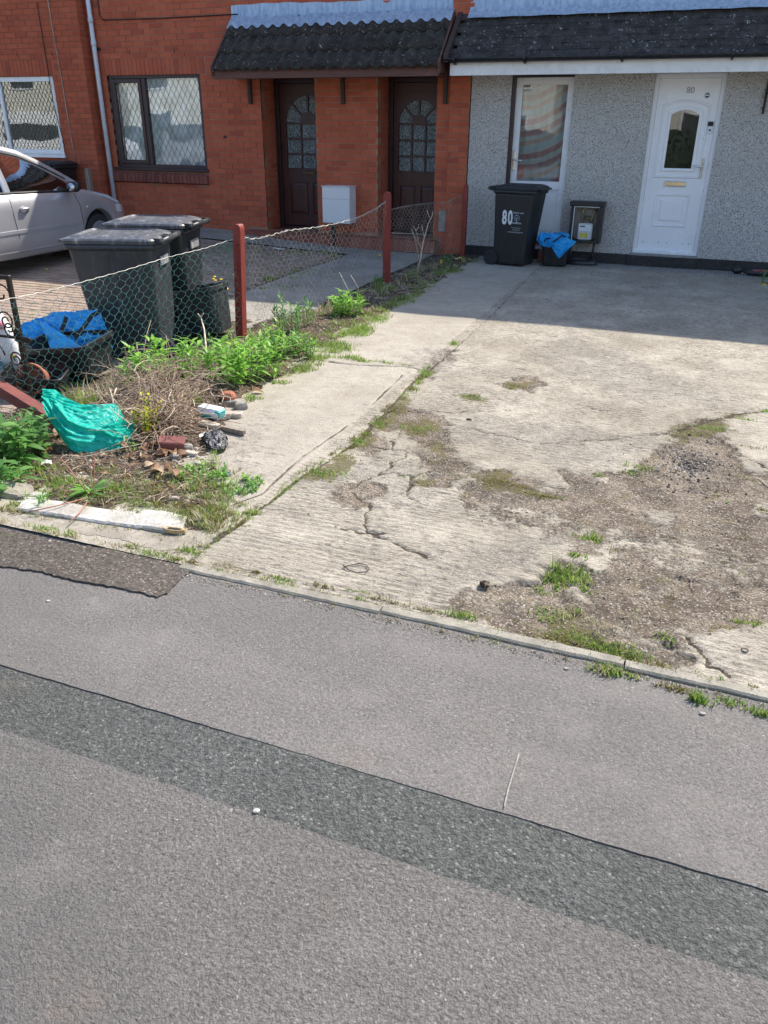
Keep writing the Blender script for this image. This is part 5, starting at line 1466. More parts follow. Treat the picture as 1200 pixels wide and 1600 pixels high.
# print on the side of bin 80 (the face towards the street)
def side_text(parent, body, size, x, z, mat, sx=1.0, bold=0.0, W_=.5, zt=.89, name='lettering', align='CENTER'):
    # that face is the bin's local -x or +x side; find its lean
    hx = W_ / 2; f = lambda zz: hx * np.interp(zz, [.16, zt * .5, zt * .93], [.81, .86, .92])
    xs_ = f(z); tilt = math.atan2(f(z + .1) - f(z - .1), .2)
    return xs_, tilt
def on_side(parent, lx_sign, build, z):
    pass
bside = -1 if True else 1
def place_print(o, u, z):
    # local frame of the -x side: outward normal -x, text reads along local -y ... seen from -x the right hand is -y
    hx = .25; f = lambda zz: hx * float(np.interp(zz, [.16, .445, .83], [.81, .86, .92]))
    tilt = math.atan2(f(z + .1) - f(z - .1), .2)
    nrm = Vector((-math.cos(tilt), 0, -math.sin(tilt))); upv = Vector((-math.sin(tilt), 0, math.cos(tilt))); rt = upv.cross(nrm) * 1.0
    rt = Vector((0, -1, 0))
    M = Matrix.Identity(4)
    for i in range(3): M[i][0] = rt[i]; M[i][1] = upv[i]; M[i][2] = nrm[i]
    p = Vector((-f(z), 0, z)) + nrm * .004; M[0][3] = p.x; M[1][3] = u; M[2][3] = p.z
    return M
for (body, size, u, z, mat, sx, bold) in (('8', .235, .115, .60, M_letter, .55, .008), ('0', .235, .035, .60, M_letter, .55, .008), ('Rethink waste', .030, -.075, .672, M_letter2, .85, .0005), ('SWINDON', .026, -.055, .545, M_letter2, 1, .001),
                                          ('For enquiries call', .020, -.05, .490, M_letter2, .9, 0), ('01793 445501', .020, -.055, .462, M_letter2, .9, 0), ('www.swindon.gov.uk', .024, -.045, .435, M_letter2, 1, .0004)):
    o = text_obj(body, size, mat, (0, 0, 0), (0, 0, 0), b80, 'lettering', .0006, 1, bold)
    M = place_print(o, u, z); o.matrix_local = M @ Matrix.Diagonal((sx, 1, 1, 1))
# tree-like round emblem
q = MB(); 
for a_ in range(10):
    t = 2 * PI * a_ / 10 + .3; 
    if 4.2 < t < 5.2: continue
    q.tube([(.034 * math.cos(t + k * .09), .034 * math.sin(t + k * .09), 0) for k in range(5)], .006, 4)
q.tube([(0, -.055, 0), (0, -.01, 0), (.012, .012, 0)], .005, 4); q.tube([(0, -.02, 0), (-.014, .01, 0)], .004, 4); q.tube([(-.022, -.056, 0), (.022, -.056, 0)], .004, 4)
M = place_print(None, -.055, .61); em = q.build('emblem', M_letter2, b80, world=False); em.matrix_local = M @ Matrix.Diagonal((1, 1, .12, 1))

# neighbour's bin behind the car, below the left window
wheelie((-9.95, 10.93, .13), math.radians(182), .58, .60, 1.0, 'black wheelie bin under the white window, partly hidden by the silver car', M_bin80, M_bin80)
q = MB(); q.bbox(-9.36, -9.29, 10.98, 11.05, .1, 1.02, .006)
o = q.build('timber_post', M_oldwood); tag(o, 'weathered grey timber post between the silver car and the brick wall', 'post')
q = MB(); q.tube([Vector((-9.38, 10.97, .80)), Vector((-9.5, 10.95, .82)), Vector((-9.62, 10.93, .76)), Vector((-9.75, 10.75, .74)), Vector((-9.9, 10.6, .70))], .006, 5); 
for k in range(7):
    q.tube([Vector((-9.45 - .06 * k, 10.95, .80 - .01 * k)), Vector((-9.48 - .06 * k, 10.93, .72)), Vector((-9.46 - .06 * k, 10.92, .60))], .004, 4)
o = q.build('loose_wire', M_black); tag(o, 'tangled dark wire strung from the grey timber post', 'wire')

# ================================================================== RECYCLING BOXES
def crate(loc, rot, W_, D_, H_, label, mat, group=None, cat='box'):
    t = empty('recycling_box', loc, 0, label, cat, group, rot=rot)
    hx, hy = W_ / 2, D_ / 2
    b = MB(); b.loft([rrect(hx * .82, hy * .80, .04, 0), rrect(hx * .84, hy * .82, .045, .01), rrect(hx * .96, hy * .96, .05, H_ - .03), rrect(hx * .95, hy * .95, .05, H_ - .03), rrect(hx * .83, hy * .81, .04, .02)], cap=True, smooth=False)
    b.build('box_shell', mat, t, world=False)
    b = MB(); b.loft([rrect(hx * .96, hy * .96, .05, H_ - .045), rrect(hx * 1.03, hy * 1.04, .055, H_ - .04), rrect(hx * 1.03, hy * 1.04, .055, H_ - .003), rrect(hx * 1.01, hy * 1.02, .05, H_), rrect(hx * .955, hy * .955, .05, H_ - .002), rrect(hx * .955, hy * .955, .05, H_ - .045)], cap=False, smooth=False)
    b.build('rim', mat, t, world=False)
    return t
crate((-4.32, 4.62, -.03), Euler((math.radians(4), math.radians(-6), math.radians(8))), .60, .44, .27, 'black open recycling box with a blue bag draped at its back, behind the fence', M_box, 'recycling boxes behind the fence')
crate((-4.28, 4.22, -.05), Euler((math.radians(6), math.radians(4), math.radians(24))), .42, .36, .18, 'small black tub holding a terracotta pot, beside the iron gate', M_box, 'recycling boxes behind the fence')
crate((-4.04, 6.06, .0), Euler((math.radians(-4), math.radians(-9), math.radians(14))), .40, .46, .40, 'scuffed black recycling box leaning behind the red fence post', M_boxs, 'recycling boxes behind the fence')
b80x = crate((-1.86, 11.10, .008), Euler((0, 0, math.radians(3))), .36, .36, .27, 'black recycling box stuffed with a blue bag between bin 80 and the meter box', M_box)
q = MB(); q.bbox(-.17, .19, .17, .19, .24, .38, .01); q.xf(Matrix.Rotation(math.radians(-8), 4, 'X')); q.build('propped_lid', M_box, b80x, world=False)
# terracotta pot
pot = MB(); pr = [(0.0, .0), (.07, .0), (.095, .14), (.108, .14), (.108, .175), (.095, .175), (.09, .13), (.0, .12)]
pot.loft([[(r * math.cos(2 * PI * k / 20), r * math.sin(2 * PI * k / 20), z) for k in range(20)] for r, z in [(max(r, .002), z) for r, z in pr]])
pot.xf(Matrix.Translation((-4.26, 4.22, .06)) @ Matrix.Rotation(math.radians(75), 4, 'X') @ Matrix.Rotation(.4, 4, 'Y'))
o = pot.build('flower_pot', M_terra); tag(o, 'empty terracotta flower pot lying in the small black tub', 'pot')

# ---- gas meter in its half-buried housing
gm = empty('gas_meter_housing', (-1.50, 11.33, 0), label='open black meter housing with a white gas meter, leaning on the pebbledash', cat='meter box')
GMx0, GMx1 = -1.745, -1.335
b = MB(); ya, yb = 11.26, 11.44
frame_ring(b, GMx0, GMx1, .275, .775, ya, yb, .035, .035); b.box(GMx0, GMx1, yb, yb + .01, .275, .775)
b.bbox(GMx0 - .02, GMx1 + .02, ya - .02, yb, .735, .79, .008); b.bbox(GMx1 - .07, GMx1 - .034, ya, yb, .31, .735, .004)
b.build('housing', M_blackpl, gm)
q = MB(); q.box(GMx0 + .035, GMx1 - .07, yb - .008, yb - .001, .31, .735); q.build('back_plate', simple('cream_plate', (.42, .40, .35), .7), gm)
q = MB(); q.bbox(GMx0 + .04, GMx0 + .05, ya - .005, ya + .01, .30, .73, .002); q.bbox(GMx0 + .05, GMx1 - .04, ya - .005, ya + .01, .722, .732, .002); q.build('door_seal', M_meter, gm)
mt = MB(); mt.bbox(-1.635, -1.445, 11.30, 11.42, .31, .52, .012); mt = mt.build('meter_body', simple('meter_grey_white', (.60, .62, .62), .4), gm)
q = MB(); q.bbox(-1.625, -1.475, 11.296, 11.301, .42, .505, .002); q.build('meter_face', M_letter, mt)
q = MB(); q.bbox(-1.61, -1.545, 11.292, 11.297, .475, .492, .001); q.build('display', simple('lcd', (.10, .11, .06), .3), mt)
q = MB(); q.bbox(-1.60, -1.50, 11.295, 11.301, .345, .40, .002); q.build('yellow_label', simple('yellow_sticker', (.62, .55, .06), .5), mt)
q = MB(); q.tube([(-1.60, 11.36, .52), (-1.60, 11.36, .66), (-1.59, 11.36, .70), (-1.52, 11.36, .71)], .017, 8); q.tube([(-1.475, 11.36, .52), (-1.475, 11.36, .58), (-1.46, 11.36, .66), (-1.42, 11.36, .69)], .015, 8); q.build('gas_pipe', simple('brass_dull', (.35, .30, .18), .45, metal=.5), gm)
q = MB(); q.bbox(-1.57, -1.48, 11.34, 11.40, .555, .61, .01); q.build('regulator', simple('olive_regulator', (.10, .10, .05), .5), gm)
q = MB(); q.tube([(-1.40, 11.30, .30), (-1.405, 11.30, .18), (-1.42, 11.28, .04)], .016, 8); q.tube([(-1.70, 11.30, .27), (-1.70, 11.30, .02)], .02, 8); q.build('riser', M_blackpl, gm)
b = MB(); b.loft([[(-1.54 + .215 * k * math.cos(t), 11.27 + .13 * k * math.sin(t), z) for t in [2 * PI * j / 24 for j in range(24)]] for k, z in ((.98, -.02), (1, .03), (.96, .055), (.7, .075), (.6, .05))], smooth=False)
b.build('buried_base', M_blackpl, gm)
q = MB(); q.bbox(-1.86, -1.78, 11.30, 11.40, 0.004, .075, .006); o = q.build('half_brick', M_brick_sill); tag(o, 'half brick on the ground between the blue-bag box and the meter housing', 'brick')
q = MB(); q.bbox(-2.12, -1.97, 11.22, 11.43, .006, .15, .008); o = q.build('doorstep_block', M_qtile); tag(o, 'dark red step block below the glazed door behind bin 80', 'step')

# ================================================================== CLOTHS AND BAGS
def cloth(name, top, bot, mat, nu=40, nv=26, sag=.03, crumple=.012, label=None, cat='bag', seed=0, thick=.0025, folds=()):
    """sheet hung between two 3-D edge curves with folds; given a little real thickness"""
    def curve(pts, t):
        L = [0]
        for i in range(1, len(pts)): L.append(L[-1] + (pts[i] - pts[i - 1]).length)
        s_ = t * L[-1]
        x = [float(np.interp(s_, L, [p[k] for p in pts])) for k in range(3)]
        return Vector(x)
    P = []
    for j in range(nv + 1):
        v = j / nv; row = []
        for i in range(nu + 1):
            u = i / nu; a_ = curve(top, u); b__ = curve(bot, u); p = a_.lerp(b__, v)
            env = math.sin(PI * v) * (math.sin(PI * u) ** .5 if 0 < u < 1 else 0)
            p += Vector((0, -1, .35)) * sag * env
            f = (float(vnoise(u * 6 + seed, v * 4 + seed, seed)) - .5) * 2 + (float(vnoise(u * 14 + seed, v * 9, seed + 1)) - .5) * 1.1 + (float(vnoise(u * 34, v * 22, seed + 2)) - .5) * .5
            cr = abs((u * 1.3 + v * .9 + float(vnoise(u * 3, v * 3, seed + 5)) * .8) * 5 % 1 - .5) + .8 * abs(float(vnoise(u * 9 + 3, v * 7, seed + 8)) - .5) + .7 * abs(float(vnoise(u * 21, v * 17 + 4, seed + 9)) - .5)
            p += Vector((.2, -.8, .6)) * crumple * (f + cr * 1.4)
            for (fu, fv, du, dv, am) in folds:
                dd = abs((u - fu) * dv - (v - fv) * du) / math.hypot(du, dv); al = ((u - fu) * du + (v - fv) * dv) / math.hypot(du, dv)
                p += Vector((.1, -.7, .6)) * am * math.exp(-(dd / .035) ** 2) * (1 if -.4 < al < .4 else .2)
            row.append(p)
        P.append(row)
    b = MB(); b.grid(P, nu < 30)
    n = len(b.v); back = [tuple(Vector(p) + Vector((.0, thick, -thick * .5))) for p in b.v]; f0 = list(b.f)
    b.add(back, [tuple(reversed(f)) for f in f0], True)
    o = b.build(name, mat)
    return tag(o, label, cat) if label else o
def GG(*l): return [G(x, y, z) for x, y, z in l]
cloth('plastic_bag', GG((69, 609, .27), (88, 610, .27), (104, 622, .25), (126, 632, .23), (150, 633, .22), (178, 631, .21), (184, 634, .20), (192, 650, .15), (198, 658, .11), (207, 657, .10), (214, 668, .07)),
      GG((70, 640, .22), (78, 656, .17), (90, 674, .11), (100, 690, .06), (113, 704, .03), (125, 709, .015), (150, 709, .012), (180, 706, .012), (200, 698, .02), (212, 688, .03), (216, 680, .05)),
      M_teal, 110, 70, .05, .013, 'crumpled translucent teal plastic bag lying on the twigs beside the fallen post', 'bag', 3, folds=((.55, .5, 1, .8, .03), (.75, .4, -.3, 1, .03), (.2, .5, 1, .5, .015), (.4, .75, 1, .2, .012)))
q = MB(); q.tube(GG((108, 716, .06), (140, 712, .05), (180, 702, .06), (228, 692, .05)), .0022, 4); o = q.build('bent_wire', M_wires); tag(o, 'thin wire lying across the front of the teal plastic bag', 'wire')
blue = empty('blue_bag', (-4.5, 4.9, .1), label='bright blue woven sack with black straps, draped over the open black box', cat='bag')
c1 = cloth('bag_panel', [Vector(v) for v in [Wp(57, 497, 4.95), Wp(80, 491, 4.95), Wp(120, 488, 4.95), Wp(158, 484, 4.95)]], [Vector(v) for v in [Wp(62, 515, 4.85), Wp(80, 542, 4.75), Wp(125, 545, 4.78), Wp(176, 543, 4.82)]], M_blue, 56, 34, .02, .018, seed=8)
c2 = cloth('bag_panel', [Vector(v) for v in [Wp(28, 512, 4.75), Wp(40, 505, 4.8), Wp(57, 497, 4.9), Wp(66, 500, 4.9)]], [Vector(v) for v in [Wp(22, 530, 4.7), Wp(34, 534, 4.7), Wp(50, 536, 4.72), Wp(70, 520, 4.8)]], M_blue, 40, 26, .01, .013, seed=9)
c3 = cloth('bag_panel', [Vector(v) for v in [Wp(60, 498, 4.86), Wp(75, 508, 4.80), Wp(95, 520, 4.74), Wp(128, 542, 4.68)]], [Vector(v) for v in [Wp(60, 500, 4.84), Wp(66, 516, 4.78), Wp(76, 532, 4.72), Wp(80, 545, 4.66)]], M_blue, 20, 12, .015, .008, seed=10)
q = MB(); pts = [Wp(157, 486, 4.80), Wp(143, 494, 4.76), Wp(132, 510, 4.72), Wp(117, 528, 4.70)]
def ribbon(b, pts, w_, t_=.003):
    pts = [Vector(p) for p in pts]; vs = []
    for i, p in enumerate(pts):
        d = (pts[min(i + 1, len(pts) - 1)] - pts[max(0, i - 1)]).normalized(); s_ = d.cross(Vector((0, -1, .2))).normalized() * w_ / 2; n_ = Vector((0, -t_, 0))
        vs += [p - s_, p + s_, p + s_ + n_, p - s_ + n_]
    fs = []
    for i in range(len(pts) - 1):
        for k in range(4): fs.append((i * 4 + k, i * 4 + (k + 1) % 4, i * 4 + 4 + (k + 1) % 4, i * 4 + 4 + k))
    b.add(vs, fs)
ribbon(q, pts, .035); ribbon(q, [Wp(104, 495, 4.82), Wp(101, 505, 4.80), Wp(96, 516, 4.78)], .035)
st = q.build('strap', M_strap)
for c in (c1, c2, c3, st):
    c.parent = blue; c.data.transform(Matrix.Translation(-blue.location))
bl2 = empty('blue_bag', (-1.86, 11.1, .25), label='bright blue sack spilling over the small black box beside bin 80', cat='bag')
b = MB(); P = []
for j in range(16):
    v = j / 15
    for_row = []
    for i in range(22):
        u = i / 21; x = -2.05 + .36 * u; y = 10.95 + .25 * v; z = .30 + .06 * math.sin(u * 7 + v * 5) + .05 * float(vnoise(u * 5, v * 5, 77)) + .04 * math.sin(v * PI)
        for_row.append((x, y, z))
    P.append(for_row)
b.grid(P); c1 = b.build('bag_panel', M_blue)
c2 = cloth('bag_panel', [Wp(858, 378, 10.92), Wp(868, 374, 10.92), Wp(884, 372, 10.92), Wp(901, 378, 10.90)], [Wp(861, 384, 10.90), Wp(866, 395, 10.88), Wp(873, 405, 10.88), Wp(882, 396, 10.88)], M_blue, 40, 28, .02, .012, seed=12)
c3 = cloth('bag_panel', [Wp(839, 372, 10.93), Wp(845, 363, 10.95), Wp(862, 366, 10.95), Wp(880, 370, 10.95)], [Wp(841, 380, 10.90), Wp(848, 386, 10.90), Wp(860, 386, 10.90), Wp(872, 382, 10.90)], M_blue, 44, 24, .03, .016, seed=13)
q = MB(); ribbon(q, [Wp(864, 378, 10.88), Wp(870, 374, 10.86), Wp(878, 368, 10.86), Wp(884, 370, 10.87)], .02); ribbon(q, [Wp(850, 378, 10.88), Wp(853, 373, 10.86), Wp(860, 372, 10.86)], .018); st = q.build('strap', M_strap)
for c in (c1, c2, c3, st):
    c.parent = bl2; c.data.transform(Matrix.Translation(-bl2.location))
cloth('black_rag', GG((318, 680, .04), (328, 672, .06), (345, 672, .05), (356, 684, .03)), GG((320, 690, .02), (330, 700, .02), (345, 706, .01), (356, 700, .015)), M_blackbag, 26, 20, .02, .018, 'scrap of torn black plastic bag on the edge of the path', 'rag', 20)

# black garden tool lying by the wall at the right edge
t = empty('black_tool', (.63, 11.2, 0), label='black plastic tool with red grip lying by the plinth at the right edge', cat='tool')
b = MB(); b.loft([[(.35 + i * .03, 11.28 + .035 * k_ * math.cos(a_), .05 + .042 * k_ * math.sin(a_)) for a_ in [2 * PI * j / 12 for j in range(12)]] for i, k_ in enumerate((.5, 1, 1.05, .9, .5))]); b.build('motor_head', M_blackpl, t)
b = MB(); b.loft([[(.48 + i * .055, 11.22 + .06 * k_ * math.cos(a_), .045 + .04 * k_ * math.sin(a_)) for a_ in [2 * PI * j / 12 for j in range(12)]] for i, k_ in enumerate((.3, .8, 1, 1.1, 1.1, 1, .8, .5))]); b.build('tool_body', M_blackpl, t)
b = MB(); b.bbox(.58, .78, 11.17, 11.19, .065, .085, .006); b.build('red_grip', simple('faded_red_plastic', (.35, .10, .07), .5), t)

# ================================================================== CAR
CR = (-8.55, 8.13, float(yard_z(-8.0, 8.5)) - .0)
car = empty('parked_car', CR, PI / 2, 'silver hatchback parked nose-in towards the brick wall at the left edge', 'car')
XS = [-1.86, -1.80, -1.66, -1.4, -1.0, -.4, .2, .75, 1.1, 1.45, 1.66, 1.80, 1.89, 1.93]
WW = [.62, .71, .78, .81, .825, .83, .83, .825, .815, .79, .755, .69, .58, .46]
ZS = [.72, .82, .90, .93, .93, .915, .90, .88, .84, .76, .69, .61, .53, .47]
ZT = [.74, .85, .94, .96, .96, .94, .93, .93, .885, .815, .74, .665, .58, .50]
ZB = [.36, .30, .26, .22, .20, .19, .19, .19, .20, .22, .24, .26, .28, .30]
WXc, WRr, AR = (1.12, -1.34), .285, .345
def carpar(x): return [float(np.interp(x, XS, a)) for a in (WW, ZS, ZT, ZB)]
def zb_arch(x, zb):
    for xw in WXc:
        if abs(x - xw) < AR: return max(zb, WRr + math.sqrt(AR ** 2 - (x - xw) ** 2))
    return zb
sx = set(XS)
for xw in WXc:
    for k in range(-12, 13): sx.add(round(xw + AR * math.sin(k / 12 * PI / 2), 4))
for k in range(40): sx.add(round(-1.8 + k * .095, 4))
sx = sorted(sx)
rings = []
def half(x):
    w_, zs, zt, zb = carpar(x); za = zb_arch(x, zb)
    mid = max(.46, za + .02)
    pts = [(w_ * .90, za), (w_ * .985, max(zb + .10, za + .008)), (w_ * 1.0, max(mid, .40)), (w_ * .992, max((mid + zs) / 2 + .04, mid + .01)), (w_ * .965, zs), (w_ * .90, zs + (zt - zs) * .55), (w_ * .55, zt), (0, zt + .012)]
    return pts
for x in sx:
    h = half(x); rings.append([(x, -p[0], p[1]) for p in h] + [(x, p[0], p[1]) for p in reversed(h[:-1])])
b = MB(); b.loft(rings, cap=True, close=False); b.build('body', M_car, car, world=False)
def side_y(x, z):
    h = half(x); zz = [p[1] for p in h[:5]]; yy = [p[0] for p in h[:5]]
    return -float(np.interp(z, zz, yy))
b = MB(); b.box(-1.7, 1.7, -.70, .70, .17, .24)
for xw in WXc: b.box(xw - .36, xw + .36, -.66, .66, .24, .66)
b.build('underbody', M_black, car, world=False)
for xw in WXc:
    for s_ in (-1, 1):
        w_ = MB(); n = 26
        w_.loft([[(xw + r * math.cos(2 * PI * k / n), s_ * y_, WRr + r * math.sin(2 * PI * k / n)) for k in range(n)] for y_, r in ((.62, .20), (.62, .27), (.64, WRr), (.78, WRr), (.80, .27), (.80, .205), (.775, .20))], cap=True, smooth=False)
        wh = w_.build('wheel', M_rubber, car, world=False)
        w_ = MB(); w_.loft([[(xw + r * math.cos(2 * PI * k / n), s_ * y_, WRr + r * math.sin(2 * PI * k / n)) for k in range(n)] for y_, r in ((.778, .205), (.802, .20), (.79, .17), (.785, .07), (.80, .05), (.80, .01))], smooth=True)
        w_.build('hub_cap', M_carlow, wh, world=False)
    for s_ in (-1, 1):
        b = MB(); rr = []
        for k in range(25):
            a_ = PI * k / 24 * 1.06 - .09; x = xw + AR * math.cos(a_); z = WRr + AR * math.sin(a_); y0_ = abs(side_y(x, max(z, .3)))
            rr.append([(x + .0, s_ * (y0_ - .03), z + .0), (x, s_ * (y0_ + .012), z), (x + .022 * math.cos(a_), s_ * (y0_ + .014), z + .022 * math.sin(a_)), (x + .05 * math.cos(a_), s_ * (y0_ + .001), z + .05 * math.sin(a_))])
        b.loft(rr, cap=False, close=False); b.build('wheel_arch', M_car, car, world=False)
# cabin: roof line
RX = [-1.80, -1.62, -1.4, -1.0, -.6, -.30, .0, .30, .60, .86]
RZ = [.96, 1.22, 1.34, 1.41, 1.42, 1.40, 1.335, 1.215, 1.07, .93]
RWd = [.70, .66, .62, .60, .60, .61, .63, .66, .70, .74]
def cab(x, t):
    """t 0 belt .. 1 roof edge"""
    w_, zs, zt, zb = carpar(x); rz = float(np.interp(x, RX, RZ)); rw = float(np.interp(x, RX, RWd))
    z = zs + (rz - zs) * t; y = w_ * .95 + (rw - w_ * .95) * (t ** 1.15)
    return (x, -y, z)
xs_ = [-1.80 + 2.66 * i / 44 for i in range(45)]
for s_ in (-1, 1):
    b = MB(); b.grid([[(lambda p: (p[0], p[1] * -s_ if s_ == 1 else p[1], p[2]))(cab(x, t / 6)) for t in range(7)] for x in xs_ if x > -1.7]); b.build('side_glass', M_carglass, car, world=False)
b = MB(); b.grid([[(x, float(np.interp(x, RX, RWd)) * yy, float(np.interp(x, RX, RZ)) + .035 * (1 - yy * yy)) for yy in np.linspace(-1, 1, 13)] for x in xs_ if x < -.18]); b.build('roof_panel', M_car, car, world=False)
b = MB(); b.grid([[(x, float(np.interp(x, RX, RWd)) * yy, float(np.interp(x, RX, RZ)) + .035 * (1 - yy * yy)) for yy in np.linspace(-1, 1, 13)] for x in np.linspace(-.18, .86, 14)]); b.build('windscreen', M_carglass, car, world=False)
def band(name, pts, w_, mat, off=.006):
    """painted strip lying on the cabin side; pts are (x,t)"""
    b = MB(); vs = []
    P = [Vector(cab(*p)) for p in pts]
    for i, p in enumerate(P):
        d = (P[min(i + 1, len(P) - 1)] - P[max(0, i - 1)]).normalized(); s_ = d.cross(Vector((0, -1, .25))).normalized() * w_ / 2; n_ = Vector((0, -off, off * .3))
        vs += [p - s_ + n_ * .1, p - s_ + n_, p + s_ + n_, p + s_ + n_ * .1]
    fs = []
    for i in range(len(P) - 1):
        for k in range(3): fs.append((i * 4 + k, i * 4 + k + 1, i * 4 + 5 + k, i * 4 + 4 + k))
    b.add(vs, fs, True); o = b.build(name, mat, car, world=False)
    b2 = MB(); b2.add([(v[0], -v[1], v[2]) for v in b.v], [tuple(reversed(f)) for f in b.f], True); b2.build(name, mat, car, world=False)
band('roof_rail', [(x, 1.0) for x in np.linspace(-1.6, .84, 30)], .085, M_car, .012)
band('centre_pillar', [(-.40, t / 6) for t in range(7)], .10, M_car)
band('rear_pillar', [(-1.35, t / 6) for t in range(7)], .22, M_car)
band('window_trim', [(x, .94) for x in np.linspace(-1.3, .66, 24)], .018, M_black, .014)
band('belt_strip', [(x, .02) for x in np.linspace(-1.5, .74, 24)], .03, M_black, .012)
band('quarter_panel', [(.66 + .02 * k, .02 + .10 * k) for k in range(6)], .05, M_black, .012)
def seam(pts, r=.0045):
    b = MB(); b.tube([(x, side_y(x, z) - .0005, z) for x, z in pts], r, 4); b.build('panel_gap', M_seam, car, world=False)
seam([(-.40, .90), (-.40, .70), (-.38, .45), (-.34, .25)]); seam([(.70, .86), (.76, .72), (.775, .50), (.76, .30), (.74, .22)]); seam([(-1.18, .90), (-1.2, .72), (-1.05, .55)])
seam([(-1.0, .205), (0, .20), (.74, .21)], .003); seam([(1.25, .78), (1.5, .705), (1.7, .62)], .004)
b = MB(); b.loft([[(x, side_y(x, .50) - d_, .50 + dz) for d_, dz in ((-.004, -.022), (.010, -.018), (.010, .018), (-.004, .022))] for x in np.linspace(-.98, .70, 20)], smooth=False); b.build('rubbing_strip', M_car, car, world=False)
b = MB(); b.loft([[(x, side_y(x, .28) - d_, .28 + dz) for d_, dz in ((-.004, -.015), (.006, -.008), (.006, .008), (-.004, .015))] for x in np.linspace(-.98, .72, 20)], smooth=False); b.build('sill_crease', M_car, car, world=False)
for hx_ in (-.22, -1.02):
    y_ = side_y(hx_, .74)
    b = MB(); b.loft([[(hx_ + .085 * k * math.cos(a_), y_ - .004 - dd, .735 + .04 * k * math.sin(a_)) for a_ in [2 * PI * j / 16 for j in range(16)]] for k, dd in ((1, -.004), (1, .002), (.8, .004))]); h_ = b.build('handle_recess', M_carlow, car, world=False)
    b = MB(); b.tube([(hx_ - .07, y_ - .012, .745), (hx_ - .03, y_ - .035, .75), (hx_ + .04, y_ - .035, .75), (hx_ + .07, y_ - .012, .745)], .012, 8); b.build('door_handle', M_car, car, world=False)
for s_ in (-1, 1):
    b = MB(); b.loft([[(.60 + .06 * k * math.cos(a_) * 1.0, s_ * (.86 + dd), .945 + .065 * k * math.sin(a_)) for a_ in [2 * PI * j / 14 for j in range(14)]] for k, dd in ((.5, -.05), (.9, -.03), (1, .02), (.95, .09), (.6, .125))])
    mr = b.build('wing_mirror', M_blackpl, car, world=False)
    b = MB(); b.loft([[(.60 - .062 + .0, s_ * (.905 + .06 * math.cos(a_)), .945 + .05 * math.sin(a_)) for a_ in [2 * PI * j / 14 for j in range(14)]], [(.60 - .056, s_ * (.905 + .06 * math.cos(a_)), .945 + .05 * math.sin(a_)) for a_ in [2 * PI * j / 14 for j in range(14)]]]); b.build('mirror_glass', M_chrome, mr, world=False)
    b = MB(); b.grid([[(x, s_ * (abs(side_y(x, .62)) + .004 - dz_ * .1), .60 + dz_ + (1.72 - x) * .10) for dz_ in np.linspace(-.055, .045, 5)] for x in np.linspace(1.52, 1.84, 10)]); b.build('headlight', M_lamp, car, world=False)
b = MB(); y_ = side_y(.90, .66); b.loft([[(.90 + .02 * k * math.cos(a_), y_ - dd, .68 + .014 * k * math.sin(a_)) for a_ in [2 * PI * j / 10 for j in range(10)]] for k, dd in ((1, -.002), (.8, .006))]); b.build('side_repeater', M_lamp, car, world=False)
b = MB(); b.tube([(.42 + .07 * math.cos(t) * .35, -.36 + .17 * math.sin(t) , .90 + .17 * math.cos(t)) for t in [2 * PI * k / 20 for k in range(21)]], .014, 8); b.bbox(.42, .62, -.40, -.32, .86, .93, .01); b.bbox(.45, .8, -.7, .7, .70, .86, .03); b.build('steering_wheel', M_blackpl, car, world=False)
for s_ in (-1, 1):
    b = MB(); b.loft([rrect(.22, .24, .06, .40, -.25, s_ * .36), rrect(.22, .24, .06, .52, -.25, s_ * .36)]); b.loft([rrect(.06, .23, .04, .50, -.42, s_ * .36), rrect(.05, .20, .04, .98, -.56, s_ * .36), rrect(.04, .11, .03, 1.16, -.60, s_ * .36)]); b.build('seat', simple('seat_cloth', (.06, .065, .08), .9), car, world=False)

# ================================================================== PLANTS
def leaf_mesh(name, L, Wd, curve, mat, lobes=0, fold=.25):
    b = MB(); n = 6; rows = []
    for i in range(n + 1):
        t = i / n; w_ = Wd * .5 * (math.sin(PI * min(1, (t * .93 + .04))) ** .8) * (1 - .25 * t)
        if lobes: w_ *= (.55 + .75 * abs(math.sin(t * PI * lobes)))
        if i == n: w_ = Wd * .02
        y = L * t * (1 - .12 * curve * t); z = -curve * L * .45 * t * t + .02 * L * math.sin(t * 6)
        rows.append([(-w_, y, z + fold * w_), (0, y, z), (w_, y, z + fold * w_)])
    b.grid(rows); return b.mesh(name, mat)
LV = {k: leaf_mesh('leaf', *a) for k, a in dict(a=(.075, .024, .5, M_leaf), b=(.10, .028, .8, M_leaf), c=(.06, .02, .2, M_leafd), d=(.12, .045, .7, M_leafd), e=(.05, .012, .3, M_leafg), y=(.03, .014, .3, M_leafy), dd=(.17, .024, .7, M_leafg, 6), dr=(.13, .03, .8, M_leaf, 4)).items()}
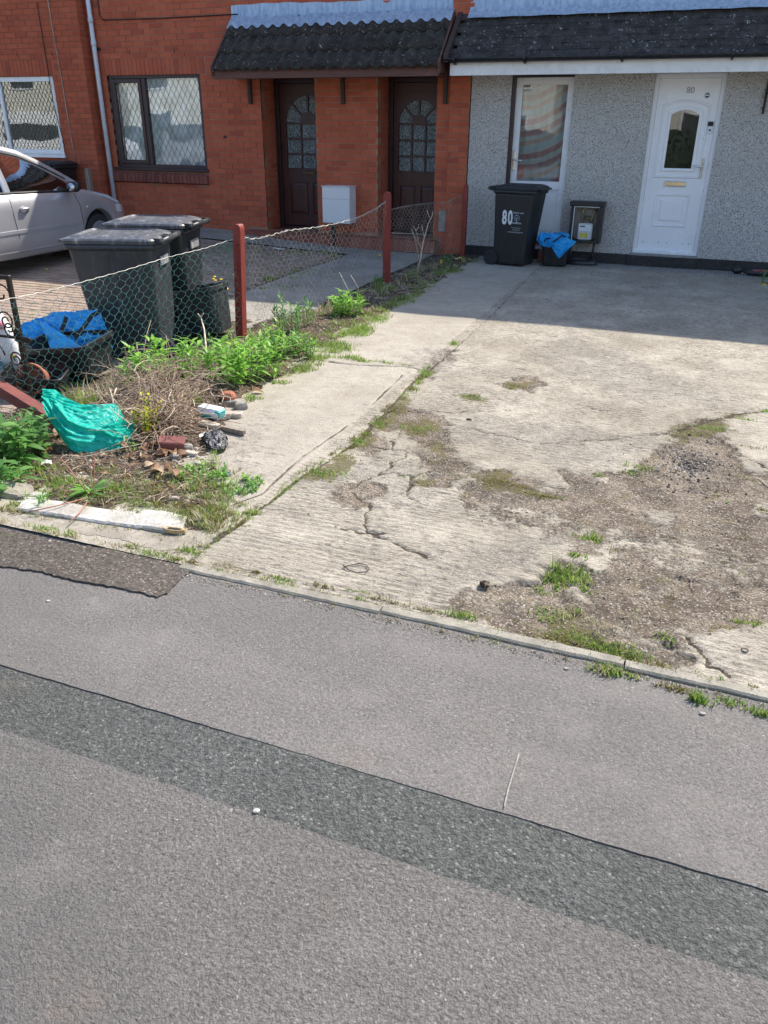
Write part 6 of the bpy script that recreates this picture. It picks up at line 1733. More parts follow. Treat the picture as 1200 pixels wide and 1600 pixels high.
def leafy(loc, h, spread, stems, per, kinds, label, cat='plant', up=.7, sc=1.0, seed=0, stem_mat=None, name='leafy_weed', lean=.35):
    r = random.Random(seed * 13 + 5)
    t = empty(name, loc, 0, label, cat)
    sb_ = MB(); cnt = 0
    for s_ in range(stems):
        a_ = r.uniform(0, 2 * PI); rr = spread * math.sqrt(r.random()); bx_, by_ = rr * math.cos(a_), rr * math.sin(a_)
        hh = h * r.uniform(.6, 1.1) * (1 - .25 * rr / max(spread, .01)); la = r.uniform(0, lean); ld = a_ + r.uniform(-.6, .6)
        top = Vector((bx_ + hh * la * math.cos(ld), by_ + hh * la * math.sin(ld), hh)); base = Vector((bx_, by_, -.02)); mid = base.lerp(top, .5) + Vector((r.uniform(-.01, .01), r.uniform(-.01, .01), hh * .06))
        sb_.tube([base, mid, top], [.0032, .0026, .0015], 4, cap=False)
        for k in range(per):
            if cnt >= 285: break
            u = .15 + .85 * (k + r.random() * .6) / per; u = min(u, 1.0)
            p = base.lerp(mid, u * 2) if u < .5 else mid.lerp(top, u * 2 - 1)
            az = k * 2.4 + r.uniform(-.4, .4) + s_; el = (.15 + up * u) + r.uniform(-.25, .25)
            o = inst('leaf', LV[r.choice(kinds)], p, t, (el, r.uniform(-.35, .35), az)); q = sc * r.uniform(.65, 1.15) * (1.0 - .25 * max(0, u - .7)); o.scale = (q, q, q)
            cnt += 1
    sb_.build('stem', stem_mat or M_stem, t, world=False, kind='stuff')
    return t
def gp(px, py, dz=0):
    p = G(px, py, 0); z = ground_z(p.x, p.y)
    if z > .02:
        p = G(px, py, z); z = ground_z(p.x, p.y)
    return (p.x, p.y, z + dz)
leafy(gp(20, 722), .26, .15, 20, 12, 'ddc', 'dark green broad-leaved weed clump at the left edge below the fallen post', seed=1, sc=1.0, up=.35)
leafy(gp(-8, 770), .22, .12, 12, 10, 'ddc', 'broad-leaved weed half out of frame at the left edge above the pale concrete chunk', seed=21, sc=.95, up=.35)
leafy(gp(60, 690), .20, .08, 7, 9, 'dc', 'dark weed shoots tucked under the end of the fallen post', seed=2, sc=.9, up=.4)
leafy(gp(262, 600), .30, .22, 21, 13, 'ab', 'bright green weeds growing at the foot of the nearer grey bin', seed=3, sc=1.1)
leafy(gp(225, 612), .20, .12, 12, 11, 'ac', 'leafy green shoots between the twig heap and the grey bin', seed=4, sc=1.05)
leafy(gp(392, 590), .33, .21, 23, 12, 'ab', 'large bright green weed clump at the path edge in front of the first red post', seed=5, sc=1.15)
leafy(gp(352, 600), .29, .12, 16, 12, 'aab', 'bright weeds between the dead branch and the big green clump', seed=6, sc=1.05)
leafy(gp(432, 562), .28, .17, 22, 12, 'ac', 'mid green weeds spreading right of the first red post', seed=7, sc=1.0)
leafy(gp(470, 556), .19, .14, 18, 11, 'ac', 'low green weeds near the joint in the path slab', seed=8, sc=.9)
leafy(gp(452, 520), .34, .11, 11, 26, 'e', 'tall feathery grey-green weed beside the chain-link mesh', seed=9, sc=1.25, up=.9, lean=.15)
leafy(gp(482, 512), .24, .05, 4, 14, 'ec', 'slender upright weed shoots right of the feathery one', seed=10, sc=1.1, up=.9, lean=.15)
leafy(gp(545, 492), .24, .16, 22, 12, 'aab', 'rounded bright green weed clump midway between the first two red posts', seed=11, sc=1.0)
leafy(gp(325, 545), .16, .10, 8, 11, 'ce', 'small shaded weeds in front of the scuffed black box', seed=12, sc=.8)
leafy(gp(700, 412), .14, .10, 8, 8, 'c', 'dark weed clump at the foot of the last red post', seed=13, sc=.8)
leafy(gp(1196, 442), .16, .09, 9, 8, 'c', 'small green weed at the right edge near the black tool', seed=14, sc=.8)
leafy(gp(590, 448), .12, .08, 7, 9, 'c', 'low weed around the base of the middle red post', seed=15, sc=.8)
leafy(gp(205, 700), .06, .06, 5, 8, 'a', 'tiny green seedlings in front of the teal bag', seed=16, sc=.4)
leafy(gp(55, 790), .07, .06, 6, 9, 'ca', 'tiny bushy weed behind the left end of the white slab', seed=17, sc=.5)
leafy(gp(228, 672), .24, .05, 7, 14, 'y', 'yellow-leaved sprig rising out of the twig heap', seed=18, sc=1.15, name='yellow_sprig')
leafy(gp(238, 655), .27, .04, 7, 14, 'y', 'taller yellow-leaved sprig in the middle of the twig heap', seed=19, sc=1.15, name='yellow_sprig')
leafy(gp(378, 762), .03, .11, 30, 9, 'ca', 'low dark green creeping weed at the near end of the path slab', seed=20, sc=.5)
leafy(gp(318, 745), .05, .13, 30, 9, 'ca', 'sprawling small-leaved weed in front of the rubble', seed=22, sc=.5)

def dandelion(loc, nl, stalks, label, heads, sc=1.0, seed=0, k='dd'):
    r = random.Random(seed); t = empty('dandelion', loc, 0, label, 'plant')
    for i in range(nl):
        a_ = 2 * PI * i / nl + r.uniform(-.2, .2); o = inst('leaf', LV[k if i % 3 else 'dr'], (0.01 * math.cos(a_), .01 * math.sin(a_), .0), t, (r.uniform(.25, .9), r.uniform(-.2, .2), a_)); q = sc * r.uniform(.6, 1.0); o.scale = (q, q, q)
    for i in range(stalks):
        a_ = r.uniform(0, 2 * PI); ln = heads[i % len(heads)]
        p1 = Vector((.02 * math.cos(a_), .02 * math.sin(a_), .1 * ln)); p2 = Vector((ln * .25 * math.cos(a_), ln * .25 * math.sin(a_), ln))
        b = MB(); b.tube([(0, 0, 0), p1, p2], .0022 * max(sc, .6), 5); b.build('stalk', M_stemr, t, world=False)
        if i % 2 == 0 or sc < .8:
            b = MB(); yy = sc < .8; R = .018 if yy else .008
            b.loft([[(p2.x + R * max(.05, math.sin(PI * j / 6)) * math.cos(c), p2.y + R * max(.05, math.sin(PI * j / 6)) * math.sin(c), p2.z - R * (.5 if yy else 1) * math.cos(PI * j / 6)) for c in [2 * PI * m_ / 10 for m_ in range(10)]] for j in range(7)])
            b.build('flower' if yy else 'seed_head', M_yel if yy else M_seed, t, world=False)
    return t
dn = dandelion(gp(142, 776), 40, 5, 'big dandelion with pink stalks behind the white concrete slab', [.19, .21, .15, .17, .12], 1.0, 4)
for (pts) in (((140, 776, .02), (118, 745, .12), (95, 716, .16)), ((138, 782, .02), (125, 800, .03), (108, 816, .03)), ((136, 778, .02), (90, 790, .04), (45, 800, .03))):
    b = MB(); b.tube(GG(*pts), .003, 5); o = b.build('stalk', M_stemr, dn)
dandelion(gp(352, 466), 8, 5, 'dandelion with yellow flowers behind the scuffed black box', [.16, .13, .15], .7, 5)
dandelion(gp(340, 462), 6, 4, 'left dandelion with yellow flowers by the scuffed black box', [.20, .24, .2], .7, 6)
dandelion(gp(366, 448), 6, 3, 'dandelion with one yellow flower just right of the first red post', [.12, .14, .1], .7, 16)
dandelion(gp(592, 405), 6, 2, 'single dandelion flowering on the concrete path near the doorstep', [.06, .05], .6, 7)
dandelion(gp(690, 418), 7, 2, 'dandelion in the dark weeds left of the last red post', [.07, .05], .6, 8)
dandelion(gp(716, 412), 7, 2, 'dandelion beside the scrap of blue paper at the house corner', [.06, .07], .6, 9)
dandelion(gp(1190, 452), 6, 2, 'small dandelion at the right edge of the driveway', [.05, .06], .6, 10)
dandelion(gp(72, 424), 5, 1, 'lone dandelion on the shaded block paving by the car', [.04], .6, 11)

# ---- grass and moss: uncountable, one object per kind
def blades(b, cx, cy, n, rx, ry, h, r, w_=.0022, lay=.5, zf=ground_z):
    for _ in range(n):
        a_ = r.uniform(0, 2 * PI); q = math.sqrt(r.random()); x = cx + rx * q * math.cos(a_); y = cy + ry * q * math.sin(a_); z = zf(x, y) - .003
        hh = h * 1.25 * r.uniform(.35, 1.25) * (1 - .45 * q); d = r.uniform(0, 2 * PI); l = lay * r.uniform(.2, 1.3) * hh; dx, dy = math.cos(d), math.sin(d); ww = w_ * r.uniform(.7, 1.5)
        px_, py_ = -dy * ww, dx * ww
        b.v += [(x - px_, y - py_, z), (x + px_, y + py_, z), (x + dx * l * .35 + px_ * .7, y + dy * l * .35 + py_ * .7, z + hh * .62), (x + dx * l * .35 - px_ * .7, y + dy * l * .35 - py_ * .7, z + hh * .62), (x + dx * l, y + dy * l, z + hh)]
        k = len(b.v) - 5; b.f += [(k, k + 1, k + 2, k + 3), (k + 3, k + 2, k + 4)]; b.sm += [True, True]
R_ = random.Random(99)
gr = MB(); ms = MB(); dg = MB()
# along the long joint (px points), width and density vary
JN = [(312, 862), (345, 832), (395, 800), (440, 770), (470, 745), (500, 728), (540, 705), (575, 678), (600, 650), (625, 625), (645, 605), (665, 582), (672, 572)]
for i in range(len(JN) - 1):
    a_, c_ = G(*JN[i]), G(*JN[i + 1]); L = (c_ - a_).length
    big = 1.0 if i not in (2, 8) else .5
    for k in range(int(L / .018)):
        if R_.random() < .30: continue
        p = a_.lerp(c_, R_.random()); sp = R_.uniform(.010, .035) * big * (1.5 if 4 <= i <= 10 else 1)
        p.x += R_.uniform(-.02, .02) * (2.2 if 5 <= i <= 8 else 1)
        (blades if True else 0)(gr if R_.random() < .6 else ms, p.x, p.y, int(R_.uniform(12, 34)), sp, sp * 1.2, R_.uniform(.010, .034) * big, R_, .0016)
PATCH = [  # px, py, rx, ry (m), n, h, kind
 (712, 538, .05, .06, 160, .045, 'g'), (735, 619, .10, .06, 420, .016, 'g'), (735, 619, .09, .05, 200, .012, 'm'), (655, 668, .13, .06, 420, .018, 'g'), (648, 672, .14, .07, 300, .014, 'm'), (815, 602, .09, .06, 200, .014, 'm'), (800, 604, .06, .04, 120, .018, 'g'),
 (775, 752, .16, .05, 900, .014, 'm'), (845, 772, .10, .03, 350, .016, 'm'), (860, 774, .08, .02, 90, .02, 'g'), (690, 700, .06, .05, 200, .010, 'm'), (690, 720, .08, .06, 240, .010, 'm'),
 (510, 742, .11, .06, 380, .032, 'g'), (545, 716, .08, .06, 250, .016, 'm'), (668, 582, .06, .08, 260, .034, 'g'), (644, 608, .06, .07, 220, .02, 'g'),
 (1110, 668, .13, .05, 420, .020, 'g'), (1075, 676, .08, .04, 160, .016, 'g'), (1000, 730, .08, .04, 220, .026, 'g'), (988, 738, .07, .04, 160, .020, 'g'), (945, 742, .06, .03, 120, .018, 'g'), (1055, 690, .05, .03, 100, .014, 'm'),
 (885, 895, .075, .06, 520, .040, 'g'), (870, 905, .06, .05, 280, .034, 'g'), (905, 912, .06, .05, 220, .030, 'g'), (920, 838, .06, .05, 260, .030, 'g'), (905, 868, .04, .03, 160, .026, 'g'), (960, 855, .06, .04, 100, .014, 'm'), (850, 920, .05, .03, 150, .022, 'g'),
 (880, 955, .10, .05, 260, .024, 'd'), (880, 960, .12, .05, 300, .024, 'g'), (930, 975, .12, .06, 260, .024, 'd'), (920, 1000, .16, .05, 700, .022, 'g'), (870, 995, .14, .03, 420, .018, 'm'), (960, 1018, .13, .04, 520, .024, 'g'), (1000, 1035, .10, .025, 300, .02, 'm'), (990, 960, .10, .06, 160, .018, 'd'), (1030, 995, .06, .03, 150, .02, 'g'), (1045, 930, .05, .03, 70, .014, 'm'),
 (720, 962, .06, .03, 260, .026, 'g'), (660, 952, .06, .015, 140, .016, 'm'), (610, 940, .08, .012, 160, .014, 'm'), (560, 925, .05, .012, 120, .016, 'g'), (500, 915, .08, .012, 180, .014, 'm'), (440, 905, .08, .012, 200, .018, 'g'), (400, 895, .06, .012, 120, .014, 'm'), (350, 885, .06, .02, 160, .016, 'm'),
 (440, 912, .08, .02, 160, .022, 'g'), (340, 893, .05, .02, 160, .02, 'g'), (300, 862, .06, .05, 260, .03, 'g'), (290, 880, .07, .03, 240, .018, 'm'), (270, 875, .06, .02, 160, .018, 'g'), (560, 938, .04, .012, 90, .022, 'g'),
 (955, 1048, .08, .03, 260, .036, 'g'), (940, 1045, .07, .03, 160, .030, 'd'), (1095, 1092, .04, .02, 200, .036, 'g'), (1060, 1075, .07, .02, 200, .02, 'm'), (1130, 1092, .06, .02, 160, .022, 'g'), (1195, 1115, .05, .02, 200, .03, 'g'), (1120, 1068, .05, .02, 200, .026, 'g'), (1170, 1080, .05, .02, 120, .02, 'm'),
 (1160, 655, .10, .02, 200, .016, 'g'), (1195, 643, .05, .02, 120, .024, 'g'), (1180, 700, .10, .02, 160, .014, 'm'), (1190, 800, .06, .06, 160, .014, 'm'), (1160, 840, .08, .06, 140, .012, 'm'), (1170, 972, .06, .03, 200, .02, 'g'), (1120, 975, .05, .02, 60, .014, 'm'), (1050, 735, .08, .05, 100, .012, 'm'), (1165, 745, .08, .05, 120, .012, 'm'),
 (590, 775, .05, .04, 50, .012, 'm'), (640, 745, .05, .03, 100, .014, 'g'), (560, 690, .07, .05, 240, .024, 'g'), (590, 660, .07, .06, 260, .022, 'g'), (615, 640, .06, .06, 180, .018, 'm'),
 # verge along the bed
 (395, 800, .05, .04, 180, .03, 'g'), (360, 815, .08, .05, 260, .02, 'm'), (330, 800, .12, .06, 420, .02, 'm'), (280, 795, .14, .05, 420, .02, 'm'), (220, 790, .14, .05, 420, .022, 'g'), (180, 770, .12, .08, 420, .03, 'g'), (100, 760, .12, .10, 520, .045, 'g'), (60, 740, .10, .08, 260, .05, 'g'), (110, 780, .10, .04, 300, .02, 'm'), (250, 770, .10, .06, 260, .018, 'm'),
 (10, 800, .10, .05, 300, .03, 'm'), (20, 790, .08, .04, 200, .034, 'g'), (65, 828, .10, .03, 320, .024, 'g'), (60, 832, .09, .03, 260, .024, 'd'), (108, 838, .05, .02, 160, .026, 'd'), (108, 836, .05, .02, 140, .026, 'g'), (190, 855, .10, .02, 160, .014, 'm'), (240, 868, .10, .025, 420, .018, 'g'), (205, 855, .04, .02, 90, .02, 'g'), (5, 815, .08, .03, 200, .024, 'd'),
 (560, 565, .14, .05, 360, .032, 'g'), (600, 568, .12, .03, 260, .022, 'g'), (640, 572, .08, .02, 120, .014, 'g'), (540, 560, .10, .06, 260, .034, 'g'), (525, 545, .16, .18, 1500, .042, 'g'), (560, 520, .12, .22, 1500, .045, 'g'), (590, 500, .10, .25, 900, .035, 'g'), (500, 560, .10, .10, 500, .035, 'g'), (480, 580, .08, .08, 300, .03, 'g'),
 (630, 470, .12, .35, 1200, .035, 'g'), (650, 460, .08, .30, 500, .03, 'g'), (600, 452, .10, .15, 400, .05, 'g'), (700, 425, .15, .25, 700, .04, 'g'), (620, 430, .2, .4, 250, .03, 'd'), (600, 480, .15, .3, 250, .03, 'd'), (660, 440, .2, .4, 250, .03, 'd'),
 (440, 600, .06, .05, 200, .035, 'g'), (395, 625, .06, .06, 200, .04, 'g'),
 (300, 560, .10, .1, 200, .06, 'g'), (150, 620, .25, .15, 260, .12, 'd'), (120, 625, .18, .1, 200, .10, 'g'), (200, 600, .2, .15, 200, .11, 'd'), (330, 520, .08, .1, 100, .08, 'g'), (300, 650, .05, .08, 90, .10, 'g'), (285, 655, .04, .06, 60, .12, 'g'),
 (960, 405, .25, .02, 200, .014, 'g'), (1010, 425, .30, .015, 220, .012, 'm'), (1130, 430, .3, .02, 300, .014, 'g'), (865, 420, .2, .02, 200, .012, 'g'), (830, 428, .04, .06, 60, .012, 'g'),
]
bb = {'g': gr, 'm': ms, 'd': dg}
for (px, py, rx, ry, n, h, k) in PATCH:
    p = G(px, py); 
    # ragged patch: several small tufts
    nt = max(4, int(n / 16)); n = int(n * .62)
    for _ in range(nt):
        a_ = R_.uniform(0, 2 * PI); q = R_.random() ** .7
        blades(bb[k], p.x + rx * q * math.cos(a_), p.y + ry * q * math.sin(a_), int(n / nt * R_.uniform(.5, 1.5)), rx * .36 + .005, ry * .36 + .005, h * R_.uniform(.6, 1.25), R_, .0019 if h < .03 else .0024, 1.2 if k == 'm' else .7)
for _ in range(330):      # stray tufts scattered over the dirt
    x = R_.uniform(-2.0, 1.2); y = R_.uniform(2.5, 5.6)
    if drive_d(x, y) < .35 and drive_d(x, y, Cr) < .6: continue
    blades(R_.choice([gr, ms, ms, ms, dg]), x, y, R_.randint(5, 16), .016, .014, R_.uniform(.006, .018), R_, .0015, 1.3)
for _ in range(420):      # weeds and moss on the haunch, at its foot and along the kerb
    x = R_.uniform(-3.3, 1.2); y = (2.405 + R_.uniform(-.035, .06)) if x > -1.9 else float(np.interp(x, [-3.3, -2.8, -1.95], [2.43, 2.42, 2.50])) + R_.uniform(-.09, .02)
    blades(R_.choice([gr, ms, ms, dg]), x, y, R_.randint(4, 16), .018, .012, R_.uniform(.006, .022), R_, .0016, 1.1)
for _ in range(240):
    x = R_.uniform(-3.2, -1.85); y = R_.uniform(2.55, 3.1)
    blades(R_.choice([gr, ms, ms]), x, y, R_.randint(6, 18), .025, .02, R_.uniform(.008, .022), R_, .0017, 1.1)
for _ in range(900):      # ragged grass along the edge of the bed and over the verge
    y = 2.75 + 8.4 * R_.random() ** 1.5; d_ = abs(R_.gauss(0, .16)); x = float(bx(y)) + .03 - d_
    if 3.2 < y < 4.9 and R_.random() < .72: continue
    if fbm(x * 1.7, y * 1.7, 33, 3) < .42: continue
    blades(R_.choice([gr, gr, gr, dg, ms]), x, y, R_.randint(8, 24), .035, .035, R_.uniform(.012, .05), R_, .0021, .9)
for _ in range(260):      # rank dry and green grass in the shelter of the fence
    y = 3.4 + 7.6 * R_.random() ** 1.3; x = fx(y) + R_.uniform(-.02, .35)
    blades(R_.choice([gr, dg, dg]), x, y, R_.randint(6, 16), .04, .04, R_.uniform(.03, .11), R_, .0022, .9)
for _ in range(420):      # front of the bed between the dandelion and the path
    px = R_.uniform(40, 390); py = R_.uniform(735, 812); p_ = G(px, py)
    if fbm(p_.x * 5, p_.y * 5, 34, 3) < .44: continue
    blades(R_.choice([gr, gr, ms, dg]), p_.x, p_.y, R_.randint(8, 22), .03, .022, R_.uniform(.008, .030), R_, .0017, 1.0)
# yard grass between the blocks, and tufts on the concrete
for (px, py, rx, ry, n, h) in ((60, 505, .5, .25, 250, .02), (25, 480, .3, .2, 120, .02), (130, 445, .6, .2, 220, .02), (90, 430, .6, .1, 100, .02), (470, 430, .25, .4, 500, .035), (440, 450, .2, .2, 300, .03), (400, 398, .6, .15, 500, .03), (500, 398, .4, .15, 500, .035), (360, 430, .4, .6, 250, .02), (430, 412, .5, .5, 300, .02), (345, 402, .3, .2, 150, .02), (30, 560, .3, .2, 160, .02), (420, 438, .06, .06, 160, .06)):
    p = G(px, py)
    for _ in range(max(3, n // 20)):
        blades(gr, p.x + rx * R_.uniform(-1, 1), p.y + ry * R_.uniform(-1, 1), 20, .04, .03, h * R_.uniform(.6, 1.2), R_, .0022, .8, zf=lambda x, y: float(yard_z(x, y)) + .01)
tag(gr.build('grass', M_grass), 'short green grass in the joints, along the verge and in the cracked concrete', 'grass', kind='stuff')
tag(ms.build('moss', M_moss), 'olive and brown moss in the broken concrete and along the kerb', 'moss', kind='stuff')
tag(dg.build('dry_grass', M_dry), 'dry straw-coloured grass by the kerb and under the fence', 'grass', kind='stuff')

# ---- gravel, crumbs and soil clods
ico_v = [(0, 0, 1), (.9, 0, .1), (0, .9, .05), (-.9, 0, -.05), (0, -.9, 0), (0, 0, -.8), (.6, .6, .3), (-.6, -.5, .35)]
ico_f = [(0, 1, 6), (0, 6, 2), (0, 2, 3), (0, 3, 7), (0, 7, 4), (0, 4, 1), (1, 5, 2, 6), (2, 5, 3), (3, 5, 4, 7), (4, 5, 1)]
def crumb(b, x, y, z, s_, r, flat=.6):
    a_ = r.uniform(0, 2 * PI); c, s2_ = math.cos(a_), math.sin(a_); k = len(b.v); fl = flat * r.uniform(.7, 1.2)
    for (u, v, w_) in ico_v:
        u *= r.uniform(.75, 1.25); v *= r.uniform(.6, 1.0); b.v.append((x + s_ * (u * c - v * s2_), y + s_ * (u * s2_ + v * c), z + s_ * w_ * fl))
    for f in ico_f: b.f.append(tuple(i + k for i in f)); b.sm.append(False)
gv = MB(); R2 = random.Random(5)
n_ = 0; tries = 0
while n_ < 8500 and tries < 200000:
    tries += 1
    x = R2.uniform(-2.0, 1.3); y = 2.47 + (R2.random() ** 1.2) * 4.2
    dd = drive_d(x, y); cc = drive_d(x, y, Cr)
    if R2.random() < max(dd * .9, cc * .35, .012):
        s_ = .0014 + .0055 * R2.random() ** 3.6
        crumb(gv, x, y, drive_z(x, y) + s_ * .15, s_, R2); n_ += 1
for _ in range(700):     # clods round the hole
    a_ = R2.uniform(0, 2 * PI); q = abs(R2.gauss(0, .16)); x = .10 + q * math.cos(a_) * .8; y = 4.45 + q * 1.5 * math.sin(a_)
    s_ = .003 + .009 * R2.random() ** 2; crumb(gv, x, y, drive_z(x, y) + s_ * .2, s_, R2, .9)
for _ in range(1800):     # kerb-foot litter
    x = R2.uniform(-3.2, 1.0); y = 2.385 - abs(R2.gauss(0, .025)); s_ = .0015 + .004 * R2.random() ** 2.5
    crumb(gv, x, y, ZP + .003 + s_ * .2, s_, R2)
for _ in range(260):     # loose grit scattered over the pavement
    x = R2.uniform(-2.6, .9); y = R2.uniform(.3, 2.4); s_ = .0015 + .002 * R2.random() ** 2
    crumb(gv, x, y, ZP + .003, s_, R2)
tag(gv.build('gravel', M_pebble), 'loose grit and pebbles in the broken concrete and along the kerb', 'gravel', kind='stuff')
sl_ = MB(); R3 = random.Random(6)
for _ in range(9000):
    y = 2.6 + 8.6 * R3.random() ** 1.7; x = R3.uniform(-4.0, float(bx(y)) + .04); s_ = .002 + .010 * R3.random() ** 3
    crumb(sl_, x, y, soil_z(x, y) + s_ * .2, s_, R3)
tag(sl_.build('soil_crumbs', M_pebble), 'stones and crumbs mixed in the soil of the verge', 'rubble', kind='stuff')

# ---- twig heap and dead growth
tg = MB(); tp = MB(); R4 = random.Random(8)
def twig(b, p, L, r, az, el, bend, rad):
    pts = [Vector(p)]; d = Vector((math.cos(az) * math.cos(el), math.sin(az) * math.cos(el), math.sin(el)))
    for k in range(5):
        pts.append(pts[-1] + d * L / 5); d = (d + Vector((r.uniform(-1, 1), r.uniform(-1, 1), r.uniform(-1, .6) - .25)) * bend).normalized()
        g_ = ground_z(pts[-1].x, pts[-1].y)
        if pts[-1].z < g_ + .004: pts[-1].z = g_ + .004; d.z = abs(d.z) * .3
    b.tube(pts, [rad * (1 - .12 * k) for k in range(6)], 4, cap=False)
for _ in range(1250):
    px = R4.gauss(258, 44); py = R4.gauss(630, 30)
    if not (165 < px < 345 and 560 < py < 700) or (px > 300 and py > 620): continue
    p = gp(px, py); el = R4.uniform(-.1, .9); 
    twig(tg if R4.random() < .80 else tp, (p[0], p[1], p[2] + R4.random() ** 2 * .13), R4.uniform(.08, .36), R4, R4.uniform(0, 2 * PI), el, .30, R4.uniform(.0012, .0040))
for _ in range(700):
    px = R4.uniform(80, 400); py = R4.uniform(600, 790); p = gp(px, py); 
    if p[0] > float(bx(p[1])): continue
    twig(tg if R4.random() < .6 else tp, (p[0], p[1], p[2] + .005), R4.uniform(.04, .14), R4, R4.uniform(0, 2 * PI), R4.uniform(0, .3), .2, R4.uniform(.001, .0024))
for _ in range(120):
    px = R4.uniform(560, 700); py = R4.uniform(420, 470); p = gp(px, py)
    twig(tp, (p[0], p[1], p[2] + .01), R4.uniform(.1, .3), R4, R4.uniform(0, 2 * PI), R4.uniform(0, .4), .25, .002)
tag(tg.build('twig_heap', M_twig), 'tangled heap of dry brown twigs behind the teal bag', 'twigs', kind='stuff')
tag(tp.build('pale_twigs', M_twigp), 'bleached stalks and straw lying over the twig heap', 'twigs', kind='stuff')
def branch(name, pts, rad, mat, label, cat='branch', twigs=()):
    b = MB(); n = len(pts); b.tube(pts, [rad * (1 - .55 * i / (n - 1)) for i in range(n)], 7)
    for (t, w_) in twigs: b.tube(t, w_, 5)
    o = b.build(name, mat); return tag(o, label, cat)
branch('dead_branch', GG((327, 590, .03), (323, 555, .14), (319, 515, .27), (314, 495, .33), (318, 490, .36)), .009, M_twigp, 'pale upright dead stem standing in front of the scuffed black box', twigs=(([G(314, 496, .33), G(309, 490, .35)], .004),))
branch('root_stump', GG((322, 578, .10), (333, 592, .09), (345, 600, .07), (354, 612, .04), (360, 624, .015)), .030, M_twig, 'gnarled grey-brown dead root bending down to the path edge')
branch('dead_branch', GG((180, 660, .12), (178, 640, .17), (176, 622, .20), (171, 606, .24)), .006, M_twigp, 'forked pale twig poking up at the top of the teal bag', twigs=((GG((176, 622, .20), (182, 606, .24)), .004),))
branch('dead_branch', GG((232, 590, .10), (222, 562, .18), (214, 545, .22), (214, 535, .24)), .007, M_twig, 'thin dead stem rising against the nearer grey bin', twigs=((GG((222, 562, .18), (230, 520, .28), (236, 500, .32)), .0025),))
branch('dead_branch', GG((196, 575, .08), (206, 566, .11), (222, 556, .14)), .007, M_twigp, 'short broken stick leaning at the foot of the nearer bin')
branch('dead_branch', GG((340, 630, .04), (330, 615, .09), (326, 603, .12)), .005, M_twigp, 'pale twig bent over the white packet', twigs=((GG((345, 636, .03), (350, 618, .08), (345, 608, .1)), .003),))
branch('dead_branch', GG((232, 660, .11), (250, 645, .17), (262, 625, .20), (268, 610, .2), (262, 598, .17)), .005, M_twigp, 'curved pale cane arching over the twig heap')
branch('dead_branch', GG((238, 668, .09), (262, 655, .15), (272, 640, .18), (270, 618, .17)), .004, M_twigp, 'second pale cane arching lower across the twig heap')
p0 = G(652, 425)
b = MB()
def wv(px, py): return Wp(px, py, p0.y)
b.tube([wv(652, 425), wv(657, 405), wv(659, 390), wv(662, 375), wv(669, 350), wv(675, 338), wv(676, 330)], [.012, .011, .010, .008, .006, .004, .003], 6)
for t in ([(659, 390), (654, 378), (650, 360), (645, 352)], [(662, 375), (661, 362), (659, 352)], [(654, 382), (648, 370), (643, 357)], [(652, 420), (654, 400), (648, 372), (643, 362)], [(672, 343), (669, 334), (667, 328)], [(650, 360), (654, 356), (654, 350)]):
    b.tube([wv(*q_) for q_ in t], .004, 5)
tag(b.build('bare_shrub', M_twigp), 'leafless pale shrub in front of the right mahogany door', 'shrub')
p0 = G(556, 490); b = MB(); b.tube([Wp(560, 490, p0.y), Wp(545, 455, p0.y), Wp(530, 425, p0.y)], .003, 4); b.tube([Wp(555, 480, p0.y), Wp(560, 450, p0.y), Wp(548, 430, p0.y)], .0025, 4); tag(b.build('dry_stalk', M_twigp), 'dry leaning stalks above the rounded weed clump', 'plant')

# ---- dead leaves
dl = leaf_mesh('dead_leaf', .085, .055, 1.1, M_dleaf, 0, .9)
dlb = MB(); R5 = random.Random(12)
spots = [(R5.gauss(232, 22), R5.gauss(700, 20)) for _ in range(26)] + [(R5.gauss(62, 12), R5.gauss(705, 9)) for _ in range(9)] + [(88, 688), (92, 694), (84, 702), (250, 745), (268, 738), (240, 730), (395, 610), (372, 628), (160, 745)]
best = [(88, 690, 'large curled pale dead leaf standing beside the fallen post end'), (228, 672, 'curled brown dead leaf at the right tip of the teal bag'), (255, 742, 'flat pale dead leaf in front of the brick fragment'), (60, 700, 'reddish curled dead leaf beside the dark weed clump'), (275, 748, 'long curled dead leaf near the near end of the rubble')]
for (px, py, lab) in best:
    p = gp(px, py); o = bpy.data.objects.new('dead_leaf', dl); COL.objects.link(o); o.location = (p[0], p[1], p[2] + .02); o.rotation_euler = (R5.uniform(.2, 1), R5.uniform(-.5, .5), R5.uniform(0, 6)); o.scale = (1.2,) * 3; tag(o, lab, 'leaf')
for (px, py) in spots:
    p = gp(px, py); M = Matrix.Translation((p[0], p[1], p[2] + .015)) @ Euler((R5.uniform(-.3, 1), R5.uniform(-.6, .6), R5.uniform(0, 6))).to_matrix().to_4x4() @ Matrix.Scale(R5.uniform(.4, 1.05), 4)
    dlb.add([M @ v.co for v in dl.vertices], [tuple(q_.vertices) for q_ in dl.polygons], True)
for _ in range(380):
    px = R5.uniform(60, 400); py = R5.uniform(590, 780); p = gp(px, py)
    if p[0] > float(bx(p[1])): continue
    M = Matrix.Translation((p[0], p[1], p[2] + .006)) @ Euler((R5.uniform(-.3, .6), R5.uniform(-.4, .4), R5.uniform(0, 6))).to_matrix().to_4x4() @ Matrix.Scale(R5.uniform(.12, .42), 4)
    dlb.add([M @ v.co for v in dl.vertices], [tuple(q_.vertices) for q_ in dl.polygons], True)
tag(dlb.build('leaf_litter', M_dleaf), 'crumbled brown leaf litter over the verge soil', 'leaves', kind='stuff')

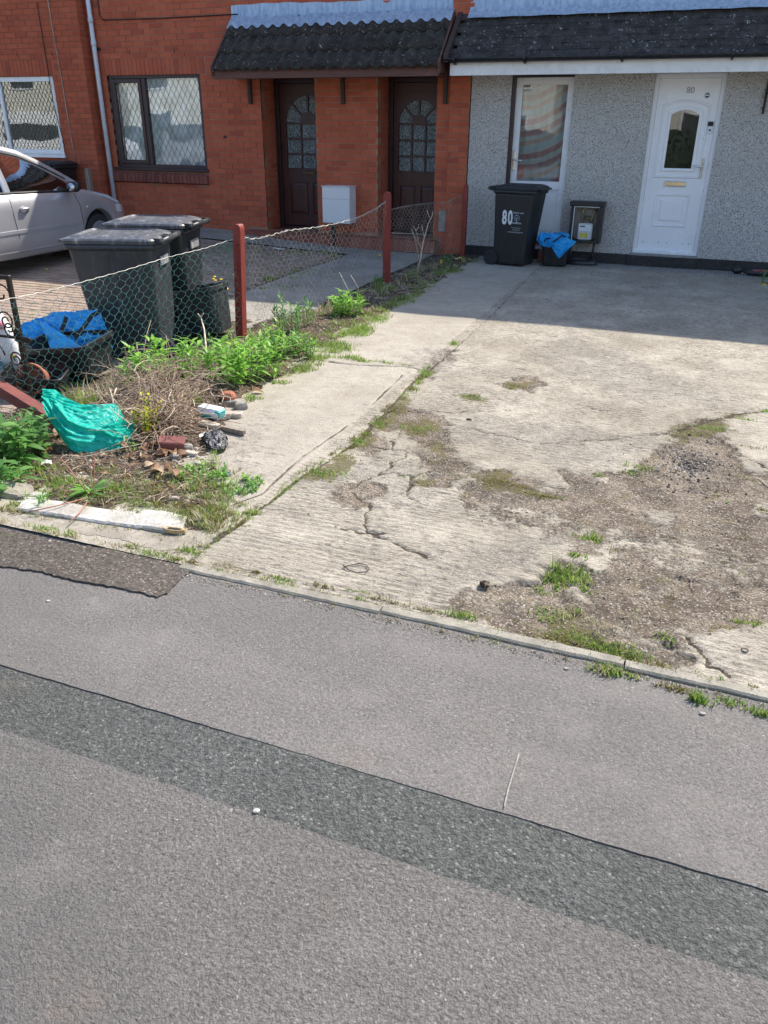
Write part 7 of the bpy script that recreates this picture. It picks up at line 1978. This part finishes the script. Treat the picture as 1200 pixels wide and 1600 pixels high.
# ================================================================== RUBBLE AND LITTER
def rock(name, px, py, sx_, sy_, sz_, rz, mat, label, cat='stone', seed=0, lift=0, cuts=1, angular=.0, rot=None):
    r = random.Random(seed); p = gp(px, py); b = MB(); n = 9; m_ = 12; rr = []
    for i in range(n):
        th = PI * (i + .5) / n; row = []
        for j in range(m_):
            ph_ = 2 * PI * j / m_; e = .45 if angular else .8
            cx_ = abs(math.cos(ph_)) ** e * (1 if math.cos(ph_) > 0 else -1); sy__ = abs(math.sin(ph_)) ** e * (1 if math.sin(ph_) > 0 else -1)
            st_ = math.sin(th) ** e; ct = abs(math.cos(th)) ** e * (1 if math.cos(th) > 0 else -1); k = 1 + r.uniform(-.09, .09)
            row.append((sx_ * st_ * cx_ * k, sy_ * st_ * sy__ * k, -sz_ * ct * k))
        rr.append(row)
    b.loft(rr, smooth=False)
    o = b.build(name, mat); o.location = (p[0], p[1], p[2] + sz_ * .6 + lift); o.rotation_euler = rot or (r.uniform(-.12, .12), r.uniform(-.12, .12), rz)
    return tag(o, label, cat)
q = MB(); vs = [(-.10, -.05, -.03), (.085, -.052, -.03), (.095, .05, -.03), (-.09, .05, -.03), (-.095, -.045, .03), (.08, -.05, .028), (.088, .048, .03), (-.10, .045, .032)]
q.bbox(-.075, .075, -.045, .045, -.03, .03, .006)
o = q.build('brick_fragment', mat_brick('purple_brick', (.16, .06, .055), (.20, .08, .07), (.14, .05, .05))); p = gp(268, 695); o.location = (p[0], p[1], p[2] + .03); o.rotation_euler = (.15, .1, .5); tag(o, 'broken purple-red brick lying right of the teal bag', 'brick')
rock('rubble_stone', 355, 615, .055, .04, .035, .4, M_terra, 'rounded terracotta lump under the gnarled root', 'rubble', 1)
rock('rubble_stone', 362, 634, .075, .045, .022, .3, M_stoneg, 'flat grey slab fragment by the terracotta lump', 'rubble', 2, angular=1)
rock('rubble_stone', 377, 640, .04, .035, .03, .9, M_stoneg, 'dark chunk at the path edge right of the white packet', 'rubble', 3, angular=1)
rock('rubble_stone', 368, 652, .055, .035, .02, .2, M_stone, 'pale flat stone just right of the white packet', 'rubble', 4, angular=1)
rock('rubble_stone', 326, 660, .065, .035, .018, .1, M_stone, 'sandy flat stone below the white packet', 'rubble', 5, angular=1)
rock('rubble_stone', 350, 655, .045, .03, .02, .5, M_stone, 'cream stone between the packet and the wooden stick', 'rubble', 6, angular=1)
rock('rubble_stone', 293, 700, .03, .025, .022, .5, M_stoneg, 'mossy rounded stone right of the brick fragment', 'rubble', 7)
rock('rubble_stone', 306, 700, .014, .012, .012, .5, M_stone, 'small white pebble right of the mossy stone', 'rubble', 8)
rock('rubble_stone', 298, 712, .045, .02, .014, .2, M_stone, 'long pale stone in front of the mossy stone', 'rubble', 9, angular=1)
rock('rubble_stone', 275, 715, .035, .025, .014, .2, M_stone, 'pale stone in front of the brick fragment', 'rubble', 10, angular=1)
rock('rubble_stone', 310, 727, .02, .015, .012, .2, M_stone, 'white pebble by the creeping weed', 'rubble', 11)
rock('rubble_stone', 250, 708, .02, .018, .014, .2, M_terra, 'small orange shard left of the brick fragment', 'rubble', 12)
rock('rubble_stone', 272, 782, .03, .015, .008, .2, M_stone, 'thin pale flake behind the right end of the white slab', 'rubble', 13, angular=1)
rock('concrete_chunk', 20, 772, .11, .06, .03, .1, M_haunch, 'pale broken concrete chunk at the left edge behind the white slab', 'rubble', 14, angular=1)
rock('concrete_chunk', 60, 778, .045, .022, .012, .4, M_whitec, 'small white concrete flake left of the dandelion', 'rubble', 15, angular=1)
rock('pebble', 1007, 1019, .011, .008, .007, .3, M_stone, 'smooth white pebble near the joint between two kerb stones', 'stone', 16)
rock('pebble', 400, 1265, .010, .009, .004, .3, M_whitec, 'white pebble on the near edge of the dark trench strip', 'stone', 17)
rock('pebble', 75, 937, .007, .006, .003, .3, M_whitec, 'white speck of stone on the pavement near the brown patch', 'stone', 18)
rock('pebble', 885, 1043, .009, .006, .004, .3, M_whitec, 'white chip on the pavement below the grassy kerb', 'stone', 19)
rock('pebble', 1098, 1113, .010, .006, .004, .3, M_whitec, 'white chip on the pavement by the right-hand kerb stone', 'stone', 20)
rock('pebble', 398, 908, .007, .006, .004, .3, M_whitec, 'white chip at the kerb foot left of the wire loop', 'stone', 21)
rock('pebble', 78, 845, .009, .007, .005, .3, M_whitec, 'white chip on the brown patch below the white slab', 'stone', 22)
rock('clod', 757, 915, .022, .018, .012, .3, M_soil, 'dark clod on the concrete left of the grass tufts', 'clod', 23)
rock('clod', 733, 655, .018, .012, .008, .3, M_black, 'black lump on the concrete above the moss patches', 'clod', 24)
# wooden stick
q = MB(); a = G(345, 668, .02); b_ = G(382, 676, .02); d = (b_ - a).normalized(); s_ = Vector((-d.y, d.x, 0)) * .014
q.loft([[p + s_ + Vector((0, 0, -.012)), p - s_ + Vector((0, 0, -.012)), p - s_ * .8 + Vector((0, 0, .012)), p + s_ * .8 + Vector((0, 0, .012))] for p in (a, a.lerp(b_, .3) + s_ * .1, a.lerp(b_, .7), b_)], smooth=False)
tag(q.build('wood_stick', M_oldwood), 'short grey split stick lying on the path edge below the packet', 'stick')
# white packet
pk = empty('drink_packet', tuple(gp(331, 645)), math.radians(-8), 'crushed white and blue drinks packet on the rubble', 'packet')
q = MB(); q.loft([[(x, y_ * (1 - .3 * abs(x) * 4), z_) for y_, z_ in ((-.045, .0), (-.05, .03), (-.03, .055), (.03, .06), (.045, .03), (.04, 0))] for x in (-.085, -.08, -.03, .03, .075, .08)], smooth=False); q.build('packet_body', M_can, pk, world=False)
q = MB(); q.bbox(.05, .088, -.04, .03, .004, .05, .006); q.bbox(-.08, .04, -.055, -.048, .004, .020, .002); q.build('blue_band', M_cantrim, pk, world=False)
def scrap(px, py, w_, h_, rz, mat, label, seed, lift=.004, zf=None, name='paper_scrap'):
    r = random.Random(seed); 
    p = Vector(gp(px, py)); 
    b = MB(); P = [[(w_ * (i / 5 - .5) + r.uniform(-.003, .003), h_ * (j / 4 - .5) + r.uniform(-.003, .003), lift + .006 * math.sin(i + seed) + .008 * r.random()) for i in range(6)] for j in range(5)]
    b.grid(P, False); n = len(b.v); b.add([(x, y, z - .0012) for x, y, z in b.v], [tuple(reversed(f)) for f in list(b.f)]); o = b.build(name, mat); o.location = p; o.rotation_euler = (0, 0, rz); return tag(o, label, 'litter')
scrap(436, 390, .16, .07, .1, M_paper, 'scrap of white paper on the concrete in front of the doorstep', 1, .03)
scrap(617, 422, .09, .04, .1, M_paper, 'flattened white scrap on the path left of the middle red post', 2, .02)
scrap(716, 407, .10, .06, .3, M_letter, 'crumpled pale blue wrapper at the house corner by the last post', 3, .03)
scrap(318, 680, .05, .045, .6, M_paper, 'torn white paper beside the black plastic scrap', 4, .015)
scrap(73, 728, .05, .04, .8, M_paper, 'small white and yellow wrapper in the grass by the dandelion', 5, .02)
scrap(357, 744, .035, .018, .4, M_sticker, 'small dark blue shard on the path slab', 6, .006)
scrap(416, 436, .02, .03, .2, M_paper, 'tiny white scrap beside the grass tuft on the concrete', 7, .015)
b = MB(); pts_ = [G(788, 1262, ZP), G(794, 1235, ZP), G(803, 1205, ZP), G(811, 1180, ZP)]
for k in range(3):
    a_, c_ = pts_[k], pts_[k + 1]; b.add([(a_.x - .002, a_.y, ZP + .0065), (a_.x + .002, a_.y, ZP + .0065), (c_.x + .002, c_.y, ZP + .0065), (c_.x - .002, c_.y, ZP + .0065)], [(0, 1, 2, 3)])
tag(b.build('scrape_mark', simple('pale_scrape', (.27, .26, .235), .9, vary=.3, nscale=60)), kind='structure')
# wire loop, ring, twigs on the drive
def dz(px, py, h=.006):
    p = G(px, py); return Vector((p.x, p.y, drive_z(p.x, p.y) + h))
b = MB(); b.tube([dz(*p) for p in ((537, 889), (545, 885), (560, 883), (572, 885), (577, 890), (572, 896), (558, 896), (546, 892), (536, 887))], .0022, 5)
tag(b.build('wire_loop', M_black), 'small loop of black wire lying on the brushed concrete', 'wire')
b = MB(); c = dz(1163, 1018, .004); b.tube([c + Vector((.012 * math.cos(t), .012 * math.sin(t), 0)) for t in [2 * PI * k / 14 for k in range(15)]], .0018, 5)
tag(b.build('metal_ring', M_darkmetal), 'small rusty ring on the corner slab near the kerb', 'ring')
b = MB(); b.tube([dz(*p) for p in ((1116, 895), (1104, 898), (1090, 902), (1080, 906), (1080, 915), (1086, 925))], .0018, 4)
tag(b.build('fallen_twig', M_twig), 'thin crooked twig on the bare dirt of the driveway', 'twig')
b = MB(); b.tube([dz(*p) for p in ((1176, 745), (1188, 748), (1196, 756), (1204, 760))], .003, 4)
tag(b.build('fallen_twig', M_twigp), 'pale stick at the right edge on the mossy dirt', 'twig')
b = MB(); b.tube([dz(350, 730, .03), dz(358, 738, .015), dz(366, 750, .008)], .0015, 4); tag(b.build('fallen_twig', M_twig), 'hair-thin twig beside the dark blue shard', 'twig')
# white painted slab with a hole at its end
ws = empty('concrete_kerb_block', tuple(G(165, 805, 0)), 0, 'white-painted broken concrete block with a hole at its right end', 'kerb block')
A0, A1 = G(28, 801, 0), G(284, 838, 0); D0, D1 = G(50, 770, 0), G(294, 808, 0)
b = MB(); rows = []; n = 44
for i in range(n + 1):
    t = i / n; a_ = A0.lerp(A1, t); c_ = D0.lerp(D1, t); e = (rnd.random() - .5) * .007; hh = .020 + .004 * math.sin(t * 9) + .006 * (float(vnoise(t * 7, 1.3, 4)) - .5) + (rnd.random() - .5) * .002; f_ = (rnd.random() - .5) * .012
    up_ = Vector((0, 0, 1)); dn = (c_ - a_).normalized()
    q1 = a_ + dn * e
    mid = a_.lerp(c_, .62); row = [q1 - up_ * .03, q1 + up_ * (hh - .008), q1 + dn * .008 + up_ * hh, a_.lerp(c_, .3) + up_ * (hh + .002), mid + up_ * (hh - .001), mid + dn * .006 + up_ * (hh - (.010 if t < .72 else .002)), a_.lerp(c_, .85) + up_ * (hh - (.014 if t < .72 else .004)), c_ + dn * f_ + up_ * (hh - .015), c_ + dn * f_ - up_ * .03]
    rows.append(row)
b.loft(rows, smooth=False, close=True); b.build('block', M_whitec, ws)
dn = (A1 - A0).normalized(); sd_ = Vector((-dn.y, dn.x, 0)); hp_ = A1 - dn * .045 + sd_ * .012
def slot(k, z, w_=.038, h_=.014):
    return [hp_ + dn * w_ * k * math.cos(t) * (1 + .15 * math.sin(3 * t)) + sd_ * h_ * k * math.sin(t) * (1 + .2 * math.sin(2 * t + 1)) + Vector((0, 0, z)) for t in [2 * PI * j / 18 for j in range(18)]]
b = MB(); b.loft([slot(1.5, .010), slot(1.4, .0275), slot(1.0, .0265), slot(.97, .018)], smooth=False, cap=False); b.build('broken_rim', simple('rusty_clay', (.40, .28, .13), .9, vary=.4, nscale=40), ws)
b = MB(); b.add(slot(.99, .0255), [tuple(range(18))]); b.build('hole', M_black, ws)  # flat black disc painted in for the shade inside the hole

# ================================================================== ACROSS THE STREET (seen mirrored in the panes)
for (x0, lab) in ((-46, 'pale rendered terrace house across the street, seen mirrored in the left window'), (-33, 'pale terrace house across the street, seen mirrored in the brown window'), (-20, 'cream house across the street behind the viewer'), (-7, 'cream house across the street mirrored in the white front door'), (6, 'cream end house across the street behind the viewer')):
    h = empty('terrace_house', (x0 + 6, -20, 0), 0, lab, 'house')
    b = MB(); b.box(x0, x0 + 12, -28, -20, 0, 5.2); b.build('wall', simple('pale_render_%d' % (x0 + 50), (.60, .58, .50), .9), h)
    b = MB(); b.add([(x0 - .3, -19.6, 5.2), (x0 + 12.3, -19.6, 5.2), (x0 + 12.3, -24, 7.6), (x0 - .3, -24, 7.6), (x0 - .3, -28.4, 5.2), (x0 + 12.3, -28.4, 5.2)], [(0, 1, 2, 3), (3, 2, 5, 4), (0, 3, 4), (1, 5, 2), (0, 4, 5, 1)]); b.build('roof', M_rtile2, h)
    for k in range(3):
        for z in (.9, 3.3):
            b = MB(); b.bbox(x0 + 1.2 + k * 3.8, x0 + 3.2 + k * 3.8, -20.0, -19.95, z, z + 1.3, .01); f = b.build('window', M_pvc, h)
            b = MB(); b.box(x0 + 1.3 + k * 3.8, x0 + 3.1 + k * 3.8, -19.949, -19.94, z + .1, z + 1.2); b.build('pane', M_room, f)
def van(x, y, rz, label, mat, L=5.2, H=2.1):
    t = empty('parked_van', (x, y, -.14), rz, label, 'van')
    b = MB(); prf = [(-L / 2, .35), (-L / 2, H - .1), (-L / 2 + .15, H), (L / 2 - 1.7, H), (L / 2 - .9, 1.25), (L / 2 - .1, 1.05), (L / 2, .8), (L / 2, .35)]
    b.prism(prf, -.95, .95); b.build('body', mat, t, world=False)
    for s_ in (-1, 1):
        b = MB(); b.prism([(-L / 2 + .4, 1.2), (-L / 2 + .4, 1.75), (L / 2 - 1.85, 1.75), (L / 2 - 1.3, 1.2)], s_ * .951, s_ * .96); b.build('side_window', M_room, t, world=False)
        for xw in (-L / 2 + 1, L / 2 - 1):
            b = MB(); n = 20; b.loft([[(xw + r * math.cos(2 * PI * k / n), s_ * yy, .33 + r * math.sin(2 * PI * k / n)) for k in range(n)] for yy, r in ((.75, .33), (.97, .33), (.975, .2))], smooth=False); b.build('wheel', M_rubber, t, world=False)
    return t
van(-24.5, -5.2, 0, 'white panel van parked across the street, mirrored in the left window', M_pvc)
van(-17.5, -5.4, 0, 'grey van parked across the street, mirrored in the brown window', M_carlow, 4.4, 1.55)
van(-31, -5.2, 0, 'silver van parked at the far end of the street opposite', M_carlow, 4.4, 1.6)

h_ = MB(); R9 = random.Random(31)
P = []
for j in range(9):
    a_ = PI * j / 8; row = []
    for i in range(161):
        x = -34 + 46 * i / 160; k = .85 + .4 * float(vnoise(x * 1.7, j * .9, 61)) 
        row.append((x, -17.2 + .75 * math.cos(a_) * k, max(-.1, (1.45 * math.sin(a_) ** .6) * k - .1)))
    P.append(row)
h_.grid(P)
for _ in range(2600):
    x = R9.uniform(-34, 12); a_ = R9.uniform(0, PI * .6); y = -17.2 + .85 * math.cos(a_); z = 1.25 * math.sin(a_) ** .6 + R9.uniform(-.1, .25); s_ = R9.uniform(.05, .13)
    d1 = Vector((R9.uniform(-1, 1), R9.uniform(-1, 1), R9.uniform(-1, 1))).normalized() * s_; d2 = Vector((R9.uniform(-1, 1), R9.uniform(-1, 1), R9.uniform(-1, 1))).normalized() * s_; c_ = Vector((x, y, z))
    h_.add([c_ - d1, c_ + d2, c_ + d1, c_ - d2], [(0, 1, 2, 3)])
tag(h_.build('hedge', M_hedge), 'clipped dark green hedge across the street, mirrored low in the door panes', 'hedge')
